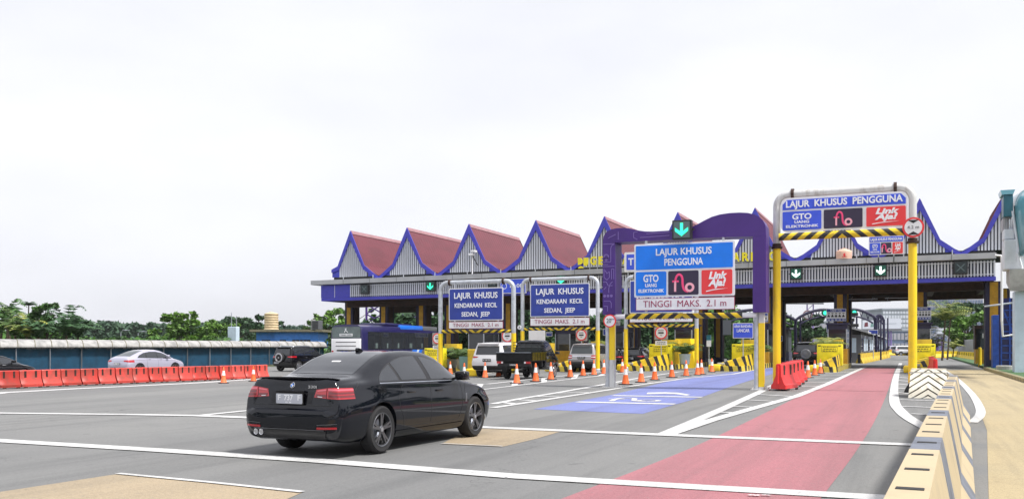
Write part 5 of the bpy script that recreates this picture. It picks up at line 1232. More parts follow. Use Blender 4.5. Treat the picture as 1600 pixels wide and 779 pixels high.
# --- generic two-box cars ------------------------------------------------------
SUV = [(0.000,.52,.60,.78,.70,.76,.86,.60,.90,.92), (.025,.46,.66,.84,.72,.81,.92,.66,1.0,1.02), (.06,.42,.72,.88,.74,.83,.98,.68,1.14,1.17), (.12,.40,.76,.90,.76,.84,1.02,.67,1.36,1.40), (.20,.38,.78,.91,.78,.85,1.05,.655,1.56,1.61), (.27,.36,.79,.915,.78,.86,1.07,.645,1.68,1.74),
 (.40,.34,.80,.92,.78,.87,1.08,.64,1.715,1.775), (.9,.32,.80,.925,.78,.88,1.08,.64,1.745,1.80), (1.8,.30,.80,.925,.77,.88,1.07,.64,1.755,1.815), (2.5,.30,.80,.925,.76,.88,1.06,.635,1.73,1.795), (2.9,.30,.80,.925,.75,.88,1.05,.64,1.62,1.68), (3.3,.30,.80,.925,.75,.875,1.03,.66,1.34,1.40), (3.55,.30,.80,.92,.74,.87,1.01,.67,1.14,1.19),
 (3.8,.31,.80,.92,.73,.86,.985,.66,1.09,1.14), (4.2,.33,.78,.90,.72,.83,.95,.64,1.05,1.09), (4.45,.36,.74,.86,.70,.78,.90,.60,.98,1.01), (4.6,.40,.66,.78,.66,.72,.80,.55,.86,.88), (4.68,.45,.5,.64,.62,.6,.70,.45,.74,.75)]
FAST = [(0.000,.42,.58,.74,.62,.72,.70,.58,.72,.735), (.03,.36,.66,.82,.64,.80,.78,.64,.83,.85), (.08,.32,.72,.88,.66,.83,.88,.66,.98,1.0), (.15,.29,.74,.91,.68,.84,.93,.66,1.06,1.09), (.35,.26,.76,.93,.70,.87,.97,.655,1.12,1.15), (.8,.22,.78,.945,.70,.90,1.0,.63,1.27,1.31), (1.3,.20,.78,.95,.70,.91,1.01,.60,1.42,1.46), (1.8,.19,.78,.95,.69,.91,1.01,.585,1.50,1.54), (2.3,.19,.78,.95,.68,.91,1.0,.58,1.52,1.56), (2.8,.19,.78,.95,.68,.91,.99,.585,1.46,1.50),
 (3.3,.19,.78,.95,.67,.905,.97,.61,1.30,1.34), (3.7,.20,.78,.945,.66,.90,.95,.64,1.10,1.15), (3.95,.20,.78,.94,.65,.88,.92,.66,.99,1.03), (4.3,.22,.76,.92,.63,.85,.86,.63,.92,.96), (4.6,.25,.70,.87,.60,.78,.78,.58,.82,.86), (4.78,.3,.6,.76,.56,.68,.66,.5,.70,.72), (4.85,.36,.45,.6,.52,.55,.58,.42,.61,.61)]
def generic(name, label, cat, rows, paint, L=1.0, W=1.0, Hs=1.0, axles=(.85, 3.72), r=.37, dlo=None, pillars=(1.45, 2.35), rear_glass=None, lamps='suv', rim='rim_silver', plate='plate_black', ptxt='B 1471 KZ', rails=False, spare=None, spoiler=True, garnish=None, bar=False, hand=True):
    rows = [(q[0]*L, q[1]*Hs, q[2]*W, q[3]*W, q[4]*Hs, q[5]*W, q[6]*Hs, q[7]*W, q[8]*Hs, q[9]*Hs) for q in rows]
    t = thing(name, label, cat); bm = loft(rows, 3); bvh = BVHTree.FromBMesh(bm); axles = tuple(a*L for a in axles)
    body = cut_wheels('body', bm, axles, r*1.12, paint, t, .60*W)
    for x in axles:
        for s in (-1, 1): wheel(t, x, s*(.80*W), r, .22, rim, 6, False)
    mb = MB(); mb.box(.6*L, axles[1], -.55*W, .55*W, .24, .6); mb.build('underbody', 'black_matte', t)
    Z = Hs; dlo = dlo or [(.30, 1.16), (.34, 1.60), (.55, 1.65), (2.45, 1.66), (2.75, 1.58), (3.30, 1.20), (3.34, 1.10)]
    dlo = [(x*L, z*Z) for x, z in dlo]
    for s in (-1, 1):
        put('window_trim', sidep(bm, dlo, s, .003), 'plastic', t)
        xs = [min(p[0] for p in dlo)]+[p*L for p in pillars]+[max(p[0] for p in dlo)]
        for a, b in zip(xs[:-1], xs[1:]):
            P = [(x, z) for x, z in dlo]
            V, F = patch(bm, 'y', [P], .006, lambda c: c.y*s > .2, YN*s)
            tmp = bmesh.new(); vv = [tmp.verts.new(v) for v in V]
            for f in F: tmp.faces.new([vv[i] for i in f])
            for co, no in ((a+.03, -1), (b-.03, 1)): bmesh.ops.bisect_plane(tmp, geom=tmp.verts[:]+tmp.edges[:]+tmp.faces[:], plane_co=(co, 0, 0), plane_no=(no, 0, 0), clear_outer=True)
            zmin = min(p[1] for p in dlo)+.03*Z; zmax = max(p[1] for p in dlo)-.03*Z
            for co, no in ((zmin, -1), (zmax, 1)): bmesh.ops.bisect_plane(tmp, geom=tmp.verts[:]+tmp.edges[:]+tmp.faces[:], plane_co=(0, 0, co), plane_no=(0, 0, no), clear_outer=True)
            tmp.verts.index_update(); put('side_window', ([tuple(v.co) for v in tmp.verts], [tuple(v.index for v in f.verts) for f in tmp.faces]), 'glass_dark', t); tmp.free()
        put('sill_cladding', sidep(bm, [(axles[0]+r*1.1, .30*Z), (axles[1]-r*1.1, .30*Z), (axles[1]-r*1.1, .46*Z), (axles[0]+r*1.1, .46*Z)], s, .01), 'plastic', t)
        for px_ in pillars: put('door_seam', sidep(bm, [(px_*L-.005, .46*Z), (px_*L+.005, .46*Z), (px_*L+.005, 1.08*Z), (px_*L-.005, 1.08*Z)], s, .002), 'black_matte', body)
    mirrors(bvh, t, 3.15*L, 1.10*Z if rows is not None else 1, paint)
    if hand: handles(bvh, t, [(pillars[0]*L+.2, .98*Z), (pillars[1]*L+.2, .97*Z)], 'chrome')
    def rear(nm, poly, m, off=.004, par=None, d=.6): return put(nm, patch(bm, 'x', [[(y*W, z*Z) for y, z in poly]], off, lambda c: c.x < d), m, par or t)
    if lamps == 'suv':
        rear('rear_window', [(-.66, 1.16), (.66, 1.16), (.60, 1.60), (-.60, 1.60)], 'glass_mid' if paint == 'paint_champagne' else 'glass_dark', .006)
        for s in (-1, 1): rear('taillight', [(s*.58, 1.00), (s*.95, .98), (s*.95, 1.10), (s*.80, 1.09), (s*.48, 1.06)], 'tail_red', .008)
    elif lamps == 'mpv':
        rear('rear_window', [(-.68, 1.15), (.68, 1.15), (.62, 1.62), (-.62, 1.62)], 'glass_mid', .006)
        for s in (-1, 1): rear('taillight', [(s*.60, .86), (s*.96, .84), (s*.96, 1.08), (s*.62, 1.06)], 'tail_red', .008); rear('reverse_lamp', [(s*.62, .93), (s*.86, .92), (s*.86, .98), (s*.62, .97)], 'lamp_clear', .012)
        rear('garnish', [(-.58, .98), (.58, .98), (.58, 1.03), (-.58, 1.03)], 'chrome', .01)
        rear('bumper_strip', [(-.8, .62), (.8, .62), (.8, .68), (-.8, .68)], 'plastic', .01); rear('bumper_strip', [(-.8, .74), (.8, .74), (.8, .76), (-.8, .76)], 'plastic', .01)
    elif lamps == 'fast':
        put('rear_window', patch(bm, 'z', [[(.42*L, -.60), (.40*L, 0), (.42*L, .60), (1.2*L, .52), (1.5*L, .48), (1.52*L, 0), (1.5*L, -.48), (1.2*L, -.52)]], .004, lambda c: c.z > 1.0, Vector((0, 0, 1))), 'glass_mid', t)
        for s in (-1, 1): rear('taillight', [(s*.50, .86), (s*.98, .80), (s*.98, .95), (s*.52, .93)], 'tail_red', .008, d=.5)
        rear('garnish', [(-.48, .90), (.48, .90), (.48, .92), (-.48, .92)], 'chrome', .01)
        rear('bumper_panel', [(-.55, .36), (.55, .36), (.6, .50), (-.6, .50)], 'plastic', .01)
    put('windshield', patch(bm, 'z', [[(2.62*L, -.56), (2.6*L, 0), (2.62*L, .56), (3.45*L, .64), (3.5*L, 0), (3.45*L, -.64)]], .004, lambda c: c.z > 1.0, Vector((0, 0, 1))), 'glass_dark', t)
    rear('lower_bumper', [(-.84, .38), (.84, .38), (.86, .60 if lamps != 'fast' else .44), (-.86, .60 if lamps != 'fast' else .44)], 'plastic', .01)
    zp = (.88 if lamps == 'suv' else .90)*Z if lamps != 'fast' else .74*Z
    if lamps == 'fast': zp = .72*Z
    xp = hit_x(bvh, 0, zp); yp = 0 if not spare else .42
    number_plate(t, xp-.06, yp, zp if not spare else .62*Z, [(ptxt, .085, .36, 0, .01)], m=plate, lc='letter_white' if plate == 'plate_black' else 'black')
    if spoiler and lamps != 'fast':
        mb = MB(); mb.prism([(-.02, 0), (-.10, .01), (-.08, .045), (.25, .05), (.25, 0)], 'xz', -.58*W, .58*W); mb.build('spoiler', paint, t, loc=(.22*L, 0, 1.70*Z))
    if rails:
        for s in (-1, 1):
            mb = MB(); mb.tube([(.5*L, s*.60*W, 1.74*Z), (.6*L, s*.61*W, 1.81*Z), (2.2*L, s*.61*W, 1.82*Z), (2.4*L, s*.60*W, 1.76*Z)], .022, 6); mb.build('roof_rail', 'steel', t)
    if spare:
        rs = spare[0]; xs_ = hit_x(bvh, spare[1], .95)
        mb = MB(); mb.lathe([(rs*.3, .02), (rs, .0), (rs, -.15), (rs*.92, -.19), (rs*.9, -.195), (.01, -.195)], seg=32, axis='x'); sw = mb.build('spare_wheel_cover', spare[2], t, smooth=40, loc=(xs_+.0, spare[1], .98*Z))
        mb = MB(); mb.lathe([(rs*.90, -.196), (rs*.88, -.203), (rs*.66, -.207), (rs*.64, -.196)], seg=32, axis='x', cap=False); mb.build('cover_ring', spare[3], sw, smooth=40)
        mb = MB(); mb.lathe([(rs*.16, -.199), (rs*.16, -.21), (.01, -.21)], seg=16, axis='x'); mb.build('cover_badge', spare[3], sw)
    if garnish: rear('garnish', [(-.5, 1.0), (.5, 1.0), (.5, 1.03), (-.5, 1.03)], garnish, .012)
    return t
def park(t, px, Z, rz=90, dz=0, rear_center=True):
    x, y = D(px, Z); t.location = (x, y, gz(x)+dz); t.rotation_euler = (0, 0, R(rz))
w_suv = generic('suv_car', 'white sport utility car with red tail lamps under the leftmost white gantry', 'car', SUV, 'paint_white', axles=(.95, 3.7), ptxt='B 1208 TJE')
park(w_suv, 761, 47.3, 91)
mpv = generic('minivan_car', 'silver minivan waiting under the second white gantry', 'car', SUV, 'paint_champagne', L=.98, W=.985, Hs=.965, r=.33, lamps='mpv', rim='rim_silver', ptxt='B 1642 SKN')
park(mpv, 908.5, 55.3, 90)
b_suv = generic('suv_car', 'black sport utility car with white-ringed spare wheel, behind the red barriers', 'car', SUV, 'paint_black_plain', Hs=1.0, r=.37, rim='rim_silver', rails=True, spare=(.37, .12, 'rubber', 'rim_silver'), ptxt='B 12 SLV', plate='plate_grey')
park(b_suv, 440, 66, 87, dz=.02)
d_suv = generic('suv_car', 'dark grey sport utility car with spare wheel cover, left of the red lane', 'car', SUV, 'paint_black_plain', Hs=.98, W=.95, r=.36, rails=False, spare=(.34, 0, 'bus_grey', 'bus_grey'), rim='rim_silver')
park(d_suv, 1259, 62, 91)
s_car = generic('fastback_car', 'silver lilac fastback crossover with arched roof behind the red barriers', 'car', FAST, 'paint_silver', L=.98, Hs=1.03, axles=(.92, 3.85), r=.37, dlo=[(.78, 1.07), (1.0, 1.22), (1.4, 1.36), (1.9, 1.43), (2.4, 1.43), (2.9, 1.36), (3.35, 1.20), (3.62, 1.04), (3.6, 1.0)], pillars=(1.5, 2.4), lamps='fast', rim='rim_dark', plate='white', ptxt='B 1 QJ')
park(s_car, 183, 56.5, 88)
k_car = generic('sedan_car', 'black car nose cut by the left edge of the frame behind the red barriers', 'car', FAST, 'paint_black_plain', L=.96, Hs=.93, axles=(.92, 3.85), r=.34, dlo=[(.78, 1.07), (1.0, 1.22), (1.4, 1.36), (1.9, 1.43), (2.4, 1.43), (2.9, 1.36), (3.35, 1.20), (3.62, 1.04), (3.6, 1.0)], pillars=(1.5, 2.4), lamps='fast')
park(k_car, -82, 48, 88, dz=-.1)
q_car = generic('hatchback_car', 'black hatchback with red tail lamp behind the stop-sign island', 'car', SUV, 'paint_black_plain', L=.86, Hs=.82, W=.93, r=.31, ptxt='B 2 GT', plate='plate_grey'); park(q_car, 985, 64, 90)
q2 = copy_tree(q_car); q2['label'] = 'dark compact car in the shade behind the turquoise pot near the bus'; park(q2, 716, 68, 90)
q3 = copy_tree(q_car); q3['label'] = 'dark car passing the booth just right of the silver minivan'; park(q3, 951, 62, 91)
q3['group'] = q2['group'] = 'dark cars at the booths'
# far traffic beyond the plaza
far = [('white van', 1396, 148, 'paint_white'), ('grey far car', 1412, 150, 'paint_grey'), ('dark far car', 1422, 146, 'paint_black_plain'), ('silver far car', 1386, 152, 'paint_silver')]
fl = ['tiny white car parked beyond the plaza, left of the tall yellow post', 'tiny grey car beyond the far yellow barriers', 'tiny dark car closest to the tall yellow post in the distance', 'tiny silver car farthest left in the distant parked row']
for (nm, px, Z, m), lb in zip(far, fl):
    o = generic('distant_car', lb, 'car', SUV, m, Hs=.85, r=.3, spoiler=False, hand=False); park(o, px, Z, 20); o['group'] = 'distant parked cars'
# --- black pickup truck --------------------------------------------------------
def pickup():
    t = thing('pickup_truck', 'black flatbed pickup truck driving off through the cones', 'pickup truck')
    CAB = [(2.05,.55,.70,.80,.80,.78,1.05,.62,1.40,1.44), (2.08,.50,.72,.82,.82,.80,1.08,.62,1.70,1.75), (2.2,.45,.74,.83,.84,.81,1.10,.62,1.76,1.82), (2.7,.40,.75,.84,.84,.82,1.10,.62,1.78,1.84), (3.15,.40,.75,.84,.82,.82,1.08,.62,1.70,1.77), (3.5,.40,.75,.84,.80,.82,1.05,.64,1.40,1.46), (3.75,.42,.75,.84,.78,.81,1.02,.65,1.16,1.21), (3.95,.42,.74,.83,.76,.79,.98,.64,1.06,1.10), (4.15,.44,.68,.78,.72,.74,.90,.58,.94,.96), (4.22,.5,.5,.65,.66,.62,.74,.48,.78,.79)]
    bm = loft(CAB, 3); bvh = BVHTree.FromBMesh(bm); cut_wheels('cab', bm, (3.55,), .37, 'paint_black', t, .55)
    dl = [(2.30, 1.16), (2.30, 1.64), (3.05, 1.66), (3.50, 1.30), (3.58, 1.14)]
    for s in (-1, 1):
        put('side_window', sidep(bm, dl, s, .005), 'glass_dark', t); put('door_seam', sidep(bm, [(2.26, .5), (2.27, .5), (2.27, 1.66), (2.26, 1.66)], s, .003), 'black_matte', t)
    put('rear_window', patch(bm, 'x', [[(-.60, 1.20), (.60, 1.20), (.56, 1.62), (-.56, 1.62)]], .006, lambda c: c.x < 2.3), 'glass_mid', t)
    mirrors(bvh, t, 3.42, 1.15, 'plastic'); 
    for x, r_ in ((.95, .34), (3.55, .33)):
        for s in (-1, 1): wheel(t, x, s*.70, r_, .2, 'rim_silver', 6, False)
    mb = MB(); mb.box(-.02, 2.02, -.84, .84, .84, .90); mb.build('bed_floor', 'black_matte', t)
    for s in (-1, 1):
        mb = MB(); mb.box(.0, 2.02, s*.86-.02, s*.86+.02, .88, 1.24)
        for k in range(6): mb.box(.05+k*.37, .09+k*.37, s*.885-.006, s*.885+.006, .88, 1.24)
        mb.box(0, 2.02, s*.87-.03, s*.87+.03, 1.22, 1.26); mb.build('side_gate', 'paint_black_plain', t)
    mb = MB(); mb.box(-.04, .0, -.86, .86, .86, 1.24); mb.box(-.06, .02, -.88, .88, 1.22, 1.262); mb.box(-.05, -.04, -.8, .8, .98, 1.0); mb.build('tail_gate', 'paint_black_plain', t)
    mb = MB(); mb.box(-.064, -.06, -.86, .86, 1.236, 1.26); mb.build('gate_edge', 'steel', t)
    mb = MB()
    for y in (-.75, -.45, -.15, .15, .45, .75): mb.tube([(1.96, y, 1.24), (1.96, y, 1.72)], .015, 6)
    for z in (1.34, 1.46, 1.58, 1.72): mb.tube([(1.96, -.8, z), (1.96, .8, z)], .018, 6)
    mb.build('cab_guard', 'black_matte', t)
    mb = MB(); mb.box(.0, 3.9, -.42, -.34, .48, .60); mb.box(.0, 3.9, .34, .42, .48, .60); mb.box(.9, 1.0, -.7, .7, .3, .38); mb.box(.1, .2, -.8, .8, .58, .84); mb.box(1.6, 1.7, -.8, .8, .6, .84); mb.build('chassis', 'black_matte', t)
    mb = MB(); mb.box(-.03, .02, -.80, .80, .62, .72); mb.build('rear_beam', 'black_matte', t)
    for s in (-1, 1):
        mb = MB(); mb.box(-.06, -.03, s*.68-.15, s*.68+.15, .74, .84, 0); mb.box(-.066, -.06, s*.56-.04, s*.56+.04, .75, .83, 1); mb.build('taillight', ['tail_red', 'lamp_clear'], t)
        mb = MB(); mb.box(.55, .58, s*.70-.11, s*.70+.11, .3, .7); mb.build('mudflap', 'rubber', t)
    number_plate(t, -.05, .0, .67, [('B 9457 BAG', .08, .36, 0, .01)], m='plate_black'); return t
pk_t = pickup(); park(pk_t, 803, 42.6, 92)
# --- coach ---------------------------------------------------------------------
def bus():
    t = thing('coach_bus', 'large coach with white rear and navy, blue and grey livery behind the black sedan', 'bus')
    L, W, Hh = 11.8, 1.24, 3.42
    def body_prism(nm, x0, x1, z0, z1, m, yo=0, rnd=0): mb = MB(); mb.bbox(x0, x1, -W-yo, W+yo, z0, z1, .05); return mb.build(nm, m, t, smooth=30)
    # main shell: lofted side profile with rounded roof
    mb = MB(); sec = [(W, .35), (W, 2.6), (W-.03, 2.95), (W-.12, 3.18), (W-.35, 3.30), (0, 3.34)]; full = sec+[(-y, z) for y, z in sec[-2::-1]]
    st = [(0, .97, 0), (.10, 1, 0), (2.5, 1, .02), (6, 1, .05), (9.5, 1, .03), (10.8, .995, -.08), (11.4, .97, -.35), (11.75, .9, -1.0)]
    n = len(full); vs = []; fs = []
    for x, k, dz in st: vs += [(x, y*k, z if z < 2.0 else z+dz*(z-2)/1.3) for y, z in full]
    for i in range(len(st)-1):
        for j in range(n): j2 = (j+1) % n; fs.append((i*n+j, i*n+j2, (i+1)*n+j2, (i+1)*n+j))
    fs += [tuple(range(n)), tuple(range(len(vs)-1, len(vs)-1-n, -1))]; mb.add(vs, fs); mb.build('body', 'bus_navy', t, smooth=30)
    # rear face
    mb = MB(); mb.bbox(-.05, .03, -1.17, 1.17, .55, 2.36, .03); rp = mb.build('rear_panel', 'white', t, smooth=30)
    mb = MB()
    for z, a, b in ((2.12, -.8, .8), (1.86, -.8, .8)): mb.box(-.06, -.05, a, b, z-.025, z+.025)
    mb.bbox(-.07, -.045, -.72, .72, 1.50, 1.60, .01); mb.bbox(-.07, -.045, -.60, .60, 1.30, 1.36, .01); mb.build('vent_slot', 'black', rp)
    mb = MB(); mb.prism(rrect(-1.12, 1.12, 2.40, 3.16, .14), 'yz', -.03, .04); rw_ = mb.build('rear_window', 'glass_green', t)
    mb = MB(); mb.box(-.036, -.031, -.52, .52, 2.52, 2.70); mb.build('notice', 'white', rw_); text('TERIMA KASIH', .12, .9, 'signal_grey', rw_, (-.04, 0, 2.61), (R(90), 0, R(-90)), bold=.01)
    mb = MB(); 
    for a, b in (((.13, 2.78), (-.02, 3.06)), ((-.14, 2.78), (.04, 2.96)), ((.02, 3.06), (.09, 3.0))): 
        d = .028; mb.prism([(a[0]-d, a[1]), (a[0]+d, a[1]), (b[0]+d, b[1]), (b[0]-d, b[1])], 'yz', -.036, -.031)
    mb.build('emblem', 'letter_white', rw_)
    for s in (-1, 1):
        mb = MB(); mb.bbox(-.06, .02, s*1.06-.08, s*1.06+.08, 1.05, 1.55, .02); mb.build('taillight', 'tail_red', t)
    # side glass with pillars
    for s in (-1, 1):
        mb = MB(); mb.box(.75, 9.75, s*(W+.002), s*(W+.010), 1.62, 2.84); gp = mb.build('side_window', 'glass_dark', t)
        mb = MB()
        for x in (2.35, 4.0, 5.7, 7.4, 8.9): mb.box(x-.03, x+.03, s*(W+.011), s*(W+.016), 1.62, 2.84)
        mb.build('window_pillar', 'black', gp)
        mb = MB()
        for x, w_ in ((1.7, .3), (3.2, .2), (4.7, .22), (6.4, .4), (8.2, .2)): mb.box(x, x+w_, s*(W+.011), s*(W+.013), 1.7, 2.05)
        mb.build('seat_reflection', 'glass_green', gp)
        # livery: blue sweep and grey front part, applied to the flank
        mb = MB(); y0, y1 = sorted((s*(W+.002), s*(W+.008))); mb.prism([(6.0, .5), (7.6, .5), (8.4, 1.58), (6.9, 1.58)], 'xz', y0, y1); mb.build('blue_flash', 'bus_blue', t)
        mb = MB(); mb.prism([(7.6, .4), (11.0, .4), (11.0, 1.58), (8.4, 1.58)], 'xz', y0, y1); mb.build('grey_flank', 'bus_grey', t)
        mb = MB(); y0, y1 = sorted((s*(W+.010), s*(W+.014))); mb.prism([(6.9, .5), (7.1, .5), (7.9, 1.58), (7.6, 1.58)], 'xz', y0, y1); mb.build('blue_flash', 'light_blue_wall', t)
        mb = MB(); mb.box(9.8, 11.2, s*(W-.01), s*(W+.012), 1.66, 2.9); mb.build('front_window', 'glass_dark', t)
        text('BIGBIRD' if 0 else 'bus', .3, .9, 'steel', t, (2.6*1 if s < 0 else 3.4, s*(W+.012), 1.15), (R(90), 0, 0 if s < 0 else R(180)), bold=.02) if 0 else None
        mb = MB(); y0, y1 = sorted((s*(W+.010), s*(W+.014)))
        mb.prism([(9.95, .85), (10.02, .85), (10.12, 1.4), (10.06, 1.4)], 'xz', y0, y1); mb.prism([(10.2, .85), (10.26, .85), (10.1, 1.25), (10.06, 1.2)], 'xz', y0, y1); mb.box(9.7, 10.5, y0, y1, .66, .74); mb.box(3.2, 4.0, y0, y1, .96, 1.0); mb.prism([(3.3, 1.0), (3.5, 1.3), (3.62, 1.3), (3.45, 1.0)], 'xz', y0, y1); mb.prism([(3.7, 1.0), (3.82, 1.25), (3.92, 1.25), (3.8, 1.0)], 'xz', y0, y1); mb.build('side_emblem', 'purple_line' if 0 else 'steel', t)
    mb = MB(); mb.bbox(3.2, 7.2, -1.02, 1.02, 3.30, 3.50, .08); mb.build('roof_unit', 'bus_navy', t, smooth=40)
    mb = MB(); mb.bbox(5.2, 8.6, -1.19, 1.19, 3.0, 3.385, .1); mb.build('roof_band', 'bus_blue', t, smooth=40)
    mb = MB(); mb.bbox(8.6, 10.9, -1.2, 1.2, 2.96, 3.36, .1); mb.build('roof_band', 'bus_grey', t, smooth=40)
    for x in (2.6, 8.9):
        for s in (-1, 1): wheel(t, x, s*1.08, .5, .3, 'rim_silver', 8, False)
    for s in (-1, 1): mb = MB(); mb.bbox(11.5, 11.7, s*1.35-.1, s*1.35+.1, 1.9, 2.4, .04); mb.build('mirror', 'black', t, smooth=50)
    mb = MB(); mb.bbox(11.45, 11.62, -1.0, 1.0, 1.2, 2.5, .03); mb.build('windshield', 'glass_dark', t)
    return t
B = bus(); x = -34.85; B.location = (x, 53.1, gz(x)); B.rotation_euler = (0, 0, R(90)); B.scale = (1, 1, .985)
# ------------------------------------------------------------------ covered walkway, blue house
SX = -58.0; s_ = .0485*58; y_start = 33.0; 
camz0 = FPX*58/(cs*(1420-21.3)); Yp0 = (camz0-58*sn)/cs
t = thing('covered_walkway', 'long low walkway with pale curved roof sheets and dark blue screen panels', 'walkway', (SX, 0, gz(SX)))
g = gz(SX); zt = 1.97-g; ze = 1.40-g; y0, y1 = Yp0-2*s_, 84.0
mb = MB(); n = 8; yy = y0; k = 0
while yy < y1:
    ye = min(yy+s_*.5, y1); vs = []
    for j in range(n+1):
        a = R(90*j/n); x = -.02+.95*(1-math.sin(a))*-1+.95*0; xx = .42-1.25*(1-math.cos(a)); z = ze+(zt-ze)*math.sin(a)
        for (y_, lift) in ((yy, .0), (yy+.05, .02), (ye, .0)): vs.append((xx, y_-.0+(.9*(1-math.cos(a))), z+lift))
    for j in range(n):
        for q in range(2): mb.add([vs[j*3+q], vs[j*3+q+1], vs[j*3+3+q+1], vs[j*3+3+q]], [(0, 1, 2, 3)])
    yy = ye; k += 1
mb.build('roof_sheet', 'poly_roof', t, smooth=50, fix=False)
mb = MB(); yy = y0
while yy < y1:
    pts = []
    for j in range(7): a = R(90*j/6); pts.append((.43-1.25*(1-math.cos(a)), yy+.9*(1-math.cos(a)), ze+(zt-ze)*math.sin(a)+.012))
    mb.tube(pts, .028, 5); yy += s_*.5
mb.build('roof_rib', 'house_roof', t)
mb = MB(); yy = y0; rnd = random.Random(4)
while yy < y1:
    mb.box(.36, .43, yy, yy+.35, ze-.06-rnd.random()*.07, ze+.02); yy += .42
mb.build('ragged_eave', 'black_matte', t)
for k in range(60):
    yy = Yp0+(k-2)*s_
    if yy > y1: break
    mb = MB(); mb.box(.2, .27, yy-.035, yy+.035, 0, ze+.05); mb.build('post', 'steel' if k % 4 else 'bus_grey', t)
mb = MB(); mb.box(-.02, .03, y0, y1, .02, ze+.1); mb.build('screen_panel', 'screen_blue', t)
xh0, yh0 = D(396, 112); xh1, yh1 = D(502, 112)
t = thing('blue_house', 'small flat-roofed bright blue house behind the walkway', 'house', (xh0, yh0, gz(-60)), math.atan2(yh1-yh0, xh1-xh0)); WL = math.hypot(xh1-xh0, yh1-yh0); zr = H(518, 112)+.33
mb = MB(); mb.box(2.6, WL-.4, 0, 6, 0, zr); mb.box(.2, 2.6, .5, 6, 0, zr-.02); mb.build('wall', 'house_blue', t)
mb = MB(); mb.box(-.3, WL+.2, -.6, 6.6, zr, zr+.28); mb.build('roof', 'house_roof', t)
for x, w_ in ((.9, 1.0), (3.2, .7), (4.7, 1.7), (WL-3.0, 1.7)):
    yq = .5 if x < 2 else 0
    mb = MB(); mb.box(x, x+w_, yq-.06, yq-.01, zr-1.75, zr-.95); fr = mb.build('window', 'black_matte', t); mb = MB(); [mb.box(x+w_*j/4-.02, x+w_*j/4+.02, yq-.08, yq-.06, zr-1.7, zr-1.0) for j in range(1, 4)]; mb.build('frame', 'house_blue', fr)
x, y = D(424, 114); t = thing('water_tank', 'ribbed cream cylindrical water tank on the blue house roof', 'water tank', (x, y, zr+gz(-60)+.28))
mb = MB(); pr = [(.95, 0)]; 
for k in range(6): z = .15+k*.30; pr += [(.86, z), (.80, z+.05), (.80, z+.09), (.86, z+.14)]
pr += [(.86, 1.95), (.6, 2.08), (.25, 2.14), (.22, 2.2), (.01, 2.2)]; mb.lathe(pr, seg=26); mb.build('tank_body', 'tank_cream', t, smooth=50)
mb = MB(); mb.lathe([(1.25, 0), (1.25, .06)], (0, 0, -.01), 20); mb.build('stand', 'house_roof', t)
x, y = D(496, 108); t = thing('rooftop_unit', 'small dark louvred box at the right end of the blue house roof', 'air unit', (x, y, zr+gz(-60)+.1)); mb = MB(); mb.bbox(-.5, .45, -.4, .4, .1, 1.15, .03); mb.build('casing', 'bus_grey', t); mb = MB(); [mb.box(-.4, .35, -.42, -.4, .2+.1*k, .26+.1*k) for k in range(9)]; mb.build('louvre', 'black', t); mb = MB(); mb.box(-.62, -.56, -.4, .4, 0, 1.3); mb.build('side_post', 'concrete', t)
x, y = D(365, 105); t = thing('pole_box', 'small pale blue metal cabinet on a pole above the walkway', 'cabinet', (x, y, -.33)); mb = MB(); mb.bbox(-.6, .6, -.3, .3, 2.3, 4.0, .05); mb.build('cabinet', 'light_blue_wall', t); mb = MB(); mb.tube([(0, 0, 0), (0, 0, 2.4)], .12, 8); mb.tube([(-.3, 0, 4.0), (-.3, 0, 5.6)], .04, 6); mb.tube([(.4, 0, 4.0), (.4, 0, 5.2)], .04, 6); mb.build('pole', 'steel', t)
for px, Zt, yt in ((189, 130, 515), (216, 132, 517)):
    x, y = D(px, Zt); t = thing('lamp_post', 'thin far grey lamp post '+('left' if px < 200 else 'right')+' of the two in front of the wooded hill', 'lamp post', (x, y, -.33), 0, 'thin lamp posts before the wood'); h_ = H(yt, Zt); mb = MB(); mb.tube([(0, 0, 0), (0, 0, h_), (.3, 0, h_+.25), (1.1, 0, h_+.3)], .06, 6); mb.build('mast', 'steel', t); mb = MB(); mb.bbox(.8, 1.5, -.12, .12, h_+.22, h_+.32, .03); mb.build('lamp_head', 'steel', t)
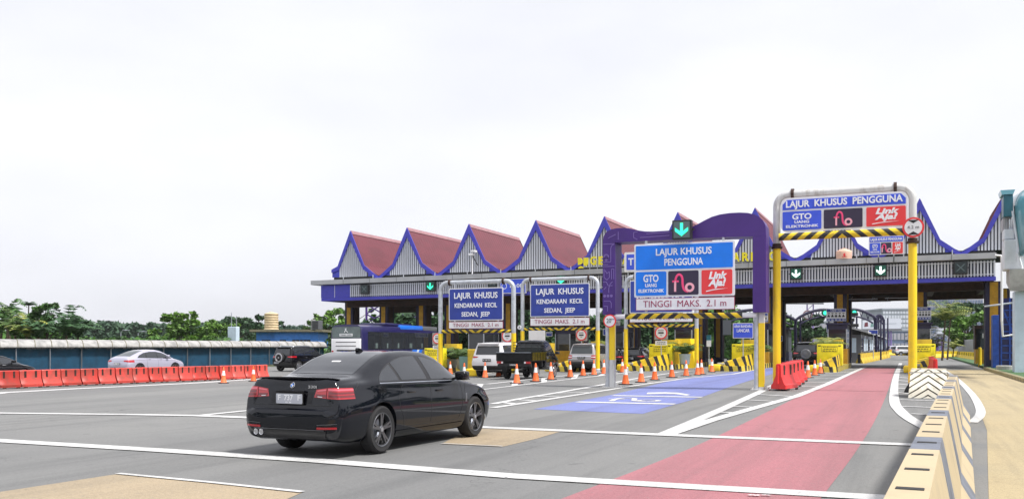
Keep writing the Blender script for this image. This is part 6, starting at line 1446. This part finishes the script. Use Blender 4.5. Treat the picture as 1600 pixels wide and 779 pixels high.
# ------------------------------------------------------------------ vegetation
def leaves(mb, cx, cy, cz, rx, ry, rz, n, s, rnd, shell=.55):
    for _ in range(n):
        while True:
            a, b, c = rnd.uniform(-1, 1), rnd.uniform(-1, 1), rnd.uniform(-1, 1); q = a*a+b*b+c*c
            if shell*shell*rnd.random() < q <= 1: break
        p = Vector((cx+a*rx, cy+b*ry, cz+c*rz)); d1 = Vector((rnd.gauss(0, 1), rnd.gauss(0, 1), rnd.gauss(0, .6))).normalized(); d2 = d1.cross(Vector((rnd.gauss(0, 1), rnd.gauss(0, 1), rnd.gauss(0, 1)))).normalized(); k = s*rnd.uniform(.6, 1.4)
        mb.add([p-d1*k, p+d2*k*.5, p+d1*k, p-d2*k*.5], [(0, 1, 2, 3)])
def tree(name, label, px, Z, clumps, leaf='leaf', n=260, s=.22, seed=0, group=None, trunk=.16, base=None, sub=5):
    """clumps given as (px, py, radius px) on the photograph at depth Z; each becomes a cloud of sub-clumps"""
    rnd = random.Random(seed); x0, y0 = D(px, Z); g = gz(x0) if base is None else base
    t = thing(name, label, 'tree', (x0, y0, g), 0, group); mb = MB(); tb = MB(); top = max(H(c[1], Z) for c in clumps)-g
    cen = []
    for c in clumps:
        x, y = D(c[0], Z); r = c[2]/FPX*Z; rz = r*(c[3] if len(c) > 3 else .85); z = H(c[1], Z)-g; dy = rnd.uniform(-.5, .5)*r; cx, cy = x-x0, y-y0+dy; cen.append((cx, cy, z))
        for q in range(sub):
            a = rnd.uniform(0, 6.28); e = rnd.uniform(.1, .75); zz = rnd.uniform(-.6, .8); rr = r*rnd.uniform(.38, .62)
            leaves(mb, cx+math.cos(a)*r*e, cy+math.sin(a)*r*e, z+zz*rz*.75, rr, rr, rr*.7, int(n/sub*(r/1.5)**1.2)+12, s, rnd)
    hz = min(c[2] for c in cen)*.55
    tb.tube([(0, 0, -.1), (.05, .02, hz*.5), (0, .05, hz)], [trunk, trunk*.85, trunk*.7], 8)
    for c in cen: tb.tube([(0, .05, hz*.85), ((c[0])*.5, c[1]*.5, hz+(c[2]-hz)*.6), c], [trunk*.55, trunk*.35, trunk*.12], 6)
    tb.build('trunk', 'wood_bark', t, smooth=60); mb.build('crown', leaf, t, fix=False); return t
tree('broadleaf_tree', 'tall dark green tree with a tall open crown at the far left', 70, 86, [(75, 478, 11), (86, 480, 8), (62, 488, 12), (82, 495, 12), (70, 510, 18), (50, 512, 15), (90, 512, 12), (72, 525, 22), (40, 525, 18), (55, 500, 12), (30, 515, 14), (105, 518, 12), (15, 522, 14)], 'leaf', 620, .20, 1)
tree('broadleaf_tree', 'small rounded tree clump just right of the tall far left tree', 103, 88, [(98, 522, 12), (110, 526, 12), (88, 528, 12)], 'leaf_dark', 300, .2, 2)
def palm(name, label, px, py, Z, L, n=18, tr=.12, leaf='leaf_palm', seed=0, cat='palm', lift=.55, lean=.3, wd=.05, ll=.16, base=None):
    x, y = D(px, Z); g = gz(x) if base is None else base; h = H(py, Z)-g; t = thing(name, label, cat, (x, y, g)); mb = MB()
    mb.tube([(-lean, 0, 0), (-lean*.6, 0, h*.4), (0, 0, h)], [tr*1.3, tr, tr*.8], 8); mb.build('trunk', 'wood_bark', t, smooth=60)
    mb = MB(); plant_fronds(mb, 0, 0, h, n, L, lift, wd, seed, ll); plant_fronds(mb, 0, 0, h, n//2, L*.8, lift*2, wd, seed+3, ll); mb.build('crown', leaf, t, fix=False); return t
palm('coconut_palm', 'small-crowned coconut palm at the far left above the fronds', 17, 484, 92, 1.15, 16, .09, 'leaf_dark', 1, ll=.3, wd=.09)
palm('coconut_palm', 'thin palm with a tiny round crown left of the tall tree', 45, 477, 96, .95, 16, .07, 'leaf_dark', 2, ll=.34, wd=.1)
for i, (px, py, Z, L, lf) in enumerate([(2, 520, 80, 2.6, 'leaf'), (24, 524, 78, 2.5, 'leaf_palm'), (12, 506, 84, 2.2, 'leaf'), (42, 526, 76, 2.0, 'leaf_yellow'), (104, 524, 82, 2.6, 'leaf_dark'), (122, 527, 84, 2.3, 'leaf_dark'), (60, 527, 76, 2.2, 'leaf_dark')]):
    palm('banana_plant', ['large-leaved banana plant cut by the left frame edge', 'broad palm-like plant second from the left edge', 'upright banana plant behind the leftmost one', 'yellow-green banana plant below the tall tree', 'dark banana plant with upright leaves right of the tall tree', 'rightmost dark banana plant of the left clump', 'dark banana plant under the tall tree'][i], px, py, Z, L, 15, .12, lf, 20+i, 'plant', 1.25, .1, .10, .22)
tree('broadleaf_tree', 'light green tree with thin open top in the middle left background', 283, 118, [(262, 497, 9), (285, 496, 11), (302, 493, 8), (275, 500, 14), (258, 512, 14), (285, 514, 18), (305, 508, 14), (250, 524, 14), (275, 527, 20), (305, 524, 18), (320, 512, 14), (328, 524, 14)], 'leaf_bright', 300, .27, 5)
tree('broadleaf_tree', 'yellow-green small tree right of the light open-topped tree', 348, 120, [(335, 512, 10), (350, 516, 13), (365, 512, 9), (340, 526, 13), (360, 528, 10), (333, 502, 5)], 'leaf_bright', 260, .25, 6)
tree('rain_tree', 'wide dark umbrella-shaped tree behind the yellow-green tree', 368, 190, [(350, 506, 14, .4), (365, 501, 16, .4), (385, 504, 16, .4), (398, 510, 12, .4), (372, 512, 22, .5), (390, 520, 16), (352, 520, 14)], 'leaf_dark', 420, .45, 7, trunk=.4)
tree('broadleaf_tree', 'dark bushy tree left of the cream water tank', 405, 125, [(405, 497, 9), (400, 508, 9), (408, 512, 8), (440, 505, 6)], 'leaf_dark', 300, .25, 8)
tree('broadleaf_tree', 'bright leafy tree between the blue house and the canopy end', 505, 122, [(497, 498, 9), (510, 492, 10), (520, 500, 12), (505, 508, 12), (528, 486, 8), (520, 515, 14), (500, 520, 10), (535, 505, 12), (485, 505, 6), (478, 514, 7)], 'leaf_bright', 230, .24, 9)
tree('broadleaf_tree', 'thin tree beside the first column of the canopy, seen against sky', 532, 128, [(530, 483, 6), (540, 490, 7), (534, 498, 8), (580, 485, 5), (583, 495, 6)], 'leaf', 200, .22, 10)
def wood(name, px0, px1, Z0, Z1, topf, n, s, leaf, seed, zb=-.3, lumps=60):
    rnd = random.Random(seed); mb = MB()
    for i in range(lumps):
        px = px0+(px1-px0)*(i+rnd.random())/lumps; Z = rnd.uniform(Z0, Z1); x, y = D(px, Z); top = H(topf(px), Z)*rnd.uniform(.86, 1.03); w_ = (px1-px0)/lumps/FPX*Z*rnd.uniform(1.3, 2.4)
        k = max(1, int(top/(w_*.8)))
        for j in range(k+1):
            zc = zb+(top-zb-w_*.45)*(j+.5)/(k+1)+(w_*.2 if j == k else 0); leaves(mb, x+rnd.uniform(-.3, .3)*w_, y+rnd.uniform(-.3, .3)*w_, min(zc, top-w_*.45), w_, w_, w_*.5, int(n/lumps/(k+1)), s, rnd, .3)
    o = mb.build(name, leaf, None, fix=False); o['kind'] = 'stuff'; return o
tp = lambda px: float(np.interp(px, [95, 120, 150, 190, 225, 260, 330, 345, 380, 420, 450, 480, 520, 560], [502, 500, 501, 502.5, 506, 503, 503, 505, 503, 506, 506, 507, 506, 505]))
wood('distant_wood', 90, 560, 225, 290, tp, 26000, .85, 'leaf_hazed', 3, lumps=130)
wood('wood_undergrowth', -60, 560, 100, 125, lambda p: (508 if p < 118 else 539 if 380 < p < 515 else 525)+3*math.sin(p*.09), 14000, .34, 'leaf', 4, lumps=80)
wood('roadside_thicket', 560, 1010, 92, 125, lambda p: (505 if p < 615 else 476)+10*math.sin(p*.05)+6*math.sin(p*.021), 24000, .45, 'leaf_dark', 5, lumps=80)
wood('roadside_thicket', 1010, 1235, 105, 150, lambda p: (482 if p < 1195 else 498)+8*math.sin(p*.06), 13000, .5, 'leaf', 6, lumps=46)
tree('round_tree', 'large round dark green tree seen through the plaza left of the red lane', 1255, 150, [(1268, 508, 20), (1250, 515, 18), (1235, 522, 16), (1278, 522, 16), (1255, 530, 20), (1225, 505, 16), (1215, 520, 14)], 'leaf_dark', 520, .38, 11, trunk=.3)
tree('hedge_tree', 'dense green trees behind the fence on the right, lower and nearer mass', 1520, 118, [(1500, 510, 14), (1520, 500, 16), (1538, 495, 14), (1505, 528, 16), (1528, 520, 18), (1545, 515, 16), (1515, 540, 14), (1540, 538, 16), (1490, 522, 14), (1510, 505, 16)], 'leaf_bright', 600, .30, 12)
tree('rain_tree', 'broad dark tree crown rising behind the palm on the right', 1510, 160, [(1480, 492, 16, .6), (1500, 484, 18, .6), (1520, 482, 16, .6), (1540, 486, 18, .6), (1470, 505, 16), (1495, 505, 22), (1458, 500, 12)], 'leaf_dark', 520, .38, 13, trunk=.35)
palm('royal_palm', 'yellow-green palm with drooping fronds behind the right lane', 1477, 500, 96, 3.3, 26, .09, 'leaf_yellow', 14, lift=.8, ll=.2, wd=.045)
palm('royal_palm', 'second palm stem just right of the yellow-green palm', 1485, 498, 101, 2.7, 22, .08, 'leaf_palm', 15, lift=.9, ll=.2, wd=.05)
palm('areca_palm', 'bright feathery palm just right of the tall yellow post', 1450, 548, 66, 1.7, 20, .1, 'leaf_yellow', 16, lift=1.4, ll=.2, wd=.05)
palm('shrub', 'pale flowering shrub by the corrugated fence', 1490, 545, 112, 1.5, 16, .08, 'leaf_yellow', 18, 'shrub', 1.1, .1, .08, .25)
palm('shrub', 'red-leaved shrub under the palms on the right', 1462, 543, 110, 1.3, 16, .08, 'brown', 19, 'shrub', 1.1, .1, .08, .25)
# ------------------------------------------------------------------ beyond the plaza
def arch(pxa, pxb, Z, ye, yt, label, sigs=()):
    xa, ya = D(pxa, Z); xb, yb = D(pxb, Z); L = math.hypot(xb-xa, yb-ya); t = thing('arch_gantry', label, 'gantry', (xa, ya, 0), math.atan2(yb-ya, xb-xa), 'dark arched gantries beyond the plaza'); z0, z1 = H(ye, Z), H(yt, Z)
    P = [(L*k/14, 0, z0+(z1-z0)*math.sin(math.pi*k/14)**.8) for k in range(15)]
    mb = MB(); mb.tube(P, .16, 6); mb.tube([(x, y, z-.75) for x, y, z in P[1:-1]], .10, 6)
    for k in range(1, 14): mb.tube([(P[k][0], 0, P[k][2]), (P[k][0]+(.2 if k % 2 else -.2), 0, P[k][2]-.75)], .05, 5)
    mb.build('arch_truss', 'indigo', t)
    for x in (0, L): mb = MB(); mb.tube([(x, 0, 0), (x, 0, z0+.1)], .16, 8); mb.tube([(x+.5, 0, 0), (x+.5, 0, z0+.3)], .09, 6); mb.build('leg', 'indigo', t)
    for f in sigs:
        mb = MB(); k = int(f*14); mb.lathe([(.30, -.2), (.30, .1)], (P[k][0], -.25, P[k][2]-.35), 16, 'y'); h_ = mb.build('signal', 'signal_back', t); mb = MB(); mb.lathe([(.20, -.24), (.20, -.21)], (P[k][0], -.25, P[k][2]-.35), 16, 'y'); mb.build('lens', 'signal_green', h_)
    return t
arch(1243, 1331, 96, 500, 483.5, 'arched dark gantry left of the red lane column with a green light', (.5,))
arch(1296, 1369, 100, 498, 483, 'arched dark gantry right of the red lane column with a green light', (.55,))
arch(1367, 1381, 118, 500, 492, 'small dark arch frame right of the larger arches')
arch(1120, 1243, 96, 500, 483.5, 'arched dark gantry seen behind the BANDARA sign', ())
for px, c in ((1262, 'left'), (1303, 'right')):
    x, y = D(px, 97); t = thing('hung_disc', 'small pale disc hung on the left arched gantry, '+c+' one', 'sign'); t.location = (x, y, H(491.5, 97)); mb = MB(); mb.lathe([(.5, 0), (.5, .05)], (0, 0, 0), 18, 'y'); mb.build('disc', 'roof_edge', t); mb = MB(); mb.lathe([(.38, -.01), (.38, -.003)], (0, 0, 0), 18, 'y'); mb.build('face', 'white', t)
# CCTV pole
x, y = D(1331.5, 84); t = thing('camera_pole', 'thin dark pole with camera cluster right of the red lane column', 'camera pole', (x, y, 0)); zz = H(512, 84); mb = MB(); mb.tube([(0, 0, 0), (0, 0, zz+.1)], .05, 8); mb.build('pole', 'black', t)
for dz, dx in ((.1, .25), (.6, -.1), (1.1, .2)): mb = MB(); mb.bbox(dx-.3, dx+.3, -.3, .3, zz+dz, zz+dz+.28, .04); mb.tube([(0, 0, zz), (dx, 0, zz+dz)], .03, 5); mb.build('camera_head', 'black', t)
# far booths: long low building with pale lean-to roof
xb_ = -3.9; t = thing('far_toll_office', 'long low grey office with pale lean-to roof beyond the plaza', 'building', (xb_, 88, 0))
mb = MB(); mb.box(-2.2, 0, 0, 90, 0, 2.5); mb.build('wall', 'bus_grey', t)
mb = MB(); mb.prism([(-2.6, 3.5), (.6, 2.65), (.6, 2.80), (-2.6, 3.7)], 'xz', -.8, 91); mb.build('roof', 'cap_grey', t)
mb = MB(); mb.prism([(-2.4, 2.5), (-.02, 2.5), (-.02, 2.85), (-2.4, 3.45)], 'xz', -.02, 90); mb.build('gable', 'black_matte', t)
for k in range(18):
    mb = MB(); mb.box(.002, .03, 1+k*5, 3.6+k*5, 1.0, 2.2); mb.build('window', 'light_blue_wall' if k % 3 else 'glass_dark', t)
mb = MB(); mb.box(-1.8, -.4, -.03, -.002, .9, 2.2); mb.build('window', 'light_blue_wall', t)
x, y = D(1223, 78); t = thing('far_booth', 'narrow grey glazed booth right of the tall left yellow post', 'toll booth', (x, y, 0)); mb = MB(); mb.box(-.6, .5, 0, 2.4, 0, 1); mb.box(-.7, .6, -.1, 2.5, 2.9, 3.05); mb.build('shell', 'gap_dark', t); mb = MB(); mb.box(-.55, .45, .05, 2.3, 1, 2.9); mb.build('window', 'glass_mid', t)
blue_sign(1357, 1372, 515, 521.5, 95, 'tiny dark blue board over the far office roof', [])
# yellow concrete barriers beyond
def ybar(label, x, y, rz, w_=.95, m='yellow_dull'):
    t = thing('yellow_barrier', label, 'barrier', (x, y, 0), rz, 'yellow concrete barriers beyond the plaza'); mb = MB(); mb.prism([(-.30, 0), (-.28, .12), (-.1, .5), (-.08, .85), (.08, .85), (.1, .5), (.28, .12), (.30, 0)], 'yz', -w_/2, w_/2); mb.build('block', m, t)
    mb = MB(); mb.box(-w_/2-.03, -w_/2, -.12, .12, 0, .8); mb.build('joint', 'black_matte', t); return t
for i in range(10):
    f = i/9; x, y = G(1345.8+f*40, 567-f*8.5); ybar('dull yellow concrete barrier beside the far lane, '+ORD[i]+' from the toll island', x, y, R(80), 1.6)
for i, px in enumerate((1392.5, 1402, 1412.5, 1428)): x, y = D(px, 150); ybar('bright yellow concrete barrier in front of the distant cars, '+ORD[i]+' from the left', x, y, R(23), .95, 'yellow')
for i, px in enumerate((1467, 1480, 1492)): x, y = D(px, 117); ybar('bright yellow concrete barrier below the palms, '+ORD[i]+' from the left', x, y, R(20), .92, 'yellow')
for i in range(8): f = i/7; x, y = G(1501+f*26, 559.5+f*4.5); ybar('yellow concrete barrier along the corrugated fence, '+ORD[i]+' from its far end', x, y, R(-68), 1.2, 'yellow')
xf0, yf0 = D(1497, 126); xf1, yf1 = D(1532, 100); t = thing('corrugated_fence', 'pale corrugated metal fence left of the dark right-hand booth', 'fence', (xf0, yf0, 0), math.atan2(yf1-yf0, xf1-xf0)); Lf = math.hypot(xf1-xf0, yf1-yf0); mb = MB(); x = 0
while x < Lf: mb.box(x, x+.35, 0, .05, 0, H(530, 112)); mb.box(x+.35, x+.7, .05, .1, 0, H(530, 112)-.04); x += .7
mb.build('sheets', 'cap_grey', t)
# right-hand booth, blue cabinet, bollards
x, y = D(1537, 70); t = thing('toll_booth', 'dark booth with ochre base at the right edge of the yellow concrete lane', 'toll booth', (x, y, .1)); mb = MB(); mb.box(-.55, .5, 0, 1.8, 0, 1.15); mb.build('lower_wall', 'ochre', t); mb = MB(); mb.box(-.6, -.5, 0, 1.8, 1.15, 2.7); mb.box(.4, .5, 0, 1.8, 1.15, 2.7); mb.box(-.62, .55, -.05, 1.9, 2.7, 2.95); mb.build('frame', 'brown', t); mb = MB(); mb.box(-.5, .4, .05, 1.75, 1.15, 2.7); w_ = mb.build('window', 'glass_dark', t); mb = MB(); mb.box(-.1, .15, .0, .04, 2.0, 2.35); mb.build('notice', 'white', w_)
x, y = D(1563, 57); t = thing('blue_cabinet', 'tall blue steel cabinet door beside the white drain pipe', 'cabinet', (x, y, .15)); mb = MB(); mb.bbox(-.42, .42, 0, 1.2, 0, 3.25, .02); mb.build('casing', 'booth_blue', t); mb = MB(); mb.box(-.005, .005, -.006, 0, .1, 3.1); mb.box(.05, .1, -.03, 0, 1.4, 1.6); mb.build('door_seam', 'black', t)
x, y = D(1577, 55); t = thing('blue_ladder_frame', 'blue steel ladder frame under the footbridge', 'steel frame', (x, y, .15))
mb = MB(); [mb.box(a, a+.07, 0, .08, 0, 4.2) for a in (-.45, .0, .42)]; [mb.box(-.45, .49, 0, .06, .5+.42*k, .55+.42*k) for k in range(9)]; mb.prism([(-.4, 3.6), (-.3, 3.6), (.45, 1.6), (.35, 1.6)], 'xz', .08, .12); mb.build('frame', 'booth_blue', t)
mb = MB(); mb.box(-.5, .5, .5, .55, 0, 4.2); mb.build('back_panel', 'bus_navy', t)
x, y = D(1551.5, 60); t = thing('bollard', 'slim yellow bollard before the blue cabinet', 'bollard', (x, y, .12)); mb = MB(); mb.lathe([(.1, 0), (.1, 1.15), (.07, 1.2), (.01, 1.2)], seg=12); mb.build('post', 'yellow', t, smooth=40)
x, y = D(1531, 66); t = thing('bollard', 'slim yellow bollard at the foot of the dark right-hand booth', 'bollard', (x, y, .0)); mb = MB(); mb.lathe([(.12, 0), (.12, 1.35), (.07, 1.4), (.01, 1.4)], seg=12); mb.build('post', 'yellow', t, smooth=40)
x, y = D(1569, 53); t = thing('manhole_cover', 'round concrete cap on the pavement by the blue cabinet', 'cover', (x, y, .15)); mb = MB(); mb.lathe([(.42, 0), (.42, .2), (.38, .24), (.01, .24)], seg=18); mb.build('cap', 'concrete', t)
x, y = D(1563.5, 52.5); t = thing('drain_pipe', 'white drain pipe running down beside the canopy end', 'pipe', (x, y, .15)); zt = H(401, 52.5)-.15; mb = MB(); mb.tube([(-.28, 0, zt+.1), (.02, 0, zt+.06), (.06, 0, zt-.2), (.06, 0, H(502, 52.5)-.15)], .065, 10); mb.tube([(0.06, 0, H(502, 52.5)-.1), (.12, .2, 1.9), (.75, .2, 2.0)], .06, 8); mb.build('pipe', 'white', t, smooth=60)
for z_, py in ((0, 478),): mb = MB(); mb.tube([(-.8, .3, H(482, 52.5)), (.9, .3, H(476, 52.5))], .05, 8); mb.build('stay_bar', 'galv', t)
# footbridge stair at the right edge
Yb = 54; t = thing('footbridge', 'concrete footbridge stair with teal glazed vault at the right edge', 'footbridge', (QX(1568, Yb), Yb, 0)); X0 = t.location.x; rx = lambda px: QX(px, Yb)-X0; rz_ = lambda py: H(py, Yb/(cs+sn*.533))
mb = MB(); mb.bbox(rx(1569), rx(1640), 0, 1.3, rz_(421), rz_(374), .06); mb.build('pier_head', 'concrete_pale', t)
mb = MB(); mb.add([(rx(1577), -.3, rz_(455)), (rx(1650), -.3, rz_(455)), (rx(1650), 1.3, rz_(455)), (rx(1576), 1.3, rz_(440)), (rx(1577), -.3, rz_(421)), (rx(1650), -.3, rz_(421)), (rx(1650), 1.3, rz_(421)), (rx(1576), 1.3, rz_(421))], [(0,3,2,1),(4,5,6,7),(0,1,5,4),(1,2,6,5),(2,3,7,6),(3,0,4,7)]); mb.build('beam', 'concrete', t)
mb = MB(); mb.box(rx(1586), rx(1650), .1, 1.3, .15, rz_(455)); mb.build('wall', 'light_blue_wall', t)
mb = MB(); mb.bbox(rx(1569), rx(1586), .2, 1.2, rz_(373), rz_(357), .05); mb.build('pier_cap', 'concrete_pale', t)
mb = MB(); [mb.box(rx(1570+k*3.2), rx(1570+k*3.2)+.05, .3, .36, rz_(357), rz_(338)) for k in range(6)]; mb.box(rx(1569), rx(1577), .5, 2, rz_(357), rz_(338)); mb.build('railing', 'cap_grey', t)
mb = MB(); mb.bbox(rx(1568), rx(1583), .0, 1.2, rz_(338), rz_(304), .03); mb.build('teal_panel', 'teal', t)
mb = MB(); mb.add([(rx(1563), -.1, rz_(297)), (rx(1586), -.1, rz_(297)), (rx(1586), 1.3, rz_(297)), (rx(1563), 1.3, rz_(297)), (rx(1565), -.1, rz_(304)), (rx(1583), -.1, rz_(304)), (rx(1583), 1.3, rz_(304)), (rx(1565), 1.3, rz_(304))], [(0,3,2,1),(4,5,6,7),(0,1,5,4),(1,2,6,5),(2,3,7,6),(3,0,4,7)][::1]); mb.build('gutter', 'teal_glass', t)
# barrel vault coming forward to the right
vs = []; fs = []; n = 14; c0 = rx(1612); rad = c0-rx(1582)
st = [(-6.5, 1.1, -1.0), (-3, .6, -.5), (0, .1, 0), (3, 0, .2)]
for (yy, ox, oz) in st:
    for j in range(n+1):
        a = R(180-150*j/n); vs.append((c0+ox+rad*1.0*math.cos(a), yy, rz_(322)+oz+rad*1.05*math.sin(a)))
    vs.append((c0+ox-rad*.75, yy, rz_(400)+oz)); vs.append((c0+ox-rad*.6, yy, rz_(402)+oz))
m_ = n+3
for i in range(len(st)-1):
    for j in range(n): fs.append((i*m_+j, i*m_+j+1, (i+1)*m_+j+1, (i+1)*m_+j))
    fs.append((i*m_, (i+1)*m_, (i+1)*m_+n+1, i*m_+n+1))
mb = MB(); mb.add(vs, fs); vt = mb.build('glazed_vault', 'teal_glass', t, smooth=50, fix=False)
sm = vt.modifiers.new('thick', 'SOLIDIFY'); sm.thickness = .05
for (yy, ox, oz) in st[:3]:
    mb = MB(); mb.tube([(c0+ox+rad*1.01*math.cos(R(180-150*j/n)), yy-.02, rz_(322)+oz+rad*1.06*math.sin(R(180-150*j/n))) for j in range(n+1)], .035, 6); mb.build('vault_rib', 'white', t)
mb = MB(); mb.tube([(c0-rad*.75+.1, 0, rz_(400)), (c0-rad*1.0, 0, rz_(330))], .06, 6); mb.tube([(c0-rad*.75, -.1, rz_(395)), (c0-rad*.2, -.1, rz_(455))], .07, 6); mb.build('stair_stringer', 'concrete_pale', t)
# billboards and far buildings
def billboard(label, px0, px1, py0, py1, Z, truss=True, m='billboard', marks=()):
    x0, y0 = D(px0, Z); x1, y1 = D(px1, Z); L = math.hypot(x1-x0, y1-y0); t = thing('billboard', label, 'billboard', (x0, y0, 0), math.atan2(y1-y0, x1-x0)); z1, z0 = H(py0, Z), H(py1, Z)
    mb = MB(); mb.box(0, L, 0, .4, z0, z1); mb.build('board', m, t); mb = MB(); mb.box(-.1, L+.1, -.06, 0, z0-.25, z0); mb.box(-.1, L+.1, -.4, .4, z0-.5, z0-.28); mb.build('frame', 'bus_grey', t)
    for f in ((.15, .75) if truss else (.5,)):
        mb = MB(); xx = L*f; w_ = .8 if truss else .3
        for s in (-1, 1): mb.tube([(xx+s*w_, .3, 0), (xx+s*w_, .3, z0-.3)], .16, 6)
        if truss:
            k = 0; z = 1.0
            while z < z0-1.5: mb.tube([(xx-w_, .3, z), (xx+w_, .3, z+1.4)], .08, 5); z += 1.4
        mb.build('leg', 'purple_line', t)
    for (a, b, c, d, mm) in marks: mb = MB(); mb.prism([(L*a, z0+(z1-z0)*c), (L*b, z0+(z1-z0)*(c+.05)), (L*(b-.03), z0+(z1-z0)*d), (L*(a+.04), z0+(z1-z0)*(d-.08))], 'xz', -.03, -.003); mb.build('poster_patch', mm, t)
    return t
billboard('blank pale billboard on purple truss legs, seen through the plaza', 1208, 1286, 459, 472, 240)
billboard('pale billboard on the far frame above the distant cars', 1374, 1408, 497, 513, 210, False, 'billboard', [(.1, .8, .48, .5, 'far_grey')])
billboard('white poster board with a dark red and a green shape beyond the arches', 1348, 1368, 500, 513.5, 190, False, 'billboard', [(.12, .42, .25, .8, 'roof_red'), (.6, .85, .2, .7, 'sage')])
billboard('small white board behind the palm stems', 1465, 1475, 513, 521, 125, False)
def tower(label, px0, px1, pyt, Z, m, nx, nz, dep=20, wm='tower_glass', z0=0, name='office_tower', cat='building'):
    x0, y0 = D(px0, Z); x1, y1 = D(px1, Z); L = math.hypot(x1-x0, y1-y0); t = thing(name, label, cat, (x0, y0, z0), math.atan2(y1-y0, x1-x0)); h_ = H(pyt, Z)-z0
    mb = MB(); mb.box(0, L, 0, dep, 0, h_); mb.build('wall', m, t); mb = MB(); mb.box(-.3, L+.3, -.3, dep, h_, h_+.6); mb.build('roof_parapet', 'far_grey', t)
    for i in range(nx):
        mb = MB()
        for k in range(nz): mb.box(L*(i+.12)/nx, L*(i+.88)/nx, -.12, 0, h_*(k+.15)/nz, h_*(k+.8)/nz)
        mb.build('window_bay', wm, t)
    return t
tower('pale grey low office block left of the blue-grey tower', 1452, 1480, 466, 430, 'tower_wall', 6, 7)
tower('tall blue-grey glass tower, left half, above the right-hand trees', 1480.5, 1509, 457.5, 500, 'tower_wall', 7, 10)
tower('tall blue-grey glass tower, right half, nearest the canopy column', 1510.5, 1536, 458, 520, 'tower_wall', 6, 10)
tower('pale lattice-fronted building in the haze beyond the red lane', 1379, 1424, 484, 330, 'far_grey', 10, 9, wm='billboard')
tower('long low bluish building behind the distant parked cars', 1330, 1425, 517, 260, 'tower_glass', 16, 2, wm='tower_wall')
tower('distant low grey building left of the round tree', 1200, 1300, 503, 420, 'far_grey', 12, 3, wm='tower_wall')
x, y = D(1378, 160); t = thing('lattice_mast', 'far purple lattice frame seen under the left end of the canopy', 'steel frame'); t.location = (*D(585, 120), -.33)
mb = MB(); za, zb_ = 5.0, H(470, 120)
for x in (-1.2, 1.2): mb.tube([(x, 0, 0), (x, 0, zb_)], .15, 6)
z = 1
while z < zb_: mb.tube([(-1.2, 0, z), (1.2, 0, z+1.2)], .09, 5); mb.tube([(1.2, 0, z), (-1.2, 0, z+1.2)], .09, 5); z += 1.25
mb.build('lattice', 'purple', t)
mb = MB(); 
for k in range(9): x = 4+k*.9; mb.tube([(x+.35*math.cos(a), 0, H(482, 120)+.33+1.1*math.sin(a)) for a in [j*math.pi/6 for j in range(13)]], .07, 5)
mb.box(3.5, 12.5, -.05, .05, H(495, 120)+.2, H(495, 120)+.35); mb.build('ornament_rail', 'purple_line', t)
for x in (4, 12): mb = MB(); mb.tube([(x, 0, 0), (x, 0, H(490, 120)+.33)], .1, 6); mb.build('rail_post', 'purple', t)
# fluorescent rack hung below the canopy over the red lane
x, z = Q(1378, 464, 73); t = thing('light_rack', 'thin fluorescent light rack hanging under the canopy over the red lane', 'light fitting'); t.location = (x, 73, z)
mb = MB(); mb.box(-.7, .7, -.1, .1, .0, .14); mb.box(-.9, .9, -.02, .02, .06, .1); mb.build('housing', 'black', t)
for a, b, dz in ((-2.3, -.3, -.12), (.2, 2.2, -.08), (-.9, .6, -.3)): mb = MB(); mb.box(a, b, -.04, .04, dz-.03, dz+.03); mb.tube([(a+.2, 0, dz), (a+.3, 0, .1)], .012, 4); mb.tube([(b-.2, 0, dz), (b-.3, 0, .1)], .012, 4); mb.build('tube_light', 'steel', t)
mb = MB(); mb.tube([(0, 0, .1), (0, 0, .8)], .02, 4); mb.build('hanger', 'black', t)
# haze: one closed box of thin even air round everything
HZ = MB(); HZ.box(-560, 420, -90, 640, -1.4, 75); hz = bpy.data.materials.new('haze_air'); hz.use_nodes = True; tt = hz.node_tree; tt.nodes.remove(tt.nodes['Principled BSDF'])
pv = tt.nodes.new('ShaderNodeVolumePrincipled'); pv.inputs['Color'].default_value = (.97, .985, 1, 1); pv.inputs['Density'].default_value = .00013; pv.inputs['Anisotropy'].default_value = .2
tt.links.new(pv.outputs[0], tt.nodes['Material Output'].inputs['Volume']); M['haze_air'] = hz
o = HZ.build('haze', 'haze_air'); o['kind'] = 'stuff'

def belt(name, pts, hgt, n, s, leaf, seed):
    rnd = random.Random(seed); mb = MB()
    for i in range(n//110):
        f_ = rnd.random()*(len(pts)-1.001); k = int(f_); u = f_-k; x = pts[k][0]*(1-u)+pts[k+1][0]*u+rnd.uniform(-3, 3); y = pts[k][1]*(1-u)+pts[k+1][1]*u+rnd.uniform(-3, 3)
        leaves(mb, x, y, rnd.uniform(1, hgt), 2.4, 2.4, 1.8, 110, s, rnd, .3)
    o = mb.build(name, leaf, None, fix=False); o['kind'] = 'stuff'; return o
belt('unseen_reflection_trees', [(22, 48), (24, 20), (26, -10), (16, -34), (-20, -40), (-60, -30)], 8.5, 15000, .5, 'leaf_dark', 31)  # out of view, added so the sedan's paint reflects something darker than sky
